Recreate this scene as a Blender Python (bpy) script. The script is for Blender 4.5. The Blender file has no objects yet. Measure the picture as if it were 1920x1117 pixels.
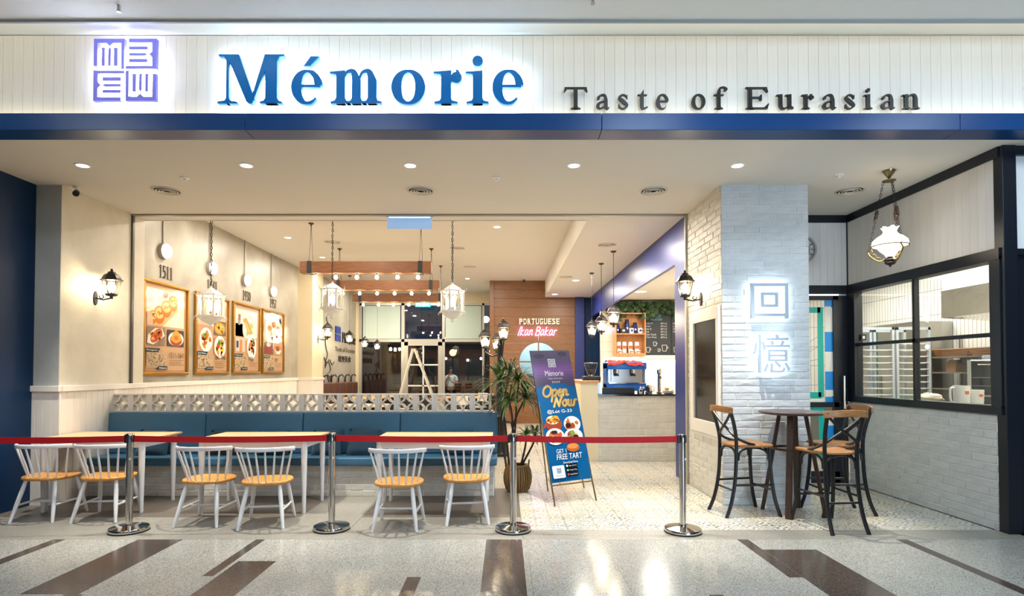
import bpy, bmesh, math, random
from mathutils import Vector, Matrix, Euler
random.seed(7)
PI = math.pi
C = bpy.context.scene.collection
SC = bpy.context.scene

# ------------------------------------------------------------------ camera
cam = bpy.data.cameras.new('camera')
cam.sensor_width = 36.0
cam.lens = 1060 / 1920 * 36
cam.shift_x = 13 / 1920
cam.shift_y = (672.8 - 558.5) / 1920
cam.clip_end = 200
cam_o = bpy.data.objects.new('camera', cam)
cam_o.location = (0, 0, 1.57)
cam_o.rotation_euler = (math.radians(90 + 1.2), 0, 0)
C.objects.link(cam_o)
SC.camera = cam_o

# ------------------------------------------------------------------ world: a dim night sky
w = bpy.data.worlds.new('night')
SC.world = w
w.use_nodes = True
w.node_tree.nodes['Background'].inputs[0].default_value = (0.035, 0.055, 0.11, 1)
w.node_tree.nodes['Background'].inputs[1].default_value = 0.5

# ------------------------------------------------------------------ exposure
SC.view_settings.view_transform = 'Standard'
SC.view_settings.look = 'None'
SC.view_settings.gamma = 1
SC.view_settings.exposure = 0.18
SC.view_settings.use_curve_mapping = False
SC.cycles.sample_clamp_indirect = 6
SC.cycles.max_bounces = 8
SC.cycles.transparent_max_bounces = 16
SC.cycles.caustics_reflective = False
SC.cycles.caustics_refractive = False

# ------------------------------------------------------------------ large lights
def area(name, loc, size, energy, col, target=None, size_y=None, spread=180, shape=None):
    l = bpy.data.lights.new(name, 'AREA')
    l.energy = energy; l.color = col; l.size = size
    l.shape = shape or ('RECTANGLE' if size_y else 'SQUARE')
    if size_y: l.size_y = size_y
    l.spread = math.radians(spread)
    o = bpy.data.objects.new(name, l); o.location = loc
    if target is not None:
        o.rotation_euler = (Vector(target) - Vector(loc)).to_track_quat('-Z', 'Y').to_euler()
    C.objects.link(o)
    return o
COOL = (0.86, 0.93, 1.0); WARM = (1.0, 0.91, 0.79); WARM2 = (1.0, 0.94, 0.85)
# rows of square panels in the ceiling of the mall concourse
for mx in (-4.8, -1.6, 1.6, 4.8):
    for my in (-4.0, 0.0, 3.3):
        near = my > 3 and mx > 0     # near right panels boosted and blued to add cool light under the canopy
        area('mall_panel', (mx, my, 4.52), 0.9, 66 if near else 31, (0.66, 0.83, 1.0) if near else COOL)
# unseen cool light, added behind the viewer to tint the right side blue
area('cool_side_light', (4.4, -4.5, 1.5), 3.4, 75, (0.52, 0.74, 1.0), target=(4.0, 6.2, 3.9), size_y=2.2, spread=75)
# recessed lamps in the dining room ceiling
for lx, ly in ((-4.4, 9.6), (-4.4, 12.2), (-4.4, 14.6), (-2.5, 9.2), (-2.5, 11.4), (-2.5, 15.6), (-0.4, 9.4), (-0.4, 12.2), (-0.4, 15.0), (-2.6, 18.2), (-4.3, 18.0)):
    area('room_lamp', (lx, ly, 4.24), 0.16, 40, WARM, shape='DISK')
for ly in (8.75, 10.0, 12.6, 15.2):  # the first is an added lamp, put in to brighten the counter bricks
    area('passage_light', (1.75, ly, 3.74), 0.14, 48, WARM, shape='DISK')
# bar and kitchen ceilings
area('bar_panel', (3.3, 11.2, 3.41), 0.7, 45, WARM2, size_y=2.6)
area('bar_panel', (3.6, 13.6, 3.41), 0.5, 30, WARM2)
area('kitchen_panel', (6.0, 9.6, 3.36), 1.1, 115, WARM2, size_y=2.8)
area('kitchen_panel', (6.0, 6.9, 3.36), 1.1, 90, WARM2, size_y=1.2)

# ================================================================== materials
def hx(s):
    s = s.lstrip('#')
    r = [int(s[i:i + 2], 16) / 255 for i in (0, 2, 4)]
    return tuple(((c / 12.92) if c <= 0.04045 else ((c + 0.055) / 1.055) ** 2.4) for c in r)
def c4(c):
    if isinstance(c, str): c = hx(c)
    return (c[0], c[1], c[2], 1)
MATS = {}
def mat(name, col='#808080', rough=0.5, metal=0.0, spec=0.5, var=None, bump=None, emit=None, coat=0.0, stretch=None, sheen=0):
    """var=(scale, amount) value noise on the colour; bump=(scale, strength); emit=(colour, strength)"""
    if name in MATS: return MATS[name]
    m = bpy.data.materials.new(name); m.use_nodes = True
    nt = m.node_tree; N = nt.nodes; L = nt.links
    b = N['Principled BSDF']
    b.inputs['Base Color'].default_value = c4(col)
    b.inputs['Roughness'].default_value = rough
    b.inputs['Metallic'].default_value = metal
    b.inputs['Specular IOR Level'].default_value = spec
    b.inputs['Coat Weight'].default_value = coat
    b.inputs['Coat Roughness'].default_value = 0.08
    if sheen: b.inputs['Sheen Weight'].default_value = sheen
    if var or bump:
        tc = N.new('ShaderNodeTexCoord'); mp = N.new('ShaderNodeMapping')
        L.new(tc.outputs['Object'], mp.inputs[0])
        if stretch: mp.inputs['Scale'].default_value = stretch
    if var:
        n = N.new('ShaderNodeTexNoise'); n.inputs['Scale'].default_value = var[0]; n.inputs['Detail'].default_value = 5
        L.new(mp.outputs[0], n.inputs['Vector'])
        oi = N.new('ShaderNodeObjectInfo')
        mx = N.new('ShaderNodeMath'); mx.operation = 'MULTIPLY_ADD'
        L.new(oi.outputs['Random'], mx.inputs[0]); mx.inputs[1].default_value = 0.35; L.new(n.outputs['Fac'], mx.inputs[2])
        mr = N.new('ShaderNodeMapRange')
        mr.inputs[1].default_value = 0.35; mr.inputs[2].default_value = 0.95
        mr.inputs[3].default_value = 1 - var[1]; mr.inputs[4].default_value = 1 + var[1] * 0.6
        L.new(mx.outputs[0], mr.inputs[0])
        v = N.new('ShaderNodeMixRGB'); v.blend_type = 'MULTIPLY'; v.inputs[0].default_value = 1
        v.inputs[1].default_value = c4(col)
        L.new(mr.outputs[0], v.inputs[2]); L.new(v.outputs[0], b.inputs['Base Color'])
    if bump:
        n2 = N.new('ShaderNodeTexNoise'); n2.inputs['Scale'].default_value = bump[0]; n2.inputs['Detail'].default_value = 4
        L.new(mp.outputs[0], n2.inputs['Vector'])
        bp = N.new('ShaderNodeBump'); bp.inputs['Strength'].default_value = bump[1]; bp.inputs['Distance'].default_value = 0.01
        L.new(n2.outputs['Fac'], bp.inputs['Height']); L.new(bp.outputs[0], b.inputs['Normal'])
    if emit:
        b.inputs['Emission Color'].default_value = c4(emit[0]); b.inputs['Emission Strength'].default_value = emit[1]
    MATS[name] = m
    return m
def ramp(N, stops, const=False):
    r = N.new('ShaderNodeValToRGB')
    if const: r.color_ramp.interpolation = 'CONSTANT'
    e = r.color_ramp.elements
    while len(e) < len(stops): e.new(0.5)
    for el, (p, c) in zip(e, stops):
        el.position = p; el.color = c4(c)
    return r
def wood(name, dark, light, scale=6, stretch=(1, 12, 12), rough=0.4, coat=0.0):
    m = mat(name, light, rough, coat=coat); nt = m.node_tree; N = nt.nodes; L = nt.links; b = N['Principled BSDF']
    tc = N.new('ShaderNodeTexCoord'); mp = N.new('ShaderNodeMapping'); mp.inputs['Scale'].default_value = stretch
    oi = N.new('ShaderNodeObjectInfo'); ad = N.new('ShaderNodeVectorMath'); ad.operation = 'ADD'
    sc = N.new('ShaderNodeVectorMath'); sc.operation = 'SCALE'; sc.inputs[0].default_value = (7, 11, 5)
    L.new(oi.outputs['Random'], sc.inputs['Scale'])
    L.new(tc.outputs['Object'], ad.inputs[0]); L.new(sc.outputs[0], ad.inputs[1]); L.new(ad.outputs[0], mp.inputs[0])
    n = N.new('ShaderNodeTexNoise'); n.inputs['Scale'].default_value = scale; n.inputs['Detail'].default_value = 6
    n.inputs['Distortion'].default_value = 0.6
    L.new(mp.outputs[0], n.inputs['Vector'])
    r = ramp(N, [(0.3, dark), (0.7, light)])
    L.new(n.outputs['Fac'], r.inputs[0]); L.new(r.outputs[0], b.inputs['Base Color'])
    bp = N.new('ShaderNodeBump'); bp.inputs['Strength'].default_value = 0.12; bp.inputs['Distance'].default_value = 0.004
    L.new(n.outputs['Fac'], bp.inputs['Height']); L.new(bp.outputs[0], b.inputs['Normal'])
    return m
def granite(name, base, specks, rough=0.12, scale=160, spec=0.5):
    m = mat(name, base, rough, spec=spec); nt = m.node_tree; N = nt.nodes; L = nt.links; b = N['Principled BSDF']
    tc = N.new('ShaderNodeTexCoord'); geo = N.new('ShaderNodeNewGeometry')
    v = N.new('ShaderNodeTexVoronoi'); v.inputs['Scale'].default_value = scale
    L.new(geo.outputs['Position'], v.inputs['Vector'])
    sep = N.new('ShaderNodeSeparateColor'); L.new(v.outputs['Color'], sep.inputs[0])
    r = ramp(N, specks, const=True)
    L.new(sep.outputs[0], r.inputs[0])
    n = N.new('ShaderNodeTexNoise'); n.inputs['Scale'].default_value = 3.0; n.inputs['Detail'].default_value = 4
    L.new(geo.outputs['Position'], n.inputs['Vector'])
    mr = N.new('ShaderNodeMapRange'); mr.inputs[3].default_value = 0.86; mr.inputs[4].default_value = 1.12
    L.new(n.outputs['Fac'], mr.inputs[0])
    mx = N.new('ShaderNodeMixRGB'); mx.blend_type = 'MULTIPLY'; mx.inputs[0].default_value = 1
    L.new(r.outputs[0], mx.inputs[1]); L.new(mr.outputs[0], mx.inputs[2])
    L.new(mx.outputs[0], b.inputs['Base Color'])
    return m
def plaster(name, a, bcol, rough=0.55, scale=1.6, spec=0.4, bump=0.08):
    m = mat(name, a, rough, spec=spec); nt = m.node_tree; N = nt.nodes; L = nt.links; b = N['Principled BSDF']
    geo = N.new('ShaderNodeNewGeometry')
    n = N.new('ShaderNodeTexNoise'); n.inputs['Scale'].default_value = scale; n.inputs['Detail'].default_value = 8
    n.inputs['Roughness'].default_value = 0.62; n.inputs['Distortion'].default_value = 0.5
    L.new(geo.outputs['Position'], n.inputs['Vector'])
    r = ramp(N, [(0.32, a), (0.68, bcol)])
    L.new(n.outputs['Fac'], r.inputs[0]); L.new(r.outputs[0], b.inputs['Base Color'])
    mr = N.new('ShaderNodeMapRange'); mr.inputs[3].default_value = rough - 0.14; mr.inputs[4].default_value = rough + 0.14
    L.new(n.outputs['Fac'], mr.inputs[0]); L.new(mr.outputs[0], b.inputs['Roughness'])
    bp = N.new('ShaderNodeBump'); bp.inputs['Strength'].default_value = bump; bp.inputs['Distance'].default_value = 0.02
    L.new(n.outputs['Fac'], bp.inputs['Height']); L.new(bp.outputs[0], b.inputs['Normal'])
    return m
def tiles(name, a, mortar, bw, bh, gap=0.004, rough=0.15, axis='YZ', offset=0.0):
    """small wall tiles seen from far away"""
    m = mat(name, a, rough); nt = m.node_tree; N = nt.nodes; L = nt.links; b = N['Principled BSDF']
    geo = N.new('ShaderNodeNewGeometry'); s = N.new('ShaderNodeSeparateXYZ'); cb = N.new('ShaderNodeCombineXYZ')
    L.new(geo.outputs['Position'], s.inputs[0])
    L.new(s.outputs[axis[0]], cb.inputs[0]); L.new(s.outputs[axis[1]], cb.inputs[1])
    br = N.new('ShaderNodeTexBrick'); br.offset = offset
    br.inputs['Scale'].default_value = 1; br.inputs['Brick Width'].default_value = bw; br.inputs['Row Height'].default_value = bh
    br.inputs['Mortar Size'].default_value = gap; br.inputs['Mortar Smooth'].default_value = 0.1
    br.inputs['Color1'].default_value = c4(a); br.inputs['Color2'].default_value = c4(a); br.inputs['Mortar'].default_value = c4(mortar)
    L.new(cb.outputs[0], br.inputs['Vector']); L.new(br.outputs['Color'], b.inputs['Base Color'])
    return m
def encaustic(name):
    """printed cement tiles, a different motif and ink on each"""
    m = mat(name, '#d8d2c4', 0.22, spec=0.5); nt = m.node_tree; N = nt.nodes; L = nt.links; b = N['Principled BSDF']
    geo = N.new('ShaderNodeNewGeometry')
    cell = N.new('ShaderNodeTexWhiteNoise'); cell.noise_dimensions = '2D'
    off = N.new('ShaderNodeVectorMath'); off.operation = 'ADD'; off.inputs[1].default_value = (-0.17 + 30, -5.62 + 30, 0)
    L.new(geo.outputs['Position'], off.inputs[0])
    sn = N.new('ShaderNodeVectorMath'); sn.operation = 'SCALE'; sn.inputs['Scale'].default_value = 1 / 0.3
    L.new(off.outputs[0], sn.inputs[0])
    fl = N.new('ShaderNodeVectorMath'); fl.operation = 'FLOOR'; L.new(sn.outputs[0], fl.inputs[0]); L.new(fl.outputs[0], cell.inputs['Vector'])
    fr = N.new('ShaderNodeVectorMath'); fr.operation = 'FRACTION'; L.new(sn.outputs[0], fr.inputs[0])
    # mirrored coordinates inside each tile
    sub = N.new('ShaderNodeVectorMath'); sub.operation = 'SUBTRACT'; sub.inputs[1].default_value = (0.5, 0.5, 0.0); L.new(fr.outputs[0], sub.inputs[0])
    ab = N.new('ShaderNodeVectorMath'); ab.operation = 'ABSOLUTE'; L.new(sub.outputs[0], ab.inputs[0])
    s = N.new('ShaderNodeSeparateXYZ'); L.new(ab.outputs[0], s.inputs[0])
    def mth(op, a, bb=None, c=None):
        n = N.new('ShaderNodeMath'); n.operation = op
        for i, x in enumerate((a, bb, c)):
            if x is None: continue
            if isinstance(x, (int, float)): n.inputs[i].default_value = x
            else: L.new(x, n.inputs[i])
        return n.outputs[0]
    x, y = s.outputs[0], s.outputs[1]
    k = mth('MULTIPLY_ADD', cell.outputs['Value'], 22.0, 24.0)
    d1 = mth('ADD', x, y)
    rr = mth('SQRT', mth('ADD', mth('MULTIPLY', x, x), mth('MULTIPLY', y, y)))
    p1 = mth('SINE', mth('MULTIPLY', d1, k))
    p2 = mth('SINE', mth('MULTIPLY', rr, mth('MULTIPLY', k, 1.6)))
    p3 = mth('COSINE', mth('MULTIPLY', mth('MULTIPLY', x, y), 90.0))
    tot = mth('ADD', mth('ADD', p1, p2), p3)
    r = ramp(N, [(0.0, (0, 0, 0)), (0.5, (0, 0, 0)), (0.62, (0.75, 0.75, 0.75)), (1.0, (1, 1, 1))])
    mr = N.new('ShaderNodeMapRange'); mr.inputs[1].default_value = -2.6; mr.inputs[2].default_value = 2.6
    L.new(tot, mr.inputs[0]); L.new(mr.outputs[0], r.inputs[0])
    ink = ramp(N, [(0.0, '#77736a'), (0.2, '#5f6a70'), (0.4, '#a08a66'), (0.55, '#84807a'), (0.72, '#4f4a42'), (0.86, '#8a9094')], const=True)
    cs = N.new('ShaderNodeSeparateColor'); L.new(cell.outputs['Color'], cs.inputs[0]); L.new(cs.outputs[1], ink.inputs[0])
    wear = N.new('ShaderNodeTexNoise'); wear.inputs['Scale'].default_value = 38; wear.inputs['Detail'].default_value = 5; L.new(geo.outputs['Position'], wear.inputs['Vector'])
    wr = N.new('ShaderNodeMapRange'); wr.inputs[1].default_value = 0.34; wr.inputs[2].default_value = 0.54; L.new(wear.outputs['Fac'], wr.inputs[0])
    fac = mth('MULTIPLY', r.outputs[0], mth('MULTIPLY', wr.outputs[0], 1.0))
    base = ramp(N, [(0.0, '#cfc9ba'), (0.5, '#c4c2b8'), (1.0, '#d4c8ae')])
    L.new(cs.outputs[2], base.inputs[0])
    mx = N.new('ShaderNodeMixRGB'); L.new(fac, mx.inputs[0]); L.new(base.outputs[0], mx.inputs[1]); L.new(ink.outputs[0], mx.inputs[2])
    L.new(mx.outputs[0], b.inputs['Base Color'])
    return m
def glassy(name, tint=(1, 1, 1), rough=0.02, ior=1.45, gloss=(1, 1, 1)):
    """thin pane: transparent with a fresnel reflection"""
    m = bpy.data.materials.new(name); m.use_nodes = True; nt = m.node_tree; N = nt.nodes; L = nt.links
    N.remove(N['Principled BSDF'])
    out = N['Material Output']; t = N.new('ShaderNodeBsdfTransparent'); g = N.new('ShaderNodeBsdfGlossy')
    t.inputs[0].default_value = c4(tint); g.inputs['Roughness'].default_value = rough; g.inputs[0].default_value = c4(gloss)
    lw = N.new('ShaderNodeLayerWeight'); lw.inputs[0].default_value = 0.5
    pw = N.new('ShaderNodeMath'); pw.operation = 'POWER'; pw.inputs[1].default_value = 5; L.new(lw.outputs['Facing'], pw.inputs[0])
    f0 = ((ior - 1) / (ior + 1)) ** 2
    f = N.new('ShaderNodeMath'); f.operation = 'MULTIPLY_ADD'; f.inputs[1].default_value = 1 - f0; f.inputs[2].default_value = f0; L.new(pw.outputs[0], f.inputs[0])
    mx = N.new('ShaderNodeMixShader')
    L.new(f.outputs[0], mx.inputs[0]); L.new(t.outputs[0], mx.inputs[1]); L.new(g.outputs[0], mx.inputs[2]); L.new(mx.outputs[0], out.inputs[0])
    MATS[name] = m
    return m
def glow(name, col, strength):
    m = bpy.data.materials.new(name); m.use_nodes = True; nt = m.node_tree; N = nt.nodes
    N.remove(N['Principled BSDF']); e = N.new('ShaderNodeEmission')
    e.inputs[0].default_value = c4(col); e.inputs[1].default_value = strength
    nt.links.new(e.outputs[0], N['Material Output'].inputs[0]); MATS[name] = m
    return m
def printmat(name='print', rough=0.35, coat=0.0):
    m = mat(name, '#ffffff', rough, coat=coat); N = m.node_tree.nodes
    a = N.new('ShaderNodeVertexColor'); a.layer_name = 'Col'
    m.node_tree.links.new(a.outputs[0], N['Principled BSDF'].inputs['Base Color'])
    return m

M_ceil = mat('ceiling_paint', '#dad6cd', 0.85, spec=0.2)
M_mallceil = mat('mall_ceiling_paint', '#eef0ee', 0.8, spec=0.2)
M_plankw = mat('white_plank', '#e2ded8', 0.6, var=(7, 0.05), bump=(30, 0.10), stretch=(6, 6, 0.5), spec=0.3)
M_wain = mat('wainscot_paint', '#e6dfd4', 0.5, spec=0.35, var=(4, 0.05))
M_navy = mat('navy_metal', '#013a70', 0.34, spec=0.3, var=(2, 0.06))
M_navywall = mat('navy_wall_paint', '#03284c', 0.42, spec=0.3)
M_indigo = mat('indigo_wall_paint', '#1c2d72', 0.38, spec=0.55)
M_concrete = plaster('polished_concrete', '#938c7e', '#b5ae9f', 0.36, 1.3, 0.5)
M_pilaster = plaster('beige_plaster', '#c9c2ae', '#d9d2c1', 0.5, 1.8, 0.4)
M_cream = mat('cream_paint', '#dcceae', 0.7, spec=0.3)
M_brick = mat('painted_brick', '#cbccca', 0.5, var=(9, 0.10), bump=(22, 0.5), spec=0.35)
M_brickw = mat('cream_warm_lit_brick', '#cbc8bd', 0.5, var=(9, 0.10), bump=(22, 0.5), spec=0.35)
M_mortar = mat('white_mortar', '#e9e8e3', 0.8, bump=(60, 0.3), spec=0.2)
M_granite = granite('light_granite', '#b9b5aa', [(0, '#a6a59d'), (0.42, '#95938b'), (0.68, '#bab8b0'), (0.84, '#74716a'), (0.94, '#4b4945')], 0.15, 210, spec=0.32)
M_granite_d = granite('brown_granite', '#57493f', [(0, '#50463f'), (0.5, '#453b36'), (0.8, '#61564e'), (0.95, '#302a27')], 0.16, 190)
M_granite_m = granite('grey_honed_granite', '#948f84', [(0, '#8f8b82'), (0.4, '#827e75'), (0.7, '#9c988e'), (0.9, '#6a665e')], 0.38, 200)
M_granite_b = granite('taupe_honed_granite', '#6e655a', [(0, '#6c645a'), (0.4, '#615950'), (0.7, '#776f65'), (0.9, '#504941')], 0.35, 200)
M_tile = encaustic('encaustic_tile')
M_grout = mat('grey_grout', '#8f8b80', 0.8)
M_black = mat('black_metal', '#0b0b0d', 0.38, spec=0.5)
M_blackframe = mat('black_frame_paint', '#0f141d', 0.36, spec=0.5)
M_iron = mat('dark_cast_iron', '#1c1712', 0.4, spec=0.5)
M_white = mat('white_lacquer', '#e3e3e4', 0.3, spec=0.5)
M_whitemetal = mat('white_enamel_metal', '#efece6', 0.4)
M_breeze = mat('breeze_block_paint', '#e2ddd2', 0.65, bump=(60, 0.2), spec=0.3)
M_teal = mat('teal_leather', '#3a6680', 0.42, bump=(180, 0.12), spec=0.45)
M_pillow = mat('dark_teal_fabric', '#17394c', 0.8, bump=(220, 0.25), sheen=0.3)
M_pillow2 = mat('charcoal_navy_fabric', '#141d29', 0.8, bump=(220, 0.25), sheen=0.3)
M_tabletop = wood('pale_ash_wood', '#cda672', '#dcbc90', 5, (1.2, 14, 14), 0.35)
M_seat = wood('honey_rubberwood', '#c0803a', '#dba258', 5, (16, 1.2, 12), 0.32)
M_stoolseat = wood('oak_seat_wood', '#8a5a30', '#b57f48', 6, (1.2, 12, 12), 0.4)
M_walnut = wood('walnut_wood', '#2c1a12', '#4a2f20', 7, (14, 14, 1.2), 0.4)
M_walnuttop = wood('dark_walnut_top', '#3a2c2a', '#54423c', 6, (1.2, 14, 14), 0.3)
M_clad = wood('orange_wood_board', '#664224', '#8f6238', 4, (1.2, 10, 30), 0.38)
M_beam = wood('stained_beam_wood', '#60391e', '#80502b', 4, (1.2, 14, 14), 0.5)
M_shelfwood = wood('pine_shelf_wood', '#b87a44', '#d39a62', 4, (10, 10, 1.4), 0.45)
M_frame = mat('gilt_frame', '#b08130', 0.32, metal=0.75, bump=(90, 0.1))
M_gold = mat('brass_rod', '#8d744a', 0.35, metal=0.9)
M_chrome = mat('polished_steel', '#cfcac2', 0.10, metal=1.0)
M_steel = mat('brushed_steel', '#b5b3ac', 0.28, metal=1.0, stretch=(1, 1, 30), bump=(20, 0.03))
M_alu = mat('aluminium', '#b7b4ab', 0.4, metal=0.6)
M_belt = mat('red_belt_webbing', '#c00010', 0.6, bump=(300, 0.1))
M_plastic = mat('black_plastic', '#101011', 0.45)
M_rubber = mat('black_rubber', '#0a0a0a', 0.7)
M_glass = glassy('clear_pane', (0.96, 0.98, 0.97))
M_glassout = glassy('night_window_pane', (0.82, 0.86, 0.88), gloss=(1, 1, 1), ior=1.6)
M_lampglass = glassy('lamp_glass', (0.98, 0.95, 0.88), 0.05)
M_print = printmat()
M_printg = printmat('glossy_print', 0.16, 0.3)
M_bulbwarm = glow('warm_bulb', (1.0, 0.76, 0.42), 90)
M_bulbhot = glow('white_bulb', (1.0, 0.86, 0.62), 150)
M_lensw = glow('downlight_lens', (1.0, 0.92, 0.78), 28)
M_tilek = tiles('kitchen_tile', '#eceae2', '#8f8c84', 0.078, 0.42, 0.005)
M_tilekx = tiles('kitchen_tile_end', '#eceae2', '#8f8c84', 0.078, 0.42, 0.005, axis='XZ')
M_tileb = tiles('bar_tile', '#e4ddd0', '#b9b1a2', 0.26, 0.26, 0.005, axis='XZ')
M_leaf = mat('yucca_leaf', '#436322', 0.42, var=(6, 0.35))
M_leafd = mat('ivy_leaf', '#2c4a22', 0.5, var=(5, 0.4))
M_bark = mat('bark', '#3d3023', 0.8, bump=(40, 0.6), var=(20, 0.3))
M_leather = mat('brown_leather', '#5d3a2c', 0.42, bump=(160, 0.15))
# ================================================================== geometry helpers
def catmull(pts, n=8, closed=False):
    P = [tuple(p) for p in pts]; out = []
    k = len(P); rng = range(k) if closed else range(k - 1)
    for i in rng:
        if closed: p0, p1, p2, p3 = P[(i - 1) % k], P[i], P[(i + 1) % k], P[(i + 2) % k]
        else: p0, p1, p2, p3 = P[max(i - 1, 0)], P[i], P[i + 1], P[min(i + 2, k - 1)]
        for j in range(n):
            t = j / n
            out.append(tuple(0.5 * (2 * b + (c - a) * t + (2 * a - 5 * b + 4 * c - d) * t * t + (3 * b - a - 3 * c + d) * t ** 3)
                             for a, b, c, d in zip(p0, p1, p2, p3)))
    if not closed: out.append(P[-1])
    return out
class MB:
    def __init__(s): s.v = []; s.f = []; s.c = []
    def add(s, vs, fs, col=None):
        o = len(s.v); s.v += [tuple(x) for x in vs]; s.f += [tuple(i + o for i in q) for q in fs]; s.c += [col] * len(fs)
        return s
    def box(s, x0, x1, y0, y1, z0, z1, col=None):
        return s.add([(x0, y0, z0), (x1, y0, z0), (x1, y1, z0), (x0, y1, z0), (x0, y0, z1), (x1, y0, z1), (x1, y1, z1), (x0, y1, z1)],
                     [(0, 3, 2, 1), (4, 5, 6, 7), (0, 1, 5, 4), (1, 2, 6, 5), (2, 3, 7, 6), (3, 0, 4, 7)], col)
    def xbox(s, mtx, sx, sy, sz):
        a = len(s.v); s.box(-sx / 2, sx / 2, -sy / 2, sy / 2, -sz / 2, sz / 2)
        s.v[a:] = [tuple(mtx @ Vector(p)) for p in s.v[a:]]; return s
    def bar(s, p0, p1, wd, th, up=(0, 0, 1)):
        """rectangular bar between two points; wd sideways, th along up"""
        p0 = Vector(p0); p1 = Vector(p1); d = (p1 - p0); l = d.length; d.normalize()
        side = d.cross(Vector(up))
        if side.length < 1e-4: side = d.cross(Vector((1, 0, 0)))
        side.normalize(); u = side.cross(d)
        m = Matrix((side, d, u)).transposed().to_4x4(); m.translation = (p0 + p1) / 2
        return s.xbox(m, wd, l, th)
    def tube(s, pts, r, n=8, closed=False, caps=True, flat=1.0):
        P = [Vector(p) for p in pts]; k = len(P)
        R = r if isinstance(r, (list, tuple)) else [r] * k
        T = []
        for i in range(k):
            if closed: t = P[(i + 1) % k] - P[(i - 1) % k]
            else: t = P[min(i + 1, k - 1)] - P[max(i - 1, 0)]
            T.append(t.normalized() if t.length > 1e-9 else Vector((0, 0, 1)))
        ref = Vector((0, 0, 1)) if abs(T[0].z) < 0.9 else Vector((1, 0, 0))
        nrm = T[0].cross(ref).normalized(); vs = []; fs = []
        for i in range(k):
            nrm = (nrm - T[i] * nrm.dot(T[i]))
            nrm = nrm.normalized() if nrm.length > 1e-6 else T[i].orthogonal().normalized()
            b = T[i].cross(nrm)
            for j in range(n):
                a = 2 * PI * j / n
                vs.append(P[i] + (nrm * math.cos(a) + b * math.sin(a) * flat) * R[i])
        for i in range(k if closed else k - 1):
            for j in range(n):
                a, b2 = i * n + j, i * n + (j + 1) % n
                c, d = ((i + 1) % k) * n + (j + 1) % n, ((i + 1) % k) * n + j
                fs.append((a, b2, c, d))
        if caps and not closed:
            fs.append(tuple(reversed(range(n)))); fs.append(tuple((k - 1) * n + j for j in range(n)))
        return s.add(vs, fs)
    def cyl(s, p0, p1, r0, r1=None, n=12):
        return s.tube([p0, p1], [r0, r0 if r1 is None else r1], n)
    def lathe(s, prof, n=20, c=(0, 0, 0), rot=0.0, axis=None):
        vs = []; fs = []; k = len(prof)
        for r, z in prof:
            for j in range(n):
                a = 2 * PI * j / n + rot
                p = Vector((r * math.cos(a), r * math.sin(a), z))
                if axis is not None: p = axis @ p
                vs.append(tuple(p + Vector(c)))
        for i in range(k - 1):
            for j in range(n):
                fs.append((i * n + j, i * n + (j + 1) % n, (i + 1) * n + (j + 1) % n, (i + 1) * n + j))
        closed = prof[0] == prof[-1]
        if prof[0][0] > 1e-5 and not closed: fs.append(tuple(reversed(range(n))))
        if prof[-1][0] > 1e-5 and not closed: fs.append(tuple((k - 1) * n + j for j in range(n)))
        return s.add(vs, fs)
    def prism(s, poly, o, u, v, t0, t1, col=None):
        """2D polygon (counter-clockwise) in the frame o,u,v, thickened from t0 to t1 along u x v"""
        o = Vector(o); u = Vector(u); v = Vector(v); n = u.cross(v); k = len(poly)
        ar = sum(poly[i][0] * poly[(i + 1) % k][1] - poly[(i + 1) % k][0] * poly[i][1] for i in range(k))
        if ar < 0: poly = list(reversed(poly))
        vs = [o + u * a + v * b + n * t0 for a, b in poly] + [o + u * a + v * b + n * t1 for a, b in poly]
        fs = [tuple(reversed(range(k))), tuple(range(k, 2 * k))] + [(i, (i + 1) % k, k + (i + 1) % k, k + i) for i in range(k)]
        return s.add(vs, fs, col)
    def ball(s, c, r, n=12, m=8, sc=(1, 1, 1)):
        prof = [(max(1e-6, math.sin(PI * i / m)) * 1.0, -math.cos(PI * i / m)) for i in range(m + 1)]
        a = len(s.v); s.lathe(prof, n)
        s.v[a:] = [(c[0] + x * r * sc[0], c[1] + y * r * sc[1], c[2] + z * r * sc[2]) for x, y, z in s.v[a:]]
        return s
    def torus(s, c, R, r, n=16, m=6, axis='z', sc=(1, 1)):
        pts = []
        for i in range(n):
            a = 2 * PI * i / n; x, y = R * math.cos(a) * sc[0], R * math.sin(a) * sc[1]
            p = {'z': (x, y, 0), 'y': (x, 0, y), 'x': (0, x, y)}[axis]
            pts.append((c[0] + p[0], c[1] + p[1], c[2] + p[2]))
        return s.tube(pts, r, m, closed=True)
    def sheet(s, fn, nu, nv, closed_u=False):
        vs = [fn(i / (nu if closed_u else nu - 1), j / (nv - 1)) for j in range(nv) for i in range(nu)]
        fs = []
        for j in range(nv - 1):
            for i in range(nu if closed_u else nu - 1):
                fs.append((j * nu + i, j * nu + (i + 1) % nu, (j + 1) * nu + (i + 1) % nu, (j + 1) * nu + i))
        return s.add(vs, fs)
    def xf(s, mtx, start=0):
        s.v[start:] = [tuple(mtx @ Vector(p)) for p in s.v[start:]]; return s
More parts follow.
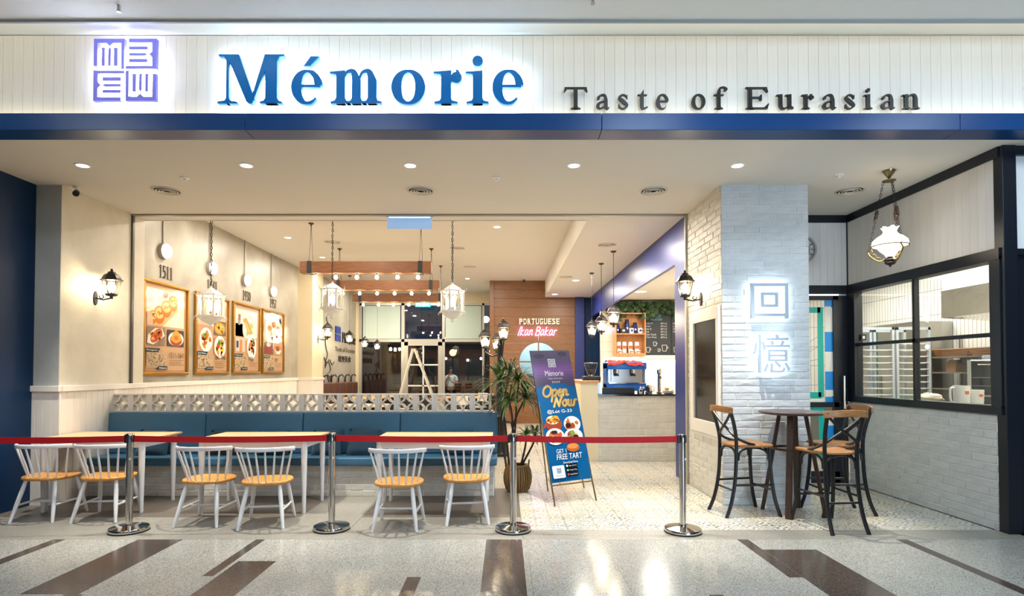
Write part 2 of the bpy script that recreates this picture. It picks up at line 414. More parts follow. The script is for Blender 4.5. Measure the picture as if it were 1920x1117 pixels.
    def mesh(s, name, bevel=0.0, seg=1, smooth=True, ang=38, recalc=True, subsurf=0):
        me = bpy.data.meshes.new(name); me.from_pydata(s.v, [], s.f)
        if any(c is not None for c in s.c):
            at = me.color_attributes.new('Col', 'FLOAT_COLOR', 'CORNER')
            for p in me.polygons:
                col = s.c[p.index] or (1, 1, 1)
                for li in p.loop_indices: at.data[li].color = (col[0], col[1], col[2], 1)
        if bevel or recalc:
            bm = bmesh.new(); bm.from_mesh(me)
            if recalc: bmesh.ops.recalc_face_normals(bm, faces=bm.faces)
            if bevel:
                ed = [e for e in bm.edges if len(e.link_faces) == 2 and e.calc_face_angle(0) > 0.6]
                bmesh.ops.bevel(bm, geom=ed, offset=bevel, segments=seg, affect='EDGES', profile=0.6)
            bm.to_mesh(me); bm.free()
        if smooth:
            me.shade_smooth(); me.set_sharp_from_angle(angle=math.radians(ang))
        me.update(); return me
    def build(s, name, m, parent=None, loc=(0, 0, 0), rot=(0, 0, 0), bevel=0.0, seg=1, smooth=True, ang=38, recalc=True):
        me = s.mesh(name, bevel, seg, smooth, ang, recalc); me.materials.append(m)
        return obj(name, me, parent, loc, rot)
def obj(name, me, parent=None, loc=(0, 0, 0), rot=(0, 0, 0), scale=(1, 1, 1)):
    o = bpy.data.objects.new(name, me); C.objects.link(o); o.parent = parent
    o.location = loc; o.rotation_euler = rot; o.scale = scale
    return o
def tag(o, label=None, cat=None, group=None, kind=None):
    if label: o['label'] = label
    if cat: o['category'] = cat
    if group: o['group'] = group
    if kind: o['kind'] = kind
    return o
def thing(name, label, cat, loc=(0, 0, 0), rz=0.0, group=None):
    o = bpy.data.objects.new(name, None); C.objects.link(o); o.location = loc; o.rotation_euler = (0, 0, rz)
    o.empty_display_size = 0.05
    return tag(o, label, cat, group)
def struct(name, mb, m, **k):
    label = k.pop('label', None)
    o = mb.build(name, m, **k)
    if o.parent is None: tag(o, kind='structure')
    if label: o['label'] = label
    return o
def dup(root, loc, rz=None, label=None, parent=None):
    def cp(o, par):
        c = o.copy(); C.objects.link(c); c.parent = par
        for ch in list(o.children): cp(ch, c)
        return c
    r = cp(root, parent); r.location = loc
    if rz is not None: r.rotation_euler = (0, 0, rz)
    if label: r['label'] = label
    return r
def kids(o):
    return list(o.children)

# ------------------------------------------------------------------ lettering
_fc = {}
def text_tris(s, size=1.0, space=1.0):
    key = (s, space)
    if key not in _fc:
        c = bpy.data.curves.new('t', 'FONT'); c.body = s; c.space_character = space; c.resolution_u = 4
        o = bpy.data.objects.new('t', c); me = bpy.data.meshes.new_from_object(o)
        _fc[key] = ([(v.co.x, v.co.y) for v in me.vertices], [tuple(p.vertices) for p in me.polygons])
        bpy.data.objects.remove(o); bpy.data.curves.remove(c); bpy.data.meshes.remove(me)
    return _fc[key]
def text_fit(s, x0, x1, y0, y1, space=1.0):
    """outline of a text scaled into a box"""
    vs, fs = text_tris(s, space=space)
    ax, bx = min(v[0] for v in vs), max(v[0] for v in vs); ay, by = min(v[1] for v in vs), max(v[1] for v in vs)
    kx = (x1 - x0) / (bx - ax); ky = (y1 - y0) / (by - ay)
    return [(x0 + (v[0] - ax) * kx, y0 + (v[1] - ay) * ky) for v in vs], fs
def text_solid(s, x0, x1, y0, y1, depth, m, name, parent, o, u, v, space=1.0, bold=0.0):
    """text in the frame o,u,v as a solid of the given depth"""
    c = bpy.data.curves.new('t', 'FONT'); c.body = s; c.extrude = 0.5; c.offset = bold; c.space_character = space; c.resolution_u = 5
    ob = bpy.data.objects.new('t', c); me = bpy.data.meshes.new_from_object(ob)
    bpy.data.objects.remove(ob); bpy.data.curves.remove(c)
    xs = [q.co.x for q in me.vertices]; ys = [q.co.y for q in me.vertices]
    kx = (x1 - x0) / (max(xs) - min(xs)); ky = (y1 - y0) / (max(ys) - min(ys)); ax, ay = min(xs), min(ys)
    o = Vector(o); u = Vector(u); v = Vector(v); n = u.cross(v)
    for q in me.vertices:
        q.co = o + u * (x0 + (q.co.x - ax) * kx) + v * (y0 + (q.co.y - ay) * ky) + n * ((q.co.z + 0.5) * depth)
    me.materials.clear(); me.materials.append(m); me.name = name
    return obj(name, me, parent)
class Print:
    """flat printed artwork: coloured shapes in thin layers, in the frame o,u,v (u right, v up)"""
    def __init__(s, o, u, v, step=0.00035):
        s.o = Vector(o); s.u = Vector(u).normalized(); s.v = Vector(v).normalized(); s.n = s.u.cross(s.v); s.k = 0; s.step = step; s.mb = MB()
    def P(s, a, b): return s.o + s.u * a + s.v * b + s.n * (s.k * s.step)
    def shape(s, vs, fs, col, up=True):
        if up: s.k += 1
        col = hx(col) if isinstance(col, str) else col
        s.mb.add([s.P(a, b) for a, b in vs], fs, col); return s
    def poly(s, pts, col, up=True):
        ar = sum(pts[i][0] * pts[(i + 1) % len(pts)][1] - pts[(i + 1) % len(pts)][0] * pts[i][1] for i in range(len(pts)))
        if ar < 0: pts = list(reversed(pts))
        return s.shape(pts, [tuple(range(len(pts)))], col, up)
    def rect(s, x0, x1, y0, y1, col, up=True): return s.poly([(x0, y0), (x1, y0), (x1, y1), (x0, y1)], col, up)
    def rrect(s, x0, x1, y0, y1, r, col):
        pts = []
        for cx, cy, a0 in ((x1 - r, y0 + r, -90), (x1 - r, y1 - r, 0), (x0 + r, y1 - r, 90), (x0 + r, y0 + r, 180)):
            for i in range(5):
                a = math.radians(a0 + 22.5 * i); pts.append((cx + r * math.cos(a), cy + r * math.sin(a)))
        return s.poly(pts, col)
    def ell(s, cx, cy, rx, ry, col, rot=0.0, n=22, jag=0.0, up=True):
        pts = []
        for i in range(n):
            a = 2 * PI * i / n; k = 1 + random.uniform(-jag, jag); x, y = rx * k * math.cos(a), ry * k * math.sin(a)
            pts.append((cx + x * math.cos(rot) - y * math.sin(rot), cy + x * math.sin(rot) + y * math.cos(rot)))
        return s.poly(pts, col, up)
    def text(s, t, x0, x1, y0, y1, col, shear=0.0, space=1.0):
        vs, fs = text_fit(t, x0, x1, y0, y1, space)
        return s.shape([(a + (b - y0) * shear, b) for a, b in vs], fs, col)
    def line(s, pts, wd, col, up=True):
        if up: s.k += 1
        for (a, b), (c, d) in zip(pts, pts[1:]):
            l = math.hypot(c - a, d - b) or 1; nx, ny = -(d - b) / l * wd / 2, (c - a) / l * wd / 2
            s.poly([(a - nx, b - ny), (c - nx, d - ny), (c + nx, d + ny), (a + nx, b + ny)], col, up=False)
        return s
    def bits(s, x0, x1, y0, y1, cols, n, sz, rnd=None, inside=None):
        for i in range(n):
            x, y = random.uniform(x0, x1), random.uniform(y0, y1)
            if inside and ((x - inside[0]) / inside[2]) ** 2 + ((y - inside[1]) / inside[3]) ** 2 > 1: continue
            s.ell(x, y, sz * random.uniform(0.5, 1.3), sz * random.uniform(0.4, 1.0), random.choice(cols), random.uniform(0, 3), 8, 0.2, up=(i % 6 == 0))
        return s
    def build(s, name, m, parent):
        return s.mb.build(name, m, parent, smooth=False, recalc=False)

# ------------------------------------------------------------------ serif capitals and minuscules, drawn with a broad pen
def pen(pts, n=7):
    """variable width stroke: (x, y, width) -> polygon"""
    q = catmull(pts, n) if len(pts) > 2 else pts
    L, R = [], []
    for i, (x, y, wd) in enumerate(q):
        a = q[max(i - 1, 0)]; b = q[min(i + 1, len(q) - 1)]
        tx, ty = b[0] - a[0], b[1] - a[1]; l = math.hypot(tx, ty) or 1
        nx, ny = -ty / l, tx / l
        L.append((x + nx * wd / 2, y + ny * wd / 2)); R.append((x - nx * wd / 2, y - ny * wd / 2))
    return [('strip', L, R)]
def arc(cx, cy, rx, ry, a0, a1, wfun, n=22):
    pts = []
    for i in range(n + 1):
        t = i / n; a = math.radians(a0 + (a1 - a0) * t)
        pts.append((cx + rx * math.cos(a), cy + ry * math.sin(a), wfun(t, a)))
    return pen(pts, 1) if False else strip_from(pts)
def strip_from(q):
    L, R = [], []
    for i, (x, y, wd) in enumerate(q):
        a = q[max(i - 1, 0)]; b = q[min(i + 1, len(q) - 1)]
        tx, ty = b[0] - a[0], b[1] - a[1]; l = math.hypot(tx, ty) or 1
        L.append((x - ty / l * wd / 2, y + tx / l * wd / 2)); R.append((x + ty / l * wd / 2, y - tx / l * wd / 2))
    return [('strip', L, R)]
def slab(x, y, half, th, stem, up):
    """bracketed serif centred on x: flat side at y, bracket growing towards the stem"""
    s = 1 if up else -1
    b = th * 1.9
    return [('poly', [(x - half, y), (x + half, y), (x + half, y + s * th * 0.55), (x + stem / 2 + th * 0.5, y + s * th), (x + stem / 2, y + s * b),
                      (x - stem / 2, y + s * b), (x - stem / 2 - th * 0.5, y + s * th), (x - half, y + s * th * 0.55)])]
def rectp(x0, x1, y0, y1): return [('poly', [(x0, y0), (x1, y0), (x1, y1), (x0, y1)])]
def glyph(ch, w, T, t, cap=1.5):
    """unit x-height; w advance of the outline, T thick and t thin stroke"""
    g = []; sh = t * 1.0
    st = lambda x, y0, y1: rectp(x - T / 2, x + T / 2, y0, y1)
    flag = lambda x, y: [('poly', [(x - T / 2 - T * 0.75, y - t * 0.9), (x - T / 2 - T * 0.7, y - t * 0.35), (x + T / 2, y + t * 0.15), (x + T / 2, y - 0.2), (x - T / 2, y - 0.2), (x - T / 2, y - t * 1.3)])]
    ring = lambda cx, cy, rx, ry: arc(cx, cy, rx - T / 2, ry - t / 2, 0, 360, lambda k, a: t + (T - t) * abs(math.cos(a)) ** 1.5, 40)
    if ch == 'o':
        g += ring(w / 2, 0.5, w / 2, 0.53)
    elif ch == 'e':
        g += arc(w / 2, 0.5, w / 2 - T / 2, 0.53 - t / 2, 6, 318, lambda k, a: (t + (T - t) * max(0, abs(math.cos(a))) ** 1.4) * (1 if k < 0.86 else max(0.25, (1 - k) / 0.14)) * (0.82 if k < 0.16 else 1), 40)
        g += rectp(T * 0.6, w - T * 0.35, 0.5 - t * 0.1, 0.5 + t * 0.85)
    elif ch in 'mn':
        k = 3 if ch == 'm' else 2
        x0 = T * 1.25; x1 = w - T * 0.5 - T * 0.75
        xs = [x0 + (x1 - x0) * i / (k - 1) for i in range(k)]
        g += st(xs[0], 0, 0.9) + flag(xs[0], 1.0)
        for a, b in zip(xs, xs[1:]):
            g += st(b, 0, 0.72)
            g += pen([(a + T * 0.3, 0.74, t * 0.8), (a + (b - a) * 0.4, 0.95, t * 1.1), (b - T * 0.35, 0.965, T * 0.6), (b, 0.7, T)])
        for x in xs: g += slab(x, 0, T * 1.1, sh, T, True)
    elif ch == 'u':
        xa = T * 1.25; xb = w - T * 1.2
        g += st(xa, 0.28, 0.9) + flag(xa, 1.0) + st(xb, 0.1, 0.9) + flag(xb, 1.0)
        g += pen([(xa, 0.3, T), (xa + T * 0.35, 0.06, T * 0.6), ((xa + xb) / 2, 0.03, t * 1.2), (xb - T * 0.3, 0.24, t * 0.8)])
        g += slab(xb + T * 0.3, 0, T * 0.8, sh, T, True)
    elif ch == 'r':
        xa = T * 1.2
        g += st(xa, 0, 0.9) + flag(xa, 1.0) + slab(xa, 0, T * 1.15, sh, T, True)
        g += pen([(xa + T * 0.3, 0.62, t * 0.8), (xa + T * 1.1, 0.92, t * 1.3), (w - T * 0.5, 0.94, T * 0.7)])
        g += arc(w - T * 0.56, 0.79, T * 0.28, T * 0.28, 0, 360, lambda k, a: T * 0.56, 18)
    elif ch == 'i':
        xa = w / 2 + T * 0.08
        g += st(xa, 0, 0.9) + flag(xa, 1.0) + slab(xa, 0, T * 1.15, sh, T, True)
        g += arc(xa, 1.3, T * 0.27, T * 0.27, 0, 360, lambda k, a: T * 0.54, 18)
    elif ch == 'a':
        xb = w - T * 0.95
        g += st(xb, 0.14, 0.66)
        g += pen([(xb, 0.6, T), (xb - T * 0.3, 0.93, T * 0.6), (w * 0.42, 0.965, t * 1.1), (T * 0.75, 0.83, T * 0.5)])
        g += arc(T * 0.72, 0.76, T * 0.2, T * 0.2, 0, 360, lambda k, a: T * 0.42, 14)
        g += pen([(xb, 0.56, t), (w * 0.36, 0.46, t * 1.2), (T * 0.55, 0.24, T * 0.95), (w * 0.3, 0.03, t * 1.1), (xb - T * 0.1, 0.2, t)])
        g += pen([(xb, 0.16, T), (xb + T * 0.35, 0.03, T * 0.6), (w, 0.09, t * 0.6)])
    elif ch == 's':
        g += pen([(w * 0.86, 0.74, t * 0.6), (w * 0.7, 0.93, t), (w * 0.42, 0.97, t * 1.1), (w * 0.16, 0.78, T * 0.72), (w * 0.5, 0.52, T), (w * 0.84, 0.25, T * 0.72), (w * 0.55, 0.03, t * 1.1), (w * 0.26, 0.07, t), (w * 0.1, 0.3, t * 0.6)])
        g += [('poly', [(w * 0.80, 0.72), (w * 0.88, 0.70), (w * 0.88, 0.98), (w * 0.80, 0.94)]), ('poly', [(w * 0.06, 0.02), (w * 0.13, 0.06), (w * 0.15, 0.32), (w * 0.06, 0.32)])]
    elif ch == 't':
        xa = w * 0.42
        g += st(xa, 0.18, 1.0) + rectp(0, w * 0.92, 0.93, 1.0) + [('poly', [(xa - T / 2, 0.98), (xa + T / 2, 0.98), (xa + T / 2, 1.36)])]
        g += pen([(xa, 0.24, T), (xa + T * 0.3, 0.03, T * 0.6), (w, 0.14, t * 0.6)])
    elif ch == 'f':
        xa = w * 0.36
        g += st(xa, 0, 1.15) + rectp(0, w * 0.72, 0.93, 1.0) + slab(xa, 0, T * 1.2, sh, T, True)
        g += pen([(xa, 1.1, T), (xa + T * 0.35, 1.42, T * 0.6), (w * 0.72, 1.5, t * 1.1), (w - T * 0.5, 1.42, T * 0.5)])
        g += arc(w - T * 0.5, 1.36, T * 0.24, T * 0.24, 0, 360, lambda k, a: T * 0.48, 14)
    elif ch == 'T':
        xa = w / 2
        g += st(xa, 0, cap) + slab(xa, 0, T * 1.25, sh, T, True) + rectp(w * 0.04, w * 0.96, cap - t, cap)
        for s_ in (-1, 1):
            g += [('poly', [(xa + s_ * w * 0.5, cap - 0.32), (xa + s_ * w * 0.46, cap - 0.32), (xa + s_ * w * 0.34, cap - t), (xa + s_ * w * 0.46, cap)])]
    elif ch == 'E':
        xa = T * 1.15
        g += st(xa, 0, cap) + slab(xa, 0, T * 1.1, sh, T, True) + slab(xa, cap, T * 1.1, sh, T, False)
        g += rectp(xa, w * 0.92, cap - t, cap) + rectp(xa, w * 0.94, 0, t) + rectp(xa, w * 0.68, cap * 0.52 - t / 2, cap * 0.52 + t / 2)
        g += [('poly', [(w * 0.90, cap), (w * 0.97, cap - 0.34), (w * 0.93, cap - 0.34), (w * 0.76, cap - t)]), ('poly', [(w * 0.93, 0), (w, 0.36), (w * 0.96, 0.36), (w * 0.78, t)]),
              ('poly', [(w * 0.64, cap * 0.52 - 0.2), (w * 0.69, cap * 0.52 - 0.2), (w * 0.69, cap * 0.52 + 0.2), (w * 0.64, cap * 0.52 + 0.2), (w * 0.56, cap * 0.52)])]
    elif ch == 'M':
        xl = w * 0.16; xr = w * 0.80; vx = w * 0.49
        g += rectp(xl - t * 0.5, xl + t * 0.5, 0, cap * 0.95) + slab(xl, 0, w * 0.145, sh, t, True)
        g += [('poly', [(xl - w * 0.02, cap), (xl - w * 0.02 + T * 1.05, cap), (vx + T * 0.42, 0.12), (vx, -0.02), (vx - T * 0.3, 0.05)])]
        g += [('poly', [(vx - t * 0.1, 0.0), (vx + t * 0.9, 0.0), (xr + t * 0.2, cap), (xr - T * 0.5 - t * 0.2, cap)])]
        g += rectp(xr - T / 2, xr + T / 2, 0, cap) + slab(xr, 0, w * 0.165, sh, T, True)
        g += [('poly', [(xl - w * 0.13, cap), (xl + w * 0.12, cap), (xl + w * 0.10, cap - 0.25), (xl - t * 0.5, cap - 0.2), (xl - w * 0.05, cap - t * 0.9), (xl - w * 0.13, cap - t * 0.6)])]
        g += [('poly', [(xr - T / 2, cap), (xr + w * 0.19, cap), (xr + w * 0.19, cap - t * 0.6), (xr + w * 0.12, cap - t * 0.9), (xr + T / 2, cap - 0.22)])]
    elif ch in '0123456789':
        c2 = cap
        if ch == '1': g += st(w / 2, 0, c2) + slab(w / 2, 0, T * 1.5, sh, T, True) + [('poly', [(w / 2 - T * 1.6, c2 - 0.3), (w / 2 - T * 0.5, c2 - 0.22), (w / 2, c2), (w / 2 - T * 0.4, c2)])]
        elif ch == '0': g += arc(w / 2, c2 / 2, w / 2 - T / 2, c2 / 2 - t / 2, 0, 360, lambda k, a: t + (T - t) * abs(math.cos(a)), 30)
        elif ch == '5': g += rectp(w * 0.2, w * 0.9, c2 - t * 1.6, c2) + rectp(w * 0.2, w * 0.2 + t, c2 * 0.5, c2) + pen([(w * 0.22, c2 * 0.55, t), (w * 0.55, c2 * 0.63, t), (w * 0.86, c2 * 0.35, T), (w * 0.55, t * 0.5, t), (w * 0.12, c2 * 0.12, T * 0.8)])
        elif ch == '3': g += pen([(w * 0.12, c2 * 0.86, T * 0.7), (w * 0.5, c2 - t * 0.5, t), (w * 0.8, c2 * 0.77, T), (w * 0.42, c2 * 0.53, t), (w * 0.86, c2 * 0.27, T), (w * 0.48, t * 0.5, t), (w * 0.1, c2 * 0.15, T * 0.8)])
        elif ch == '4': g += st(w * 0.68, 0, c2) + rectp(0, w, c2 * 0.26, c2 * 0.26 + t * 1.3) + pen([(w * 0.66, c2, t), (w * 0.04, c2 * 0.28, t)])
        elif ch == '7': g += rectp(w * 0.06, w * 0.94, c2 - t * 1.6, c2) + pen([(w * 0.9, c2 * 0.95, t), (w * 0.55, c2 * 0.5, T * 0.8), (w * 0.4, 0, T)])
        elif ch in '69':
            q = pen([(w * 0.78, c2 * 0.97, t), (w * 0.3, c2 * 0.75, T * 0.8), (T / 2, c2 * 0.32, T)]) + arc(w / 2, c2 * 0.3, w / 2 - T / 2, c2 * 0.3 - t / 2, 0, 360, lambda k, a: t + (T - t) * abs(math.cos(a)), 26)
            if ch == '9': q = [(k_, [(w - a, c2 - b) for a, b in it[0]], [(w - a, c2 - b) for a, b in it[1]]) if k_ == 'strip' else (k_, [(w - a, c2 - b) for a, b in it[0]]) for k_, *it in q]
            g += q
    elif ch == 'é':
        g += glyph('e', w, T, t, cap)
        g += [('poly', [(w * 0.38, 1.14), (w * 0.58, 1.14), (w * 0.86, cap - 0.06), (w * 0.60, cap - 0.06)])]
    return g
def glyph_mesh(mb, g, x0, z0, k, y0, y1, grow=0.0):
    """extrude a glyph in the XZ plane: front at y0, back at y1"""
    for gi, it in enumerate(g):
        y0 -= 0.0004
        if it[0] == 'poly': polys = [it[1]]
        else:
            L, R = it[1], it[2]; polys = []
            o = len(mb.v); n = len(L)
            vs = []
            for i in range(n):
                lx, lz = x0 + L[i][0] * k, z0 + L[i][1] * k; rx, rz = x0 + R[i][0] * k, z0 + R[i][1] * k
                vs += [(lx, y0, lz), (rx, y0, rz), (lx, y1, lz), (rx, y1, rz)]
            fs = []
            for i in range(n - 1):
                a = 4 * i; b = a + 4
                fs += [(a, a + 1, b + 1, b), (a + 2, b + 2, b + 3, a + 3), (a, b, b + 2, a + 2), (a + 1, a + 3, b + 3, b + 1)]
            fs += [(0, 2, 3, 1), (4 * n - 4, 4 * n - 3, 4 * n - 1, 4 * n - 2)]
            mb.add(vs, fs)
        for p in polys:
            mb.prism([(x0 + a * k, z0 + b * k) for a, b in p], (0, y1, 0), (1, 0, 0), (0, 0, 1), 0, y1 - y0)
    return mb

# ------------------------------------------------------------------ chains, bricks
def chain(mb, p0, p1, link=0.035, r=0.003, wd=0.011):
    p0 = Vector(p0); p1 = Vector(p1); d = p1 - p0; n = max(1, int(d.length / (link * 0.8))); d.normalize()
    q = d.to_track_quat('Z', 'Y').to_matrix()
    for i in range(n):
        c = p0 + d * ((i + 0.5) * (p1 - p0).length / n); pts = []
        for j in range(10):
            a = 2 * PI * j / 10; x, z = wd * math.cos(a), link / 2 * math.sin(a)
            v = Vector((x, 0, z)) if i % 2 else Vector((0, x, z))
            pts.append(c + q @ v)
        mb.tube(pts, r, 4, closed=True)
    return mb
def brick_meshes(name, ln, ht, dp, m, n=6, seed=3):
    rnd = random.Random(seed); out = []
    for i in range(n):
        mb = MB(); e = 0.003
        j = lambda s: rnd.uniform(-s, s)
        b = 0.006
        vs = []
        for y, ins in ((0, 0), (-dp + 0.004, 0), (-dp, b)):
            for sx, sz in ((0, 0), (1, 0), (1, 1), (0, 1)):
                x = sx * ln + (ins if sx == 0 else -ins) + j(e * (0.4 if ins == 0 else 1)); z = sz * ht + (ins if sz == 0 else -ins) + j(e * 0.5)
                vs.append((x, y + (j(0.003) if ins else 0), z))
        c = len(vs); vs.append((ln * (0.5 + j(0.2)), -dp + j(0.003), ht * (0.5 + j(0.15))))
        fs = []
        for k in (0, 4):
            for q in range(4): fs.append((k + q, k + (q + 1) % 4, k + 4 + (q + 1) % 4, k + 4 + q))
        for q in range(4): fs.append((8 + q, 8 + (q + 1) % 4, c))
        mb.add(vs, fs); me = mb.mesh(name, smooth=False); me.materials.append(m); out.append(me)
    return out
def brick_wall(parent, o, rz, width, height, ln, ht, dp, m, seed=1, hole=None, shift=0.5, joint=0.007):
    """courses of bricks on the plane through o; local x along the wall, -y outwards"""
    rnd = random.Random(seed); mes = brick_meshes('brick', ln - joint, ht - joint, dp, m, seed=seed)
    R = Matrix.Rotation(rz, 3, 'Z'); o = Vector(o); rows = int(round(height / ht)); ht2 = height / rows; n = 0
    for r in range(rows):
        x = -ln * (shift if r % 2 else 0.0) - ln * rnd.choice((0, 0.0, 0.12, 0.3)); z = r * ht2
        while x < width - 0.01:
            spans = [(max(x, 0), min(x + ln, width))]
            if hole and z + ht2 > hole[2] + 0.01 and z < hole[3] - 0.01:
                ns = []
                for a, b in spans:
                    if a < hole[0]: ns.append((a, min(b, hole[0])))
                    if b > hole[1]: ns.append((max(a, hole[1]), b))
                spans = ns
            for a, b in spans:
                if b - a < 0.03: continue
                p = o + R @ Vector((a, 0, z))
                obj('brick', rnd.choice(mes), parent, p, (0, 0, rz), ((b - a - joint) / (ln - joint), rnd.uniform(0.8, 1.15), ht2 / ht)); n += 1
            x += ln
    return n
# ================================================================== the setting
H_CAN = 3.77      # canopy ceiling
H_ROOM = 4.27     # dining room ceiling
XR = 4.84         # kitchen wall on the right
def piece(parent, name, x0, x1, y0, y1, z0, z1, m, bevel=0.0015):
    return MB().box(x0, x1, y0, y1, z0, z1).build(name, m, parent, bevel=bevel, smooth=False)

# floors
floor = struct('floor', MB().box(-9, 9, -9, 5.3, -0.12, -0.012), M_grout)
gx = [-5.4 + 0.7 * i for i in range(-2, 18)]
gy = [5.3, 4.68, 4.0, 3.32, 2.64]
slabm = {}
for a, b in zip(gx, gx[1:]):
    for hi, lo in zip(gy, gy[1:]):
        key = (round(b - a, 3), round(hi - lo, 3))
        if key not in slabm:
            slabm[key] = MB().box(0.0008, key[0] - 0.0008, 0.0008, key[1] - 0.0008, -0.012, 0).mesh('granite_slab', smooth=False)
            slabm[key].materials.append(M_granite)
        obj('granite_slab', slabm[key], floor, (a, lo, 0))
piece(floor, 'granite_apron', -9, 9, -9, 2.64, -0.012, 0, M_granite, 0)
inl = [(-4.21, -4.095, 2.64, 5.298), (-3.415, -3.0, 4.01, 5.298), (-3.09, -2.96, 2.64, 4.008), (-2.32, -2.235, 4.36, 5.298), (-2.2, -1.89, 2.64, 4.70),
       (-0.745, -0.64, 2.64, 4.34), (-0.175, 0.155, 2.64, 5.298), (2.16, 2.262, 4.33, 5.298), (2.264, 2.735, 2.64, 5.0), (3.64, 3.74, 2.64, 5.298), (1.43, 1.53, 2.64, 4.0)]
for a, b, c, d in inl:
    piece(floor, 'granite_inlay', a, b, c, d, -0.01, 0.0012, M_granite_d, 0.0006)
floor_in = struct('floor_interior', MB().box(-5.8, 7.5, 5.3, 20.6, -0.12, -0.010), M_grout)
tb = [-5.6, -4.2, -2.8, -1.4, 0.17, 1.6, 3.0, 4.4, 6.2]
for a, b in zip(tb, tb[1:]):
    piece(floor_in, 'threshold_slab', a + 0.0008, b - 0.0008, 5.3015, 5.62, -0.012, 0, M_granite_m)
for a, b, c, d, m in ((-5.6, -3.6, 5.62, 6.1, M_granite_m), (-3.6, -1.54, 5.62, 6.1, M_granite_m), (-1.54, 0.17, 5.62, 6.1, M_granite_m),
                      (-5.6, -3.9, 6.1, 7.6, M_granite_b), (-3.9, -2.2, 6.1, 7.6, M_granite_b), (-2.2, -1.54, 6.1, 7.6, M_granite_m), (-1.54, 0.17, 6.1, 7.6, M_granite_b)):
    piece(floor_in, 'threshold_slab', a + 0.0008, b - 0.0008, c + 0.0008, d - 0.0008, -0.012, 0, m)
tme = MB().box(0.001, 0.299, 0.001, 0.299, -0.01, 0).mesh('floor_tile', smooth=False, bevel=0.001); tme.materials.append(M_tile)
for i in range(16):
    for j in range(9):
        x, y = 0.17 + 0.3 * i, 5.62 + 0.3 * j
        if x > 2.6 and x + 0.3 < 3.55 and y > 6.68 and y + 0.3 < 8.0: continue
        sx = min(0.3, 4.83 - x) / 0.3
        if sx > 0.1: obj('floor_tile', tme, floor_in, (x, y, 0), scale=(sx, 1, 1))
piece(floor_in, 'tiled_floor', -5.6, 0.17, 7.6, 19.9, -0.01, 0, M_tile, 0)
piece(floor_in, 'tiled_floor', 0.17, 7.3, 8.32, 19.9, -0.01, 0, M_tile, 0)
struct('floor_kitchen', MB().box(XR + 0.1, 7.3, 5.4, 8.32, -0.02, 0), M_grout)

# ceilings
struct('ceiling_mall', MB().box(-9, 9, -9, 4.74, 4.55, 4.67), M_mallceil)
struct('trim_1', MB().box(-9, 9, 4.74, 4.76, 4.53, 4.67), mat('ceiling_edge_trim', '#a9adad', 0.5))
cove = struct('ceiling_cove', MB().box(-9, 9, 4.3, 5.42, 4.76, 4.86), M_mallceil)
struct('ceiling_canopy', MB().box(-5.8, 6.5, 5.345, 8.24, H_CAN, 3.9), M_ceil)
struct('ceiling_room', MB().box(-5.8, 1.2, 8.1, 20.2, H_ROOM, H_ROOM + 0.1), M_ceil)
struct('ceiling_passage', MB().box(1.2, 2.6, 8.24, 17.2, H_CAN, H_ROOM + 0.05), M_ceil)
struct('ceiling_bar', MB().box(2.62, 4.9, 8.24, 15.3, 3.44, 3.54), M_ceil)
struct('ceiling_kitchen', MB().box(3.9, 7.5, 8.08, 12.6, 3.40, 3.5).box(XR + 0.14, 7.5, 5.62, 8.08, 3.40, 3.5), M_white)
struct('wall_header', MB().box(-5.8, 1.2, 8.22, 8.26, H_CAN, H_ROOM), M_ceil)

# fascia: white planks over a navy metal beam
wf = struct('wall_front', MB().box(-7.5, 7.5, 5.325, 5.42, 3.80, 4.76), M_mortar)
pm = [MB().box(0.0007, 0.0960, -0.022, 0, 0, 0.93).mesh('plank', bevel=0.0012, smooth=False) for _ in range(1)][0]
pm.materials.append(M_plankw)
k = 0
while -6.6 + 0.0967 * k < 6.6:
    obj('plank', pm, wf, (-6.6 + 0.0967 * k, 5.325 - random.choice((0, 0, 0.0006)), 3.82)); k += 1
beam = struct('trim_fascia', MB().box(-7.4, 7.4, 5.15, 5.31, 3.80, 3.90), M_navy)
bx = [-7.4, -5.65, -2.38, 0.884, 4.16, 7.4]
for a, b in zip(bx, bx[1:]):
    piece(beam, 'metal_panel', a + 0.002, b - 0.002, 5.12, 5.345, H_CAN, 3.925, M_navy, 0.003)
# light strips: on the beam behind its lip, and in the cove over the planks
led = struct('trim_light_ledge', MB().box(-7.2, 7.2, 5.22, 5.25, 3.925, 3.931), glow('ledge_led', (1.0, 0.90, 0.60), 8))
led2 = struct('trim_light_cove', MB().box(-7.2, 7.2, 4.762, 4.768, 4.58, 4.64), glow('cove_led', (1.0, 0.94, 0.74), 6))

# left side
struct('wall_left_navy', MB().box(-5.8, -5.55, 4.9, 6.66, 0, H_CAN), M_navywall)
wp = struct('wall_pilaster', MB().box(-5.6, -5.25, 6.66, 8.2, 0, H_CAN + 0.02), M_pilaster)
M_pilf = plaster('grey_plaster', '#a9aaa6', '#b9bab5', 0.6, 2.5, 0.3)
piece(wp, 'plaster_skim', -5.552, -5.2505, 6.652, 6.66, 1.40, H_CAN, M_pilf, 0)
wl = struct('wall_left', MB().box(-5.6, -5.4, 8.2, 20.0, 0, H_ROOM), M_concrete)
struct('wall_left_far', MB().box(-5.41, -5.2, 15.56, 19.9, 0, H_ROOM), M_concrete)
wpl = struct('wall_left_pier', MB().box(-5.4, -5.02, 14.7, 15.56, 0, H_ROOM), M_cream)
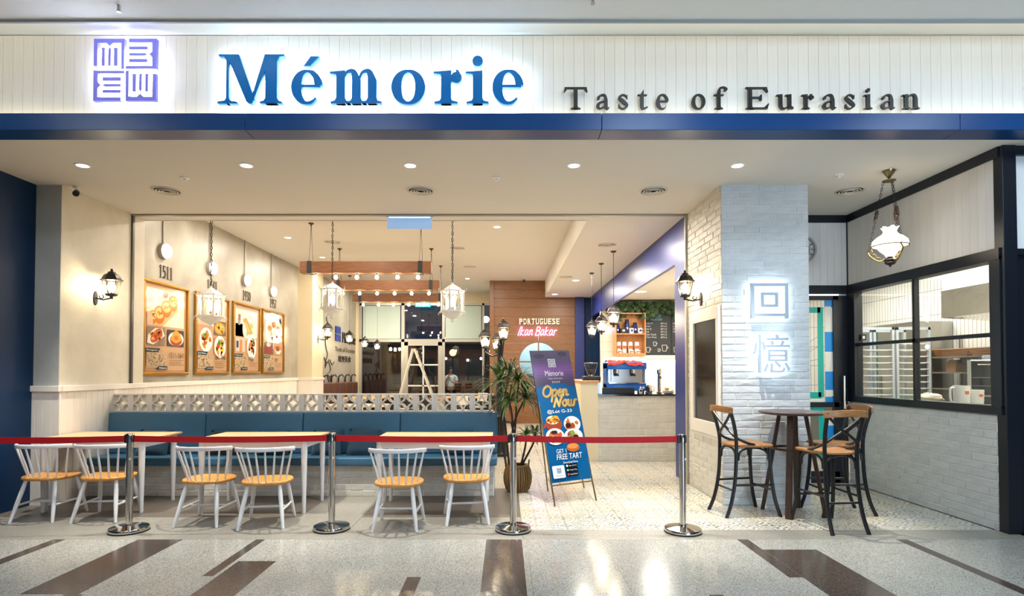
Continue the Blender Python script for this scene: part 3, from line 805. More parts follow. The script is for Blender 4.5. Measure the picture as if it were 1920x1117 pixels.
# wainscot: planks under a rail
wn = struct('trim_wainscot', MB().box(-5.6, -5.225, 6.63, 6.655, 0, 0.06), M_wain)
for i in range(4):
    piece(wn, 'wainscot_plank', -5.6 + 0.0945 * i + 0.001, -5.6 + 0.0945 * (i + 1) - 0.001, 6.635, 6.655, 0.06, 1.33, M_wain, 0.003)
for i in range(15):
    piece(wn, 'wainscot_plank', -5.25, -5.226, 6.66 + 0.1 * i + 0.001, 6.66 + 0.1 * (i + 1) - 0.001, 0.0, 1.33, M_wain, 0.003)
piece(wn, 'rail', -5.63, -5.215, 6.61, 6.66, 1.325, 1.395, M_wain, 0.004)
piece(wn, 'rail', -5.25, -5.2, 6.66, 8.22, 1.325, 1.395, M_wain, 0.004)
piece(wn, 'rail', -5.4, -5.36, 8.22, 14.68, 1.325, 1.395, M_wain, 0.004)
piece(wn, 'rail', -5.4, -4.98, 14.66, 15.6, 1.325, 1.395, M_wain, 0.004)
for i in range(32):
    piece(wn, 'wainscot_plank', -5.4, -5.38, 8.22 + 0.2 * i + 0.001, 8.22 + 0.2 * (i + 1) - 0.001, 0, 1.33, M_wain, 0.003)
piece(wn, 'pier_panel', -5.4, -5.0, 14.68, 15.58, 0, 1.33, M_wain, 0.003)
# shutter guide channels at the shop line
sg = thing('shutter_guide', 'slim dark shutter channel framing the opening under the canopy ceiling', 'shutter guide', (0, 7.92, 0))
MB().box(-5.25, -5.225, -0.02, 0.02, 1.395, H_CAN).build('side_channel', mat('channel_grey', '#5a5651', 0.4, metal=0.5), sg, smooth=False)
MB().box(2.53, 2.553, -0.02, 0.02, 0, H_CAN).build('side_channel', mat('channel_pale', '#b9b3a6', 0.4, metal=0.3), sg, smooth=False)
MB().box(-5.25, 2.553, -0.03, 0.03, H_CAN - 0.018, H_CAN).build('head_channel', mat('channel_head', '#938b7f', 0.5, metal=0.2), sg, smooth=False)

# brick pillar
wc = struct('wall_pillar', MB().box(2.564, 3.585, 6.652, 7.95, 0, H_CAN), M_mortar)
brick_wall(wc, (2.555, 6.652, 0), 0, 1.035, H_CAN, 0.297, 0.0819, 0.007, M_brick, 11)
brick_wall(wc, (2.564, 7.92, 0), -PI / 2, 1.262, H_CAN, 0.297, 0.0819, 0.007, M_brickw, 12, hole=(0.20, 1.22, 0.77, 2.37))  # side bricks tinted cream: the warm light is put into their colour

# navy partition to the bar
wb = struct('wall_bar_partition', MB().box(2.555, 2.72, 7.95, 8.49, 0, 3.17), M_indigo)
struct('wall_bar_header', MB().box(2.555, 2.62, 7.95, 17.3, 3.17, H_CAN), M_indigo)
struct('wall_bar_back', MB().box(2.56, 4.9, 15.1, 15.25, 0, 3.44), M_tileb)
struct('wall_bar_side', MB().box(3.80, 3.9, 7.98, 12.5, 0, 3.44), M_tileb)
struct('wall_bar_end', MB().box(4.75, 4.9, 12.5, 15.1, 0, 3.44), M_tileb)
nb = struct('wall_navy_closet', MB().box(2.1, 2.9, 16.95, 17.2, 0, H_CAN), M_navywall)
piece(nb, 'closet_door', 2.40, 2.60, 16.93, 16.95, 0.05, 3.2, M_navywall, 0.004)
piece(nb, 'closet_door', 2.606, 2.88, 16.93, 16.95, 0.05, 3.2, M_navywall, 0.004)
piece(nb, 'pier', 2.09, 2.36, 16.8, 16.95, 0, H_CAN, M_indigo, 0.004)

# wood-clad kiosk wall with a round window
KX0, KX1, KY = -0.46, 2.09, 16.9
ww = struct('wall_wood_frame', MB().box(KX0 + 0.16, KX0 + 0.2, KY + 0.02, KY + 0.3, 0, H_ROOM), M_clad)
CXW, CZW, RW = 1.0, 1.57 + (695 - 678) / 1060 * 16.9, 0.60
nb_ = 16; bh = H_ROOM / nb_
for i in range(nb_):
    z0, z1 = i * bh + 0.0018, (i + 1) * bh - 0.0018
    # boards are cut round the window opening
    def xcut(z):
        d = RW * RW - (z - CZW) ** 2
        return math.sqrt(d) if d > 0 else 0
    if z1 < CZW - RW or z0 > CZW + RW:
        piece(ww, 'board', KX0 + 0.12, KX1, KY, KY + 0.03, z0, z1, M_clad, 0.003)
    else:
        zs = [z0 + (z1 - z0) * q / 8 for q in range(9)]
        for s_ in (-1, 1):
            inner = [(CXW + s_ * max(xcut(z), 0.004), z) for z in zs]
            outer = [(KX0 + 0.12 if s_ < 0 else KX1, z1), (KX0 + 0.12 if s_ < 0 else KX1, z0)]
            MB().prism(inner + outer, (0, KY + 0.03, 0), (1, 0, 0), (0, 0, 1), 0, 0.03).build('board', M_clad, ww, smooth=False)
piece(ww, 'corner_post', KX0, KX0 + 0.13, KY - 0.04, KY + 0.3, 0, H_ROOM, M_clad, 0.004)
piece(ww, 'top_rail', KX0, KX1, KY - 0.012, KY, H_ROOM - 0.1, H_ROOM, M_clad, 0.003)
wr = thing('window_3', 'round window with a wooden cross in the wood boarded wall', 'window', (CXW, KY, CZW)); tag(wr, kind='structure')
for a in ('category', 'label'): del wr[a]
m_ = MB()
m_.lathe([(RW - 0.03, 0.02), (RW + 0.03, 0.02), (RW + 0.03, -0.04), (RW - 0.03, -0.04), (RW - 0.03, 0.02)], 48, axis=Matrix.Rotation(PI / 2, 3, 'X'))
m_.build('ring', M_clad, wr)
MB().box(-0.02, 0.02, -0.03, 0.03, -RW, RW).build('mullion', M_clad, wr, smooth=False)
MB().box(-RW, RW, -0.03, 0.03, -0.02, 0.02).build('mullion', M_clad, wr, smooth=False)
MB().lathe([(1e-5, 0.0), (RW - 0.03, 0.0)], 40, axis=Matrix.Rotation(PI / 2, 3, 'X')).build('pane', M_glass, wr, recalc=False)
# small lit room behind it
struct('wall_kiosk', MB().box(KX0 + 0.25, 2.3, 18.6, 18.7, 0, H_ROOM), mat('pale_aqua_paint', '#bfe0ea', 0.5))
struct('wall_kiosk_side', MB().box(KX0 + 0.1, KX0 + 0.16, KY + 0.05, 18.7, 0, H_ROOM), M_white)
struct('ceiling_kiosk', MB().box(KX0, 2.4, KY + 0.05, 18.7, 3.2, 3.25), M_white)
area('kiosk_lamp', (1.0, 17.8, 3.15), 0.6, 42, (0.85, 0.95, 1.0))
struct('wall_shelf_line', MB().box(0.2, 1.9, 18.45, 18.6, 1.40, 1.47), M_steel)

# back window wall
YB = 19.75
struct('wall_back', MB().box(-5.6, 0.4, YB, YB + 0.2, 3.94, H_ROOM + 0.1), M_cream)
struct('wall_back_sill', MB().box(-5.6, 0.4, YB, YB + 0.2, 0, 0.08), M_cream)
struct('wall_back_jamb', MB().box(-5.6, -5.1, YB - 0.1, YB + 0.2, 0, 3.94), M_cream)
wnd = MB()
zt, zm = 3.94, 2.63
xs_ = [-5.1, -3.27, -3.12, -1.98, -1.83, -0.60]
for x0, x1 in ((-5.1, -5.01), (-3.63, -3.52), (-2.2, -2.105), (-0.80, -0.727)):
    wnd.box(x0, x1, YB, YB + 0.1, 0.08, zt)
wnd.box(-5.1, 0.4, YB, YB + 0.1, zt - 0.08, zt).box(-5.1, -0.73, YB, YB + 0.1, zm - 0.05, zm + 0.05).box(-5.1, 0.4, YB, YB + 0.1, 0.05, 0.13)
w2 = struct('window_2', wnd, M_alu, smooth=False)
for x0, x1 in ((-5.01, -3.63), (-3.52, -2.2), (-2.105, -0.80)):
    MB().box(x0, x1, YB + 0.045, YB + 0.055, zm + 0.05, zt - 0.08).build('pane', M_glassout, w2, smooth=False)
for x0, x1 in ((-5.01, -3.63), (-2.105, -0.80)):
    MB().box(x0, x1, YB + 0.045, YB + 0.055, 0.13, zm - 0.05).build('pane', M_glassout, w2, smooth=False)
MB().box(-0.727, 0.4, YB + 0.045, YB + 0.055, 0.13, zt - 0.08).build('pane', M_glassout, w2, smooth=False)
for x0, x1, s_ in ((-4.96, -3.66, 'left'), (-2.08, -0.83, 'right')):
    b_ = MB().box(x0, x1, YB - 0.03, YB - 0.025, zm + 0.06, zt - 0.1).build('roller_blind', mat('blind_fabric', '#c4d4ca', 0.8), smooth=False)
    tag(b_, 'pale green roller blind lowered over the %s upper back window' % s_, 'blind', 'roller blinds')
d2 = MB()
d2.box(-3.52, -3.39, YB - 0.02, YB + 0.06, 0, zm - 0.05).box(-2.34, -2.2, YB - 0.02, YB + 0.06, 0, zm - 0.05).box(-3.52, -2.2, YB - 0.02, YB + 0.06, zm - 0.18, zm - 0.05)
d2.box(-3.39, -2.34, YB - 0.02, YB + 0.06, 0, 0.2)
door2 = struct('door_2', d2, M_alu, smooth=False)
MB().box(-2.885, -2.835, YB - 0.01, YB + 0.05, 0.2, zm - 0.18).build('glazing_bar', M_whitemetal, door2, smooth=False)
for z in (1.05, 1.78):
    MB().box(-3.39, -2.34, YB - 0.01, YB + 0.05, z - 0.025, z + 0.025).build('glazing_bar', M_whitemetal, door2, smooth=False)
for x0, x1 in ((-3.39, -2.885), (-2.835, -2.34)):
    for z0, z1 in ((0.2, 1.025), (1.075, 1.755), (1.805, zm - 0.18)):
        MB().box(x0, x1, YB + 0.02, YB + 0.03, z0, z1).build('pane', M_glassout, door2, smooth=False)
MB().tube([(-2.42, YB - 0.02, 1.0), (-2.42, YB - 0.07, 1.02), (-2.42, YB - 0.07, 1.38), (-2.42, YB - 0.02, 1.40)], 0.012, 8).build('handle', M_chrome, door2)

# right side: kitchen wall with window
wr_ = struct('wall_right', MB().box(XR + 0.01, XR + 0.14, 5.57, 7.98, 0, 1.14), M_mortar)
brick_wall(wr_, (XR + 0.01, 7.96, 0), -PI / 2, 2.39, 1.14, 0.297, 0.0815, 0.007, M_brick, 13)
wru = struct('wall_right_upper', MB().box(XR + 0.02, XR + 0.14, 5.52, 7.98, 2.78, H_CAN), M_mortar)
pl = MB().box(0.0007, 0.0993, -0.018, 0, 0, 0.90).mesh('plank', bevel=0.0012, smooth=False); pl.materials.append(M_plankw)
for i in range(24):
    obj('plank', pl, wru, (XR + 0.02, 7.96 - 0.1 * i, 2.77), (0, 0, -PI / 2))
wdo = struct('wall_door', MB().box(3.55, XR + 0.1, 7.985, 8.08, 2.62, H_CAN), M_mortar)
for i in range(13):
    obj('plank', pl, wdo, (3.56 + 0.1 * i, 7.985, 2.77), (0, 0, 0))
struct('trim_2', MB().box(XR - 0.012, XR + 0.05, 5.5, 7.985, 3.665, H_CAN).box(3.56, XR + 0.02, 7.95, 7.985, 3.665, H_CAN)
       .box(XR - 0.01, XR + 0.01, 7.955, 7.985, 2.6, 3.68), M_blackframe, smooth=False)
w1 = MB()
w1.box(XR - 0.02, XR + 0.14, 5.5, 7.98, 2.66, 2.775).box(XR - 0.02, XR + 0.14, 5.5, 7.98, 1.14, 1.225)
w1.box(XR - 0.015, XR + 0.1, 7.80, 7.98, 1.2, 2.7).box(XR - 0.015, XR + 0.1, 5.5, 5.62, 1.2, 2.7)
w1.box(XR, XR + 0.06, 6.67, 6.71, 1.2, 2.7).box(XR, XR + 0.06, 5.6, 7.85, 1.91, 1.95)
win1 = struct('window_1', w1, M_blackframe, smooth=False)
for y0, y1 in ((5.62, 6.67), (6.71, 7.80)):
    for z0, z1 in ((1.225, 1.91), (1.95, 2.66)):
        MB().box(XR + 0.025, XR + 0.031, y0, y1, z0, z1).build('pane', M_glass, win1, smooth=False)
pst = struct('trim_3', MB().box(XR + 0.0, 4.975, 5.46, 5.57, 0, H_CAN), M_blackframe, smooth=False, bevel=0.004)
struct('wall_right_front', MB().box(4.975, 6.4, 5.52, 5.6, 0, 2.7), M_blackframe, smooth=False)
struct('wall_right_front_upper', MB().box(5.0, 6.4, 5.52, 5.6, 2.76, 3.68), M_plankw, smooth=False)
struct('trim_4', MB().box(4.975, 6.4, 5.48, 5.6, 2.70, 2.76).box(4.975, 6.4, 5.48, 5.6, 3.68, H_CAN), M_blackframe, smooth=False)
# beam above the kitchen door, with a white light line below it
struct('trim_5', MB().box(3.56, XR, 7.95, 8.06, 2.655, 2.775), M_blackframe, smooth=False)
struct('trim_6', MB().box(3.56, 4.70, 7.945, 7.965, 2.632, 2.648), glow('door_light_line', (1, 0.97, 0.9), 2.5), smooth=False)
d1 = MB()
d1.box(4.63, XR - 0.02, 7.96, 8.02, 0, 2.63).box(3.58, 3.72, 7.96, 8.02, 0, 2.63).box(3.7, 4.7, 7.96, 8.02, 2.57, 2.63).box(3.7, 4.7, 7.96, 8.02, 1.06, 1.13).box(3.7, 4.7, 7.96, 8.02, 0, 0.16)
door1 = struct('door_1', d1, M_blackframe, smooth=False)
for z0, z1 in ((0.16, 1.06), (1.13, 2.57)):
    MB().box(3.72, 4.63, 7.985, 7.99, z0, z1).build('pane', M_glass, door1, smooth=False)
# coloured film on the door glass
fp = Print((3.72, 7.984, 0), (1, 0, 0), (0, 0, 1), 0.0004)
TEAL, BLU, CRM = '#10a893', '#1289cf', '#e6dfcf'
fp.rect(0.06, 0.74, 2.39, 2.47, TEAL); fp.rect(0.70, 0.78, 1.2, 2.47, TEAL, False); fp.rect(0.06, 0.74, 1.18, 1.27, TEAL, False)
for z0, z1, c in ((2.48, 2.57, BLU), (2.12, 2.47, CRM), (1.84, 2.12, BLU), (1.56, 1.84, CRM), (1.30, 1.56, BLU), (1.21, 1.30, CRM), (1.13, 1.2, BLU)):
    fp.rect(0.80, 0.91, z0, z1, c, False)
fp.rect(0.06, 0.78, 1.13, 1.18, CRM, False)
fp.rect(0.06, 0.78, 0.93, 1.06, TEAL, False); fp.rect(0.70, 0.78, 0.4, 0.93, TEAL, False); fp.rect(0.06, 0.78, 0.36, 0.44, TEAL, False)
for z0, z1, c in ((0.80, 1.0, CRM), (0.62, 0.80, BLU), (0.36, 0.62, CRM), (0.16, 0.3, BLU)):
    fp.rect(0.80, 0.91, z0, z1, c, False)
for zz in (1.62, 1.52, 1.76):
    fp.line([(0.05 + 0.065 * q, zz + 0.16 * (q / 10 - 0.5) ** 2 * (1 if zz > 1.6 else -1) + 0.25 * q / 10) for q in range(11)], 0.005, '#5a564c')
fp.build('glass_film', M_print, door1)
MB().tube([(4.74, 7.96, 1.12), (4.74, 7.90, 1.12), (4.74, 7.90, 1.12)], 0.012, 8).tube([(4.74, 7.96, 1.40), (4.74, 7.90, 1.40), (4.74, 7.90, 1.40)], 0.012, 8)\
    .tube([(4.74, 7.90, 1.04), (4.74, 7.90, 1.50)], 0.017, 10).build('handle', M_chrome, door1)
# kitchen shell
struct('wall_kitchen', MB().box(7.3, 7.4, 5.4, 12.6, 0, 3.4), M_tilek)
struct('wall_kitchen_back', MB().box(3.9, 7.4, 12.4, 12.5, 0, 3.4), M_tilekx)
struct('wall_kitchen_front', MB().box(4.99, 7.4, 5.62, 5.7, 0, 3.4), M_tilekx)
# the mall behind the viewer
struct('wall_mall', MB().box(-9, 9, -9.1, -9, 0, 4.6), mat('mall_far_wall', '#b9bcbd', 0.6), smooth=False)
# ================================================================== banquette, breeze blocks, tables, chairs
BX0, BX1 = -5.22, -0.12
bench = thing('banquette', 'long teal leather banquette on a white brick plinth', 'bench', (0, 0, 0))
pl_ = MB().box(BX0, BX1 - 0.02, 7.12, 7.555, 0, 0.39).build('plinth', M_mortar, bench, smooth=False)
brick_wall(pl_, (BX0, 7.12, 0), 0, BX1 - 0.02 - BX0, 0.385, 0.30, 0.077, 0.006, M_brickw, 21)
brick_wall(pl_, (BX1 - 0.02, 7.12, 0), PI / 2, 0.435, 0.385, 0.30, 0.077, 0.006, M_brickw, 22)
def cushion(x0, x1, y0, y1, z0, z1, r=0.018):
    return MB().box(x0, x1, y0, y1, z0, z1).mesh('cushion', bevel=r, seg=3)
q = (BX1 + 0.02 - BX0) / 4
for i in range(4):
    a, b = BX0 + q * i + 0.002, BX0 + q * (i + 1) - 0.002
    me = cushion(a, b, 7.04, 7.50, 0.392, 0.487); me.materials.append(M_teal); obj('seat_cushion', me, bench)
    me = cushion(a, b, 7.455, 7.56, 0.487, 1.022, 0.025)
    for v in me.vertices:
        if v.co.z < 0.75 and v.co.y < 7.5: v.co.y -= 0.03 * (0.75 - v.co.z) / 0.26
    me.materials.append(M_teal); obj('back_cushion', me, bench)
# breeze-block screen
scr = thing('breeze_block_screen', 'white screen of pierced breeze blocks behind the teal banquette', 'screen', (0, 7.6, 0))
MB().box(BX0 - 0.04, BX1 - 0.03, -0.04, 0.08, 0, 1.022).build('base_wall', M_breeze, scr, smooth=False)
MB().box(BX0 - 0.04, BX1 - 0.03, -0.04, 0.09, 1.022, 1.036).build('bottom_rail', M_breeze, scr, smooth=False)
MB().box(BX0 - 0.04, BX1 - 0.03, -0.04, 0.09, 1.246, 1.262).build('top_rail', M_breeze, scr, smooth=False)
def breeze():
    mb = MB(); W, Hh, D = 0.2525, 0.21, 0.12
    t = 0.016; f = 0.034
    def wall2(pts, th):
        mb.add(*strip_solid(pts, th, D))
    mb.box(0, f, 0, D, 0, Hh).box(W - f, W, 0, D, 0, Hh)
    cx, cz = W / 2, Hh / 2; a, b = W / 2 - f, Hh / 2
    # four quarter rings curving in from the corners make a four-pointed star
    for sx in (-1, 1):
        for sz in (-1, 1):
            ox, oz = cx + sx * a, cz + sz * b; pts = []
            for k in range(9):
                an = PI / 2 * k / 8
                pts.append((ox - sx * a * 0.92 * math.cos(an), oz - sz * b * 0.92 * math.sin(an)))
            wall2(pts, t)
    return mb
def strip_solid(pts, th, D):
    L, R = [], []
    for i, (x, z) in enumerate(pts):
        a = pts[max(i - 1, 0)]; b = pts[min(i + 1, len(pts) - 1)]
        tx, tz = b[0] - a[0], b[1] - a[1]; l = math.hypot(tx, tz) or 1
        L.append((x - tz / l * th / 2, z + tx / l * th / 2)); R.append((x + tz / l * th / 2, z - tx / l * th / 2))
    vs = []; fs = []; n = len(pts)
    for i in range(n):
        vs += [(L[i][0], 0, L[i][1]), (R[i][0], 0, R[i][1]), (L[i][0], D, L[i][1]), (R[i][0], D, R[i][1])]
    for i in range(n - 1):
        a = 4 * i; b = a + 4
        fs += [(a, a + 1, b + 1, b), (a + 2, b + 2, b + 3, a + 3), (a, b, b + 2, a + 2), (a + 1, a + 3, b + 3, b + 1)]
    fs += [(0, 2, 3, 1), (4 * n - 4, 4 * n - 3, 4 * n - 1, 4 * n - 2)]
    return vs, fs
bme = breeze().mesh('breeze_block', smooth=False); bme.materials.append(M_breeze)
for i in range(20):
    obj('breeze_block', bme, scr, (BX0 - 0.035 + 0.2535 * i, -0.04, 1.036))
# cushions
def pillow(name, label, x, y, z, wd, ht, rot, m):
    def fn(u, v):
        a, b = u * 2 - 1, v * 2 - 1
        return a, b
    mb = MB(); n = 11; t = 0.075
    for s in (-1, 1):
        vs = []; fs = []
        for j in range(n):
            for i in range(n):
                a, b = i / (n - 1) * 2 - 1, j / (n - 1) * 2 - 1
                pin = 1 - 0.07 * (1 - a * a) * b * b - 0.07 * (1 - b * b) * a * a
                th = t * ((1 - a ** 4) * (1 - b ** 4)) ** 0.6
                vs.append((a * wd / 2 * (1 - 0.07 * (1 - b * b)), s * th, ht / 2 + b * ht / 2 * (1 - 0.07 * (1 - a * a))))
        for j in range(n - 1):
            for i in range(n - 1): fs.append((j * n + i, j * n + i + 1, (j + 1) * n + i + 1, (j + 1) * n + i))
        mb.add(vs, fs)
    me = mb.mesh(name, ang=75); me.materials.append(m)
    o = obj(name, me, None, (x, y, z), (rot[0], rot[1], rot[2])); return tag(o, label, 'cushion', 'loose cushions on the banquette')
for x, lab, m, wd, rr, ht in ((-4.55, 'dark teal cushion at the far left end of the banquette', M_pillow, 0.42, 0.02, 0.36),
                 (-3.62, 'charcoal navy cushion on the banquette left of the second table', M_pillow2, 0.44, 0.05, 0.34),
                 (-3.0, 'charcoal navy cushion on the banquette behind the second table', M_pillow2, 0.44, -0.04, 0.34),
                 (-2.30, 'dark teal cushion between the second and third tables, on the left', M_pillow, 0.40, -0.05, 0.36),
                 (-1.83, 'dark teal cushion between the second and third tables, on the right', M_pillow, 0.42, 0.04, 0.36),
                 (-0.62, 'dark teal cushion behind the third table near the bench end', M_pillow, 0.42, -0.03, 0.34)):
    pillow('cushion', lab, x, 7.27, 0.475, wd, ht, (-0.42, rr, rr), m)

# tables
def table(label, x0, x1, y0, y1):
    h = 0.822
    t = thing('dining_table', label, 'table', ((x0 + x1) / 2, (y0 + y1) / 2, 0), 0, 'white-legged tables before the banquette')
    W, D = x1 - x0, y1 - y0
    me = MB().box(-W / 2, W / 2, -D / 2, D / 2, h - 0.024, h).mesh('tabletop', bevel=0.007, seg=2); me.materials.append(M_tabletop); obj('tabletop', me, t)
    a = 0.07
    for s in (-1, 1):
        MB().box(-W / 2 + a, W / 2 - a, s * (D / 2 - a) - 0.011, s * (D / 2 - a) + 0.011, h - 0.105, h - 0.024).build('apron', M_white, t, bevel=0.002, smooth=False)
        MB().box(s * (W / 2 - a) - 0.011, s * (W / 2 - a) + 0.011, -D / 2 + a, D / 2 - a, h - 0.105, h - 0.024).build('apron', M_white, t, bevel=0.002, smooth=False)
        for s2 in (-1, 1):
            x, y = s * (W / 2 - a), s2 * (D / 2 - a)
            MB().tube([(x, y, h - 0.024), (x, y, h - 0.12), (x, y, 0.0)], [0.034, 0.034, 0.02], 12).build('leg', M_white, t)
    return t
table('pale ash table with white legs at the left end, by the wainscot', -5.2, -3.97, 6.24, 6.98)
table('pale ash table with white legs in the middle of the banquette row', -3.42, -2.15, 6.20, 6.96)
table('pale ash table with white legs at the right end of the row', -1.45, -0.145, 6.16, 6.94)

# spindle-back chairs, front towards +y
def windsor():
    t = thing('spindle_chair', '', 'chair', group='white spindle-back chairs along the tables')
    hs = 0.455
    # seat
    n = 36; out = []
    for i in range(n):
        a = 2 * PI * i / n; c, s = math.cos(a), math.sin(a)
        rx = 0.245 * (abs(c) ** 0.75) * (1 if c > 0 else -1); ry = 0.225 * (abs(s) ** 0.8) * (1 if s > 0 else -1)
        rx *= 1.0 + 0.05 * s
        out.append((rx, ry))
    mb = MB()
    mb.sheet(lambda u, v: (out[int(round(u * n)) % n][0] * (0.94, 1.0, 1.0, 0.97, 0.85, 0.45, 0.02)[int(round(v * 6))],
                           out[int(round(u * n)) % n][1] * (0.94, 1.0, 1.0, 0.97, 0.85, 0.45, 0.02)[int(round(v * 6))],
                           hs + (-0.036, -0.024, -0.008, 0.0, -0.003, -0.011, -0.012)[int(round(v * 6))]), n, 7, True)
    mb.f.append(tuple(reversed(range(n)))); mb.c.append(None)
    mb.build('seat', M_seat, t, ang=60)
    # splayed legs and stretchers
    tops = {(-1, -1): (-0.15, -0.14), (1, -1): (0.15, -0.14), (-1, 1): (-0.16, 0.14), (1, 1): (0.16, 0.14)}
    feet = {(-1, -1): (-0.215, -0.265), (1, -1): (0.215, -0.265), (-1, 1): (-0.225, 0.235), (1, 1): (0.225, 0.235)}
    P = lambda k, f: tuple(tops[k][i] + (feet[k][i] - tops[k][i]) * f for i in (0, 1)) + ((hs - 0.03) * (1 - f),)
    for k in tops:
        MB().tube([P(k, 0), P(k, 0.25), P(k, 0.6), P(k, 1)], [0.017, 0.0215, 0.021, 0.0145], 12).build('leg', M_white, t)
    mids = []
    for s in (-1, 1):
        a, b = Vector(P((s, -1), 0.60)), Vector(P((s, 1), 0.60)); m = (a + b) / 2; mids.append(m)
        MB().tube([a, m, b], [0.010, 0.0135, 0.010], 10).build('stretcher', M_white, t)
    MB().tube([mids[0], (mids[0] + mids[1]) / 2, mids[1]], [0.010, 0.013, 0.010], 10).build('stretcher', M_white, t)
    # bent top rail and spindles
    def rail(u):
        a = u * 1.12
        return Vector((0.285 * math.sin(a) / math.sin(1.12), -0.30 + 0.20 * (1 - math.cos(a)) / (1 - math.cos(1.12)), 0.79 - 0.012 * u * u))
    pts = [rail(-1 + 2 * i / 20) for i in range(21)]
    vs = []; fs = []
    for i, p in enumerate(pts):
        d = (pts[min(i + 1, 20)] - pts[max(i - 1, 0)]).normalized(); nrm = Vector((-d.y, d.x, 0)).normalized()
        for a, b in ((-0.010, -0.022), (0.010, -0.022), (0.010, 0.020), (-0.010, 0.020)):
            vs.append(tuple(p + nrm * a + Vector((0, 0, b))))
    for i in range(20):
        for j in range(4): fs.append((4 * i + j, 4 * i + (j + 1) % 4, 4 * i + 4 + (j + 1) % 4, 4 * i + 4 + j))
    fs += [(3, 2, 1, 0), (80, 81, 82, 83)]
    MB().add(vs, fs).build('top_rail', M_white, t, bevel=0.004, ang=50)
    for i in range(8):
        u = -0.90 + 1.80 * i / 7; p = rail(u)
        a = u * 1.05
        b = Vector((0.205 * math.sin(a) / math.sin(1.05), -0.195 + 0.17 * (1 - math.cos(a)) / (1 - math.cos(1.05)), hs - 0.008))
        q1 = b + (p - b) * 0.35
        MB().tube([b, q1, p - Vector((0, 0, 0.01))], [0.008, 0.0115, 0.008], 8).build('spindle', M_white, t)
    return t
ch0 = windsor()
spots = [(-4.90, 6.13, 2, 'white spindle chair with honey seat, nearest the navy wall'),
         (-4.27, 6.12, 6, 'white spindle chair with honey seat behind the leftmost chrome post'),
         (-3.10, 5.95, 0, 'white spindle chair at the middle table, the left one of its pair'),
         (-2.46, 5.88, 9, 'white spindle chair at the middle table, the right one of its pair'),
         (-1.08, 5.79, 1, 'white spindle chair pulled furthest out, at the left of the right-hand table'),
         (-0.41, 6.03, 7, 'white spindle chair at the right-hand table, beside the bench end')]
for i, (x, y, a, lab) in enumerate(spots):
    if i == 0: ch0.location = (x, y, 0); ch0.rotation_euler = (0, 0, math.radians(a)); ch0['label'] = lab
    else: dup(ch0, (x, y, 0), math.radians(a), lab)

# ------------------------------------------------------------------ belt posts
def stanchion():
    t = thing('belt_post', '', 'belt post', group='chrome posts of the belt barrier')
    MB().lathe([(0.178, 0), (0.178, 0.012)], 40).build('rubber_ring', M_rubber, t)
    MB().lathe([(0.176, 0.012), (0.178, 0.03), (0.172, 0.042), (0.06, 0.056), (0.045, 0.058)], 48).build('base', M_chrome, t)
    MB().lathe([(0.032, 0.05), (0.032, 0.90)], 28).build('pole', M_chrome, t)
    MB().lathe([(0.0335, 0.865), (0.0335, 0.95), (0.031, 0.955)], 28).build('head', M_chrome, t)
    MB().box(-0.05, -0.028, -0.016, 0.016, 0.862, 0.945).build('belt_clip', M_plastic, t, bevel=0.003, smooth=False)
    MB().box(0.028, 0.038, -0.014, 0.014, 0.868, 0.94).build('belt_slot', M_plastic, t, bevel=0.003, smooth=False)
    MB().box(0.013, 0.028, -0.0335, -0.030, 0.70, 0.72).build('sticker', M_white, t, smooth=False)
    return t
st0 = stanchion()
sp = [(-3.69, 5.58, 'polished steel belt post by the two leftmost chairs'), (-1.72, 5.64, 'polished steel belt post between the middle and right tables'),
      (0.08, 5.60, 'polished steel belt post in front of the wicker plant pot'), (1.735, 5.55, 'rightmost polished steel belt post, before the brick pillar')]
for i, (x, y, lab) in enumerate(sp):
    if i == 0: st0.location = (x, y, 0); st0['label'] = lab
    else: dup(st0, (x, y, 0), 0, lab)
ends = [(-5.52, 5.5)] + [(a[0], a[1]) for a in sp]
bl = ['red barrier belt between the navy wall and the first post', 'red barrier belt across the left and middle tables', 'red barrier belt across the right-hand table',
      'red barrier belt in front of the easel banner and brick counter']
for i, lab in enumerate(bl):
    (xa, ya), (xb, yb) = ends[i], ends[i + 1]; xa += 0.036 if i else 0; xb -= 0.05
    mb = MB(); N_ = 12; vs = []; fs = []
    for k in range(N_ + 1):
        f = k / N_; sag = -0.012 * 4 * f * (1 - f)
        x, y = xa + (xb - xa) * f, ya + (yb - ya) * f
        for dy in (-0.0012, 0.0012):
            for dz in (0.872, 0.932): vs.append((x, y + dy, dz + sag))
    for k in range(N_):
        a = 4 * k; b = a + 4
        fs += [(a, b, b + 1, a + 1), (a + 2, a + 3, b + 3, b + 2), (a, a + 2, b + 2, b), (a + 1, b + 1, b + 3, a + 3)]
    fs += [(0, 1, 3, 2), (4 * N_, 4 * N_ + 2, 4 * N_ + 3, 4 * N_ + 1)]
    tag(mb.add(vs, fs).build('barrier_belt', M_belt, smooth=False), lab, 'belt', 'red belts of the barrier')

# ------------------------------------------------------------------ bar table and cross-back stools
bt = thing('bar_table', 'round dark walnut bar table with splayed legs by the brick pillar', 'table', (3.18, 6.27, 0))
MB().lathe([(0.30, 1.09), (0.335, 1.10), (0.345, 1.112), (0.345, 1.12), (0.335, 1.125), (1e-5, 1.125)], 48).build('tabletop', M_walnuttop, bt)
for k in range(4):
    a = 0.95 + k * PI / 2
    c, s = math.cos(a), math.sin(a)
    MB().bar((0.13 * c, 0.13 * s, 1.095), (0.315 * c, 0.315 * s, 0.0), 0.062, 0.036, up=(c, s, 0.3)).build('leg', M_walnut, bt, bevel=0.006)
MB().lathe([(0.195, 0.70), (0.215, 0.70), (0.215, 0.725), (0.195, 0.725), (0.195, 0.70)], 40).build('foot_ring', M_walnut, bt)

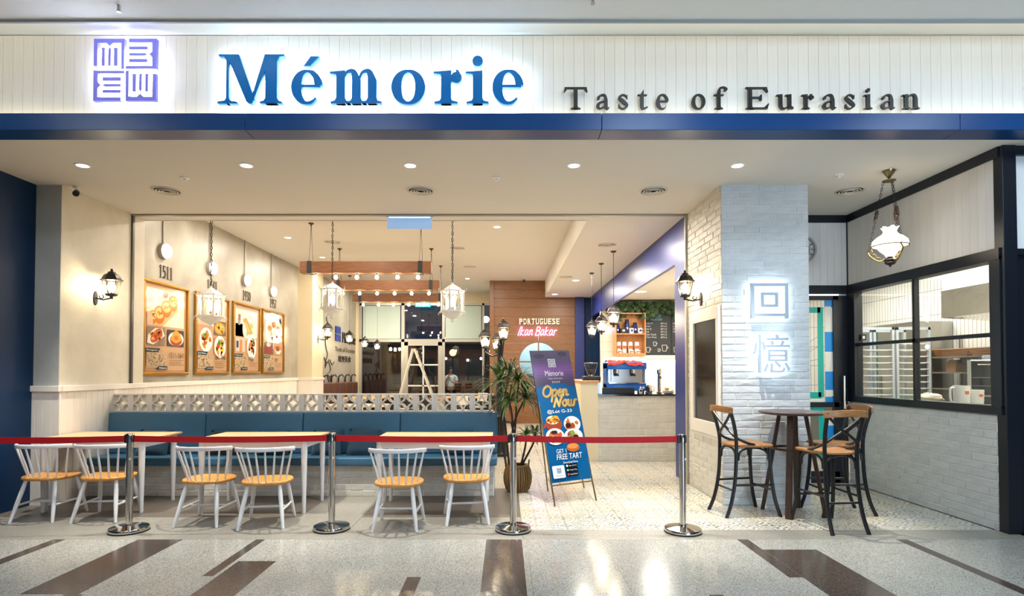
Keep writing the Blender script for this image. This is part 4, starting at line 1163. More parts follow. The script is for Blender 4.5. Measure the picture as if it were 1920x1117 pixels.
def stool():
    """cross-back stool; front towards +y"""
    t = thing('bar_stool', '', 'bar stool', group='cross-back stools round the bar table')
    hs = 0.775
    W = 0.215
    out = [(-0.16, -0.19), (0.16, -0.19), (0.225, 0.10), (0.20, 0.215), (0, 0.235), (-0.20, 0.215), (-0.225, 0.10)]
    out = catmull(out, 5, True)
    mb = MB(); n = len(out)
    sc = (0.95, 1, 1, 0.96, 0.7, 0.02); zz = (-0.03, -0.02, -0.006, 0, -0.008, -0.012)
    mb.sheet(lambda u, v: (out[int(round(u * n)) % n][0] * sc[int(round(v * 5))], out[int(round(u * n)) % n][1] * sc[int(round(v * 5))], hs + zz[int(round(v * 5))]), n, 6, True)
    mb.f.append(tuple(reversed(range(n)))); mb.c.append(None)
    mb.build('seat', M_stoolseat, t, ang=60)
    r = 0.0195
    tops = {}
    for s in (-1, 1):
        # back post runs from the floor up to the rail, sweeping outwards at the foot
        pts = catmull([(s * 0.185, -0.33, 0), (s * 0.175, -0.265, 0.16), (s * 0.168, -0.215, 0.42), (s * 0.168, -0.20, hs), (s * 0.178, -0.225, 0.96), (s * 0.19, -0.285, 1.165)], 5)
        MB().tube(pts, r, 9).build('back_leg', M_black, t)
        pts = catmull([(s * 0.225, 0.275, 0), (s * 0.205, 0.22, 0.2), (s * 0.19, 0.19, 0.45), (s * 0.18, 0.175, hs - 0.02)], 5)
        MB().tube(pts, r, 9).build('front_leg', M_black, t)
    # footrests
    lg = lambda s, f, z: (s * (0.172 if f < 0 else 0.204), -0.225 if f < 0 else 0.215, z)
    for s in (-1, 1):
        MB().tube([lg(s, -1, 0.34), lg(s, 1, 0.34)], 0.0115, 8).build('foot_rail', M_black, t)
    MB().tube([lg(-1, 1, 0.28), lg(1, 1, 0.28)], 0.0115, 8).build('foot_rail', M_black, t)
    MB().tube([lg(-1, -1, 0.28), lg(1, -1, 0.28)], 0.0115, 8).build('foot_rail', M_black, t)
    # arched braces below the seat
    for (xa, ya), (xb, yb) in (((-0.17, -0.2), (0.17, -0.2)), ((-0.185, 0.18), (0.185, 0.18)), ((-0.172, -0.2), (-0.185, 0.18)), ((0.172, -0.2), (0.185, 0.18))):
        pts = []
        for k in range(13):
            f = k / 12; an = PI * f
            e = 0.5 - 0.5 * math.cos(an) * 0.9
            pts.append((xa + (xb - xa) * e, ya + (yb - ya) * e, hs - 0.17 + 0.135 * math.sin(an) ** 0.55))
        MB().tube(pts, 0.0125, 7).build('arch_brace', M_black, t)
    # bent rail
    pts = catmull([(-0.225, -0.275, 1.145), (-0.12, -0.315, 1.155), (0, -0.325, 1.16), (0.12, -0.315, 1.155), (0.225, -0.275, 1.145)], 5)
    mb = MB(); vs = []; fs = []
    for i, p in enumerate(pts):
        p = Vector(p); d = (Vector(pts[min(i + 1, len(pts) - 1)]) - Vector(pts[max(i - 1, 0)])).normalized(); nn = Vector((-d.y, d.x, 0))
        for a, b in ((-0.011, -0.034), (0.011, -0.034), (0.013, 0.034), (-0.011, 0.034)): vs.append(tuple(p + nn * a + Vector((0, 0, b))))
    for i in range(len(pts) - 1):
        for j in range(4): fs.append((4 * i + j, 4 * i + (j + 1) % 4, 4 * i + 4 + (j + 1) % 4, 4 * i + 4 + j))
    k = len(vs) - 4; fs += [(3, 2, 1, 0), (k, k + 1, k + 2, k + 3)]
    mb.add(vs, fs).build('top_rail', M_stoolseat, t, bevel=0.006, seg=2, ang=50)
    # the cross, its lower ends running on to the seat sides
    for s in (-1, 1):
        pts = catmull([(s * 0.188, -0.275, 1.135), (s * 0.06, -0.255, 1.02), (-s * 0.06, -0.235, 0.94), (-s * 0.165, -0.205, 0.86), (-s * 0.205, -0.10, 0.80), (-s * 0.20, 0.0, 0.772)], 6)
        pts = [(x, y + (0.006 if s > 0 else -0.006), z) for x, y, z in pts]
        MB().tube(pts, 0.0145, 8, flat=1.0).build('cross_bar', M_black, t)
    return t
s0 = stool()
stl = [(2.66, 6.30, -81, 'oak and black cross-back stool left of the bar table, facing right'),
       (3.28, 5.77, 5, 'oak and black cross-back stool nearest the viewer, back to the camera'),
       (3.68, 6.32, 91, 'oak and black cross-back stool half hidden behind the nearest one')]
for i, (x, y, a, lab) in enumerate(stl):
    if i == 0: s0.location = (x, y, 0); s0.rotation_euler = (0, 0, math.radians(a)); s0['label'] = lab
    else: dup(s0, (x, y, 0), math.radians(a), lab)
# ================================================================== signs
# halo-lit shop name
sign = thing('shop_sign', 'large blue backlit serif letters of the shop name on the white planks', 'sign', (0, 5.30, 0))
SX = lambda px, Y: (px - 947) / 1060 * Y
YL = 5.235
M_signblue = mat('sign_blue_face', '#0069b2', 0.35, spec=0.2)
M_signside = mat('sign_blue_return', '#5fa4da', 0.4)
M_halo = glow('sign_halo_led', (0.60, 0.80, 1.0), 50)
zb = 4.05; xh = 0.305
for ch, a, b in (('M', 405, 533), ('é', 545, 606), ('m', 617, 718), ('o', 733, 797), ('r', 813, 866), ('i', 880, 908), ('e', 923, 984)):
    x0, x1 = SX(a, YL), SX(b, YL); wd = (x1 - x0) / xh
    T = {'M': 0.36, 'i': 0.30, 'm': 0.27}.get(ch, 0.31)
    g = glyph(ch, wd, T, 0.085, cap=1.5)
    L_ = glyph_mesh(MB(), g, x0, zb, xh, YL - 5.30 - 0.03, YL - 5.30 + 0.012).build('letter', M_signside, sign, smooth=False)
    glyph_mesh(MB(), g, x0, zb, xh, YL - 5.30 - 0.045, YL - 5.30 - 0.036).build('face_plate', M_signblue, L_, smooth=False)
    glyph_mesh(MB(), g, x0, zb, xh, YL - 5.30 + 0.012, YL - 5.30 + 0.018).build('halo_lamp', M_halo, L_, smooth=False)
# tagline, unlit black letters on stand-off pins
tl = thing('tagline_sign', 'small black serif letters of the tagline right of the big blue name', 'sign', (0, 5.30, 0))
M_signblack = mat('sign_black_face', '#0c0f12', 0.4)
zb2 = 4.022; xh2 = 0.136
for ch, a, b in (('T', 1058, 1103), ('a', 1119, 1144), ('s', 1160, 1181), ('t', 1198, 1217), ('e', 1233, 1257), ('o', 1300, 1326), ('f', 1342, 1368), ('E', 1402, 1446), ('u', 1460, 1493), ('r', 1508, 1531),
                 ('a', 1547, 1573), ('s', 1589, 1610), ('i', 1625, 1642), ('a', 1658, 1684), ('n', 1698, 1732)):
    x0, x1 = SX(a, 5.25), SX(b, 5.25); wd = (x1 - x0) / xh2
    T = 0.27 if ch in 'TE' else 0.24
    glyph_mesh(MB(), glyph(ch, wd, T, 0.085, 1.5), x0, zb2, xh2, -0.06, -0.035).build('letter', M_signblack, tl, smooth=False)
# square emblem of four quarters
em = thing('emblem_sign', 'square lilac backlit emblem of interlocking m shapes on the planks', 'sign', (0, 5.30, 0))
M_lilac = mat('emblem_lilac', '#6f6fd0', 0.4, emit=('#6a6ae0', 0.25))
ex0, ex1 = SX(172, 5.25), SX(290, 5.25); ez0, ez1 = 4.085, 4.645; S_ = (ex1 - ex0)
def m_quarter(mb, ox, oz, s, rot, y0, y1):
    """tile of side s whose m-shaped channel is left open"""
    def P(poly):
        out = []
        for a, b in poly:
            a -= 0.5; b -= 0.5
            for _ in range(rot): a, b = -b, a
            out.append((ox + (a + 0.5) * s, oz + (b + 0.5) * s))
        mb.prism(out, (0, y1, 0), (1, 0, 0), (0, 0, 1), 0, y1 - y0)
    R = lambda x0, x1, z0, z1: [(x0, z0), (x1, z0), (x1, z1), (x0, z1)]
    P(R(0, 1, 0.86, 1)); P(R(0, 0.12, 0.10, 0.86)); P(R(0.90, 1, 0.0, 0.86))
    P(R(0.26, 0.36, 0.10, 0.70)); P([(0.47, 0.10), (0.56, 0.10), (0.56, 0.62), (0.52, 0.72), (0.47, 0.62)]); P(R(0.66, 0.78, 0.10, 0.70))
    P([(0.42, 0.86), (0.62, 0.86), (0.52, 0.76)])
mb = MB(); h = S_ / 2 - 0.008
m_quarter(mb, ex0, ez0 + h + 0.016, h, 0, -0.085, -0.05); m_quarter(mb, ex0 + h + 0.016, ez0 + h + 0.016, h, 3, -0.085, -0.05)
m_quarter(mb, ex0, ez0, h, 1, -0.085, -0.05); m_quarter(mb, ex0 + h + 0.016, ez0, h, 2, -0.085, -0.05)
mb.build('emblem', M_lilac, em, smooth=False)
MB().box(ex0 + 0.03, ex1 - 0.03, -0.05, -0.042, ez0 + 0.03, ez1 - 0.06).build('halo_lamp', glow('emblem_halo_led', (0.80, 0.86, 1.0), 26), em, smooth=False)
# two lit characters on the pillar
cs = thing('character_sign', 'two glowing white characters mounted one above the other on the brick pillar', 'sign', (0, 6.64, 0))
M_charface = mat('sign_white_face', '#b4c3d2', 0.45)
M_charhalo = glow('character_halo_led', (0.66, 0.84, 1.0), 15)
kx = 6.60 / 1060
for chs, xa, xb, za, zb_ in (('回', 1407, 1477, 1.57 + (695 - 597) * kx, 1.57 + (695 - 531) * kx), ('憶', 1411, 1480, 1.57 + (695 - 699) * kx, 1.57 + (695 - 627) * kx)):
    a, b = (xa - 947) * kx, (xb - 947) * kx
    L_ = text_solid(chs, a, b, za, zb_, 0.03, M_charface, 'character', cs, (0, -0.045, 0), (1, 0, 0), (0, 0, 1))
    text_solid(chs, a + 0.004, b - 0.004, za + 0.004, zb_ - 0.004, 0.006, M_charhalo, 'halo_lamp', L_, (0, -0.036, 0), (1, 0, 0), (0, 0, 1))
# exit plate hanging at the shop line
ex = thing('exit_sign', 'pale blue edge-lit acrylic exit plate hanging under the canopy ceiling', 'sign', (0, 7.98, 0))
exs = 7.98 / 1060
MB().box((722 - 947) * exs, (812 - 947) * exs, -0.02, 0.02, H_CAN - 0.018, H_CAN).build('lamp_bar', M_alu, ex, smooth=False)
MB().box((725 - 947) * exs, (809 - 947) * exs, -0.004, 0.004, 1.57 + (695 - 428) * exs, H_CAN - 0.015).build('plate', mat('acrylic_blue', '#a9c9ea', 0.25, emit=('#8fb8ea', 0.45)), ex, smooth=False)
MB().box((728 - 947) * exs, (806 - 947) * exs, -0.006, -0.004, H_CAN - 0.03, H_CAN - 0.02).build('lit_edge', glow('acrylic_edge', (0.75, 0.9, 1), 2.2), ex, smooth=False)
ex2 = thing('exit_sign', 'small lit teal exit plate reading KELUAR over the back door', 'sign', (0, 19.2, 0))
k2 = 19.2 / 1060
MB().box((778 - 947) * k2, (807 - 947) * k2, 0, 0.03, 1.57 + (695 - 575) * k2, 1.57 + (695 - 566) * k2).build('plate', mat('exit_teal', '#2aa7b8', 0.4, emit=('#2aa7b8', 0.9)), ex2, smooth=False)
text_solid('KELUAR', (780 - 947) * k2, (805 - 947) * k2, 1.57 + (695 - 573.5) * k2, 1.57 + (695 - 567.5) * k2, 0.004, mat('exit_white', '#ffffff', 0.4, emit=('#ffffff', 1.2)), 'lettering', ex2, (0, -0.001, 0), (1, 0, 0), (0, 0, 1))
MB().cyl(((792 - 947) * k2, 0.015, 1.57 + (695 - 566) * k2), ((792 - 947) * k2, 0.015, H_ROOM), 0.01, n=8).build('stem', M_alu, ex2)

# ================================================================== ceiling fixtures
def downlight(x, y, z, label, grp, r=0.055, energy=0, lens=M_lensw, cone=95):
    t = thing('downlight', label, 'downlight', (x, y, z), 0, grp)
    MB().lathe([(r, 0.0), (r + 0.022, 0.0), (r + 0.022, -0.004), (r + 0.003, -0.008), (r, 0.0)], 28).build('trim_ring', M_whitemetal, t)
    MB().lathe([(1e-5, -0.003), (r, -0.003)], 24).build('lens', lens, t)
    if energy:
        l = bpy.data.lights.new('downlight_lamp', 'SPOT'); l.energy = energy; l.color = (1.0, 0.95, 0.86); l.spot_size = math.radians(cone); l.spot_blend = 0.7; l.shadow_soft_size = 0.03
        o = bpy.data.objects.new('downlight_lamp', l); C.objects.link(o); o.parent = t; o.location = (0, 0, -0.012)
    return t
for i, (x, nm) in enumerate(((-4.525, 'leftmost canopy downlight, near the security camera'), (-2.77, 'second canopy downlight from the left'), (-1.015, 'middle canopy downlight'),
                             (0.737, 'fourth canopy downlight from the left'), (2.49, 'rightmost canopy downlight, before the brick pillar'))):
    downlight(x, 6.01, H_CAN, 'round recessed ' + nm, 'canopy downlights', energy=470, cone=60)
rl = [(-4.45, 8.95, 'left of the first wooden beam'), (-4.4, 11.4, 'near the picture wall'), (-4.35, 13.4, 'at the corner by the cream pier'), (-0.15, 10.55, 'beside the exit plate'), (-1.1, 16.5, 'in front of the wood boarded wall')]
for x, y, nm in rl:
    downlight(x, y, H_ROOM, 'recessed dining room downlight ' + nm, 'dining room downlights', r=0.06, lens=glow('room_lens', (1, 0.9, 0.72), 10))
downlight(1.72, 13.7, H_CAN, 'recessed passage downlight nearer the bar pendants', 'passage downlights', r=0.075)
downlight(1.18 + 0.25, 16.2, H_CAN, 'recessed passage downlight by the wood boarded wall', 'passage downlights', r=0.075)
downlight(3.2, 13.3, 3.44, 'wide white bar ceiling downlight', None, r=0.13, lens=glow('bar_lens', (1, 0.97, 0.9), 6))
def diffuser(x, y, z, r, label, grp):
    t = thing('air_diffuser', label, 'air vent', (x, y, z), 0, grp)
    M_df = mat('diffuser_white', '#cfc8ba', 0.5)
    MB().lathe([(r, 0), (r, -0.006), (r * 0.9, -0.014), (r * 0.84, -0.006), (r * 0.82, 0)], 36).build('outer_ring', M_df, t)
    MB().lathe([(1e-5, -0.001), (r * 0.82, -0.001)], 30).build('backing', mat('diffuser_dark', '#6e675c', 0.7), t)
    for f in (0.66, 0.46, 0.26):
        MB().lathe([(r * f, -0.004), (r * (f + 0.09), -0.012), (r * (f + 0.07), -0.02), (r * (f - 0.04), -0.010), (r * f, -0.004)], 30).build('cone', M_df, t)
    return t
for x, nm in ((-4.13, 'leftmost'), (-1.03, 'second from left'), (1.81, 'third from left'), (4.21, 'rightmost')):
    diffuser(x, 6.86, H_CAN, 0.17, 'round white canopy air diffuser, the %s of four' % nm, 'canopy air diffusers')
for x, y, z, nm in ((-3.62, 11.8, H_ROOM, 'beside the first beam hanger'), (-1.05, 12.4, H_ROOM, 'right of the hanging beams'), (-0.92, 14.6, H_ROOM, 'deeper in the room, right of the beams'),
                    (1.78, 9.83, H_CAN, 'in the passage ceiling, nearest'), (1.42, 13.2, H_CAN, 'in the passage ceiling, middle'), (1.3, 15.8, H_CAN, 'in the passage ceiling, furthest')):
    diffuser(x, y, z, 0.17, 'round white air diffuser ' + nm, 'indoor air diffusers')
for i, (x, y, z, nm) in enumerate(((-3.65, 6.4, H_CAN, 'by the left diffuser'), (-0.1, 6.4, H_CAN, 'by the middle downlight'), (3.75, 6.3, H_CAN, 'right of the brick pillar'), (-0.55, 12.6, H_ROOM, 'in the dining room'))):
    o = MB().lathe([(0.05, 0), (0.05, -0.006), (0.042, -0.012), (0.012, -0.014), (0.012, -0.03), (0.02, -0.034), (1e-5, -0.036)], 20).build('sprinkler_head', M_whitemetal, None, (x, y, z))
    tag(o, 'small white sprinkler head in the ceiling ' + nm, 'sprinkler', 'sprinkler heads')
for x, y, nm in ((-3.15, 4.55, 'left'), (0.70, 4.45, 'middle'), (4.35, 4.3, 'right')):
    o = MB().cyl((0, 0, 0), (0.0, 0, -0.05), 0.012, n=8).lathe([(0.018, -0.05), (0.018, -0.056)], 10).build('sprinkler_head', M_alu, None, (x, y, 4.55))
    tag(o, 'tiny metal sprinkler hanging from the mall ceiling, the %s one' % nm, 'sprinkler', 'mall sprinklers')
# security camera
sc_ = thing('security_camera', 'white bullet security camera with black face at the left ceiling corner', 'camera', (-5.13, 6.72, H_CAN))
MB().lathe([(0.035, 0), (0.035, -0.012), (0.012, -0.018), (0.012, -0.06)], 16).build('mount', M_whitemetal, sc_)
mm = Matrix.Translation((0.02, -0.02, -0.075)) @ Euler((math.radians(-62), 0, math.radians(28))).to_matrix().to_4x4()
MB().lathe([(0.03, -0.06), (0.03, 0.05)], 18).xf(mm @ Matrix.Rotation(PI, 4, 'X')).build('body', M_whitemetal, sc_)
a0 = MB().lathe([(0.034, 0.055), (0.034, 0.062), (1e-5, 0.064)], 18).lathe([(0.034, 0.0), (0.034, 0.055)], 18)
a0.xf(mm @ Matrix.Rotation(PI, 4, 'X')).build('lens_hood', M_plastic, sc_)
sc2 = thing('security_camera', 'small security camera on the ceiling before the wood boarded wall', 'camera', (0.55, 16.4, H_ROOM))
MB().lathe([(0.04, 0), (0.04, -0.02), (0.02, -0.03)], 14).build('mount', M_whitemetal, sc2)
MB().cyl((0, 0.06, -0.07), (0, -0.1, -0.11), 0.04, n=14).build('body', M_plastic, sc2)

# ================================================================== lanterns
def lantern_head(t, z=0.0, k=1.0, bulb=None, x=0.0, y=0.0, cap='finial', m=None):
    """six-sided tapering street lantern: base z, overall about 0.34*k tall"""
    m = m or M_iron; n = 6
    def L6(prof): return MB().lathe([(r * k, zz * k) for r, zz in prof], n, (x, y, z), rot=PI / 6)
    L6([(0.018, -0.03), (0.018, 0.0), (0.052, 0.006), (0.066, 0.02), (0.060, 0.034), (1e-5, 0.034)]).build('base_cup', m, t, ang=20)
    mb = MB()
    for i in range(n):
        a = PI / 6 + i * PI / 3; c, s = math.cos(a), math.sin(a)
        mb.tube([(x + 0.060 * k * c, y + 0.060 * k * s, z + 0.028 * k), (x + 0.10 * k * c, y + 0.10 * k * s, z + 0.20 * k)], 0.0048 * k, 5)
    mb.torus((x, y, z + 0.20 * k), 0.098 * k, 0.005 * k, 6, 5)
    mb.build('cage', m, t)
    L6([(0.124, 0.193), (0.120, 0.203), (0.104, 0.215), (0.095, 0.235), (0.078, 0.262), (0.050, 0.282), (0.042, 0.286), (0.042, 0.300), (0.024, 0.304), (0.014, 0.312), (0.016, 0.326), (0.010, 0.338), (1e-5, 0.344)]).build('roof', m, t, ang=20)
    L6([(0.058, 0.034), (0.097, 0.198)]).build('glass', M_lampglass, t, smooth=False)
    MB().lathe([(0.010 * k, 0.033 * k), (0.010 * k, 0.07 * k)], 8, (x, y, z)).build('lamp_holder', m, t)
    MB().ball((x, y, z + 0.115 * k), 0.044 * k, 12, 8, (1, 1, 1.4)).build('bulb', bulb or M_bulbhot, t)
def sconce(label, loc, rz, k=1.0, bulb=None, grp='lantern wall sconces'):
    """arm along local +x from the wall plate"""
    t = thing('lantern_sconce', label, 'wall lamp', loc, rz, grp)
    pr = []
    mb = MB()
    for i in range(17):
        pass
    out = [(0.036 * math.sin(2 * PI * i / 20) * k, 0.088 * math.cos(2 * PI * i / 20) * k) for i in range(20)]
    mb.prism(out, (0.0, 0, 0), (0, 1, 0), (0, 0, 1), 0, 0.014 * k)
    mb.build('wall_plate', M_iron, t, bevel=0.004)
    mb = MB()
    mb.tube(catmull([(0.01, 0, 0), (0.07, 0, -0.025), (0.14, 0, -0.02), (0.2, 0, 0.0)], 6) if k == 1 else [(0.01 * k, 0, 0), (0.1 * k, 0, -0.02 * k), (0.2 * k, 0, 0)], 0.009 * k, 8)
    sp_ = []
    for i in range(26):
        a = i / 25 * 3.3 * PI / 2 - 0.4; r = (0.034 - 0.022 * i / 25) * k
        sp_.append((0.085 * k + r * math.cos(a + PI), 0, 0.022 * k + r * math.sin(a + PI)))
    mb.tube(sp_, 0.006 * k, 6)
    mb.build('scroll_arm', M_iron, t)
    lantern_head(t, 0.02 * k, k, bulb, x=0.2 * k)
    return t
sconce('iron lantern sconce on the plaster pilaster at the left', (-5.25, 7.22, 2.50), 0.0, 1.05)
sconce('iron lantern sconce on the side of the brick pillar', (2.548, 7.33, 2.50), PI, 1.05)
sconce('iron lantern sconce on the far cream pier', (-5.02, 15.15, 2.42), 0.0, 1.3)
# pendants on chains: three at the bar, three by the far wall
def pendant(label, x, y, zc, zb, k, grp, chainlike=True):
    t = thing('lantern_pendant', label, 'pendant lamp', (x, y, 0), 0, grp)
    MB().lathe([(0.055, zc), (0.055, zc - 0.008), (0.03, zc - 0.028), (0.008, zc - 0.03)], 20).build('ceiling_rose', M_iron, t)
    mb = MB()
    if chainlike: chain(mb, (0, 0, zb + 0.33 * k), (0, 0, zc - 0.028), 0.03, 0.0022, 0.008)
    mb.cyl((0, 0, zb + 0.32 * k), (0, 0, zc - 0.02), 0.003, n=5).build('chain', M_iron, t)
    lantern_head(t, zb, k, M_bulbhot)
    return t
for px, py, yy, nm in ((1151, 592, 10.36, 'nearest'), (1128, 608, 11.55, 'middle'), (1110, 617, 12.67, 'furthest')):
    pendant('iron lantern pendant over the bar counter, the %s of three' % nm, (px - 947) / 1060 * yy, yy, H_CAN, 1.57 + (695 - py) * yy / 1060 - 0.17, 1.2, 'bar lantern pendants')
for px, py, yy, nm in ((655, 633, 16.0, 'nearest'), (684, 643, 17.4, 'middle'), (707, 648, 18.7, 'furthest')):
    pendant('iron lantern pendant by the far left wall, the %s of three' % nm, (px - 947) / 1060 * yy, yy, H_ROOM, 1.57 + (695 - py) * yy / 1060 - 0.16, 1.12, 'dining room lantern pendants', False)

# white filigree lanterns
def moorish(label, x, y, zb, kink=0.0, k=1.2):
    t = thing('filigree_lantern', label, 'lantern', (x, y, zb), 0.26, 'white filigree lanterns'); t.scale = (k, k, k)
    n = 8; R = 0.135
    def L8(prof, rot=PI / 8): return MB().lathe(prof, n, rot=rot)
    MB().lathe([(0.0001, 0.0), (0.012, 0.02), (0.02, 0.03), (0.012, 0.045), (0.035, 0.058), (0.08, 0.078), (0.112, 0.105), (0.122, 0.125)], 24).build('bowl', M_whitemetal, t)
    L8([(0.122, 0.125), (R + 0.02, 0.128), (R + 0.02, 0.143), (R, 0.148), (1e-5, 0.148)]).build('lower_rim', M_whitemetal, t, ang=20)
    for i in range(n):
        a = PI / 8 + i * PI / 4; c, s = math.cos(a), math.sin(a)
        MB().box(-0.007, 0.007, -0.007, 0.007, 0.148, 0.365).xf(Matrix.Translation((R * c, R * s, 0)) @ Matrix.Rotation(a, 4, 'Z')).build('post', M_whitemetal, t, smooth=False)
        # pointed arch between the posts
        a1 = a + PI / 4; p, q = Vector((R * c, R * s, 0)), Vector((R * math.cos(a1), R * math.sin(a1), 0))
        mid = (p + q) / 2; u = (q - p).normalized(); hw = (q - p).length / 2
        mb = MB()
        for s_ in (-1, 1):
            pts = [mid + u * s_ * hw * 0.85 + Vector((0, 0, 0.15)), mid + u * s_ * hw * 0.85 + Vector((0, 0, 0.27)), mid + u * s_ * hw * 0.6 + Vector((0, 0, 0.315)), mid + Vector((0, 0, 0.345))]
            mb.tube(pts, 0.004, 5)
            mb.tube([mid + u * s_ * hw + Vector((0, 0, 0.345)), mid + u * s_ * hw * 0.35 + Vector((0, 0, 0.335))], 0.004, 5)
        mb.torus(tuple(mid + Vector((0, 0, 0.36))), 0.014, 0.003, 10, 4)
        mb.build('arch', M_whitemetal, t)
        # scrolled brackets at rim corners
        cv = MB().tube([((R + 0.015) * c, (R + 0.015) * s, 0.135), ((R + 0.035) * c, (R + 0.035) * s, 0.12), ((R + 0.03) * c, (R + 0.03) * s, 0.098)], 0.004, 5)
        cv.tube([((R + 0.012) * c, (R + 0.012) * s, 0.375), ((R + 0.032) * c, (R + 0.032) * s, 0.385), ((R + 0.03) * c, (R + 0.03) * s, 0.415)], 0.004, 5)
        cv.build('scroll', M_whitemetal, t)
    L8([(R + 0.006, 0.148), (R + 0.006, 0.150)]).build('sill', M_whitemetal, t)
    L8([(R - 0.012, 0.15), (R - 0.012, 0.365)]).build('glass', M_lampglass, t, smooth=False)
    L8([(R + 0.004, 0.362), (R + 0.018, 0.366), (R + 0.018, 0.378), (R - 0.01, 0.386), (0.075, 0.425), (0.03, 0.452), (0.015, 0.462), (0.012, 0.478), (1e-5, 0.486)]).build('roof', M_whitemetal, t, ang=20)
    MB().ball((0, 0, 0.255), 0.034, 14, 10, (1, 1, 1.7)).build('bulb', glow('lantern_bulb', (1.0, 0.93, 0.8), 55), t)
    top = (H_ROOM - zb) / k
    mb = MB(); chain(mb, (0, 0, 0.485), (0.0, 0, top), 0.045, 0.0032, 0.011); mb.build('chain', M_iron, t)
    wob = [(0.006 * math.sin(i * 1.3 + kink), 0.006 * math.cos(i * 0.9), 0.485 + (top - 0.485) * i / 24) for i in range(25)]
    MB().tube(wob, 0.0032, 5).build('cord', M_plastic, t)
    return t
YF = 8.75; kf = YF / 1060
moorish('white filigree lantern hanging before the second picture', (394 - 947) * kf, YF, 1.57 + (695 - 616) * kf, 0, 1.38)
moorish('white filigree lantern hanging left of the beam bulbs, in the middle', (622 - 947) * kf, YF, 1.57 + (695 - 598) * kf, 1, 1.22)
moorish('white filigree lantern hanging right of the wooden beams', (848 - 947) * kf, YF, 1.57 + (695 - 606) * kf, 2, 1.32)

# oil-lamp style pendant in the stool corner
op = thing('oil_lamp_pendant', 'brass pendant in oil lamp style with white glass shade on chains', 'pendant lamp', (4.22, 6.17, 0))
M_brass = mat('aged_brass', '#9c8a5e', 0.28, metal=1.0); M_milk = mat('opal_glass', '#fff4e2', 0.25, emit=((1.0, 0.87, 0.68), 4.5))
kz = lambda py: 1.57 + (695 - py) * 6.17 / 1060
MB().lathe([(0.062, H_CAN), (0.060, H_CAN - 0.008), (0.05, H_CAN - 0.03), (0.026, H_CAN - 0.065), (0.012, H_CAN - 0.085), (0.006, H_CAN - 0.09), (0.006, H_CAN - 0.12)], 24).build('ceiling_rose', M_brass, op)
zc = kz(336)
MB().lathe([(0.006, zc + 0.03), (0.01, zc + 0.01), (0.066, zc), (0.066, zc - 0.008), (0.02, zc - 0.016), (1e-5, zc - 0.02)], 24).build('crown', M_brass, op)
zs = kz(458); Rs = 0.175
for i in range(3):
    a = 0.5 + i * 2 * PI / 3; c, s = math.cos(a), math.sin(a)
    p0 = Vector((0.055 * c, 0.055 * s, zc - 0.01)); p1 = Vector(((Rs + 0.012) * c, (Rs + 0.012) * s, zs - 0.01))
    mb = MB(); chain(mb, p0, p0 + (p1 - p0) * 0.44, 0.038, 0.0028, 0.010); chain(mb, p0 + (p1 - p0) * 0.58, p1, 0.038, 0.0028, 0.010); mb.build('chain', M_iron, op)
    m0, m1 = p0 + (p1 - p0) * 0.43, p0 + (p1 - p0) * 0.59; d = (m1 - m0); pts = [m0 + d * f for f in (0, 0.1, 0.2, 0.35, 0.5, 0.65, 0.8, 0.9, 1)]
    MB().tube(pts, [0.008, 0.02, 0.015, 0.021, 0.015, 0.021, 0.015, 0.02, 0.008], 10).build('wooden_bead', M_walnut, op)
    # scrolled brass arm from the rim down to the font
    ar = catmull([(Rs * c, Rs * s, zs - 0.02), ((Rs + 0.03) * c, (Rs + 0.03) * s, zs - 0.07), ((Rs - 0.02) * c, (Rs - 0.02) * s, zs - 0.14), (0.09 * c, 0.09 * s, zs - 0.175), (0.05 * c, 0.05 * s, zs - 0.15)], 6)
    mb = MB().tube(ar, 0.0085, 6)
    for zz, rr, R0 in ((zs - 0.055, 0.022, Rs + 0.012), (zs - 0.115, 0.026, Rs - 0.02), (zs - 0.15, 0.02, 0.11)):
        pts = [((R0 + rr * math.cos(q)) * c, (R0 + rr * math.cos(q)) * s, zz + rr * math.sin(q)) for q in [2 * PI * j / 12 for j in range(12)]]
        mb.tube(pts, 0.0045, 5, closed=True)
    mb.build('scroll_arm', M_brass, op)
MB().torus((0, 0, zs - 0.012), Rs, 0.007, 36, 6).build('rim', M_brass, op)
prof = [(0.165, zs - 0.01), (0.172, zs + 0.01), (0.165, zs + 0.045), (0.125, zs + 0.085), (0.078, zs + 0.115), (0.062, zs + 0.14), (0.064, zs + 0.16), (0.082, zs + 0.19)]
mb = MB(); mb.lathe(prof, 36)
for i, p in enumerate(mb.v):
    if p[2] > zs + 0.17:
        a = math.atan2(p[1], p[0]); mb.v[i] = (p[0] * (1 + 0.1 * math.sin(6 * a)), p[1] * (1 + 0.1 * math.sin(6 * a)), p[2] + 0.008 * math.sin(6 * a))
mb.f = [f for f in mb.f if len(f) == 4]; mb.c = mb.c[:len(mb.f)]
mb.build('shade', M_milk, op, recalc=False)
MB().lathe([(0.12, zs - 0.03), (0.10, zs - 0.06), (0.055, zs - 0.10), (0.04, zs - 0.13)], 24).build('inner_globe', M_milk, op)
zf = kz(487)
MB().lathe([(0.03, zf + 0.05), (0.028, zf + 0.02), (0.058, zf + 0.014), (0.064, zf), (0.05, zf - 0.018), (0.056, zf - 0.03), (0.035, zf - 0.048), (0.012, zf - 0.056), (0.014, zf - 0.066), (1e-5, zf - 0.076)], 24).build('oil_font', mat('dark_oxblood', '#1d1519', 0.25), op)

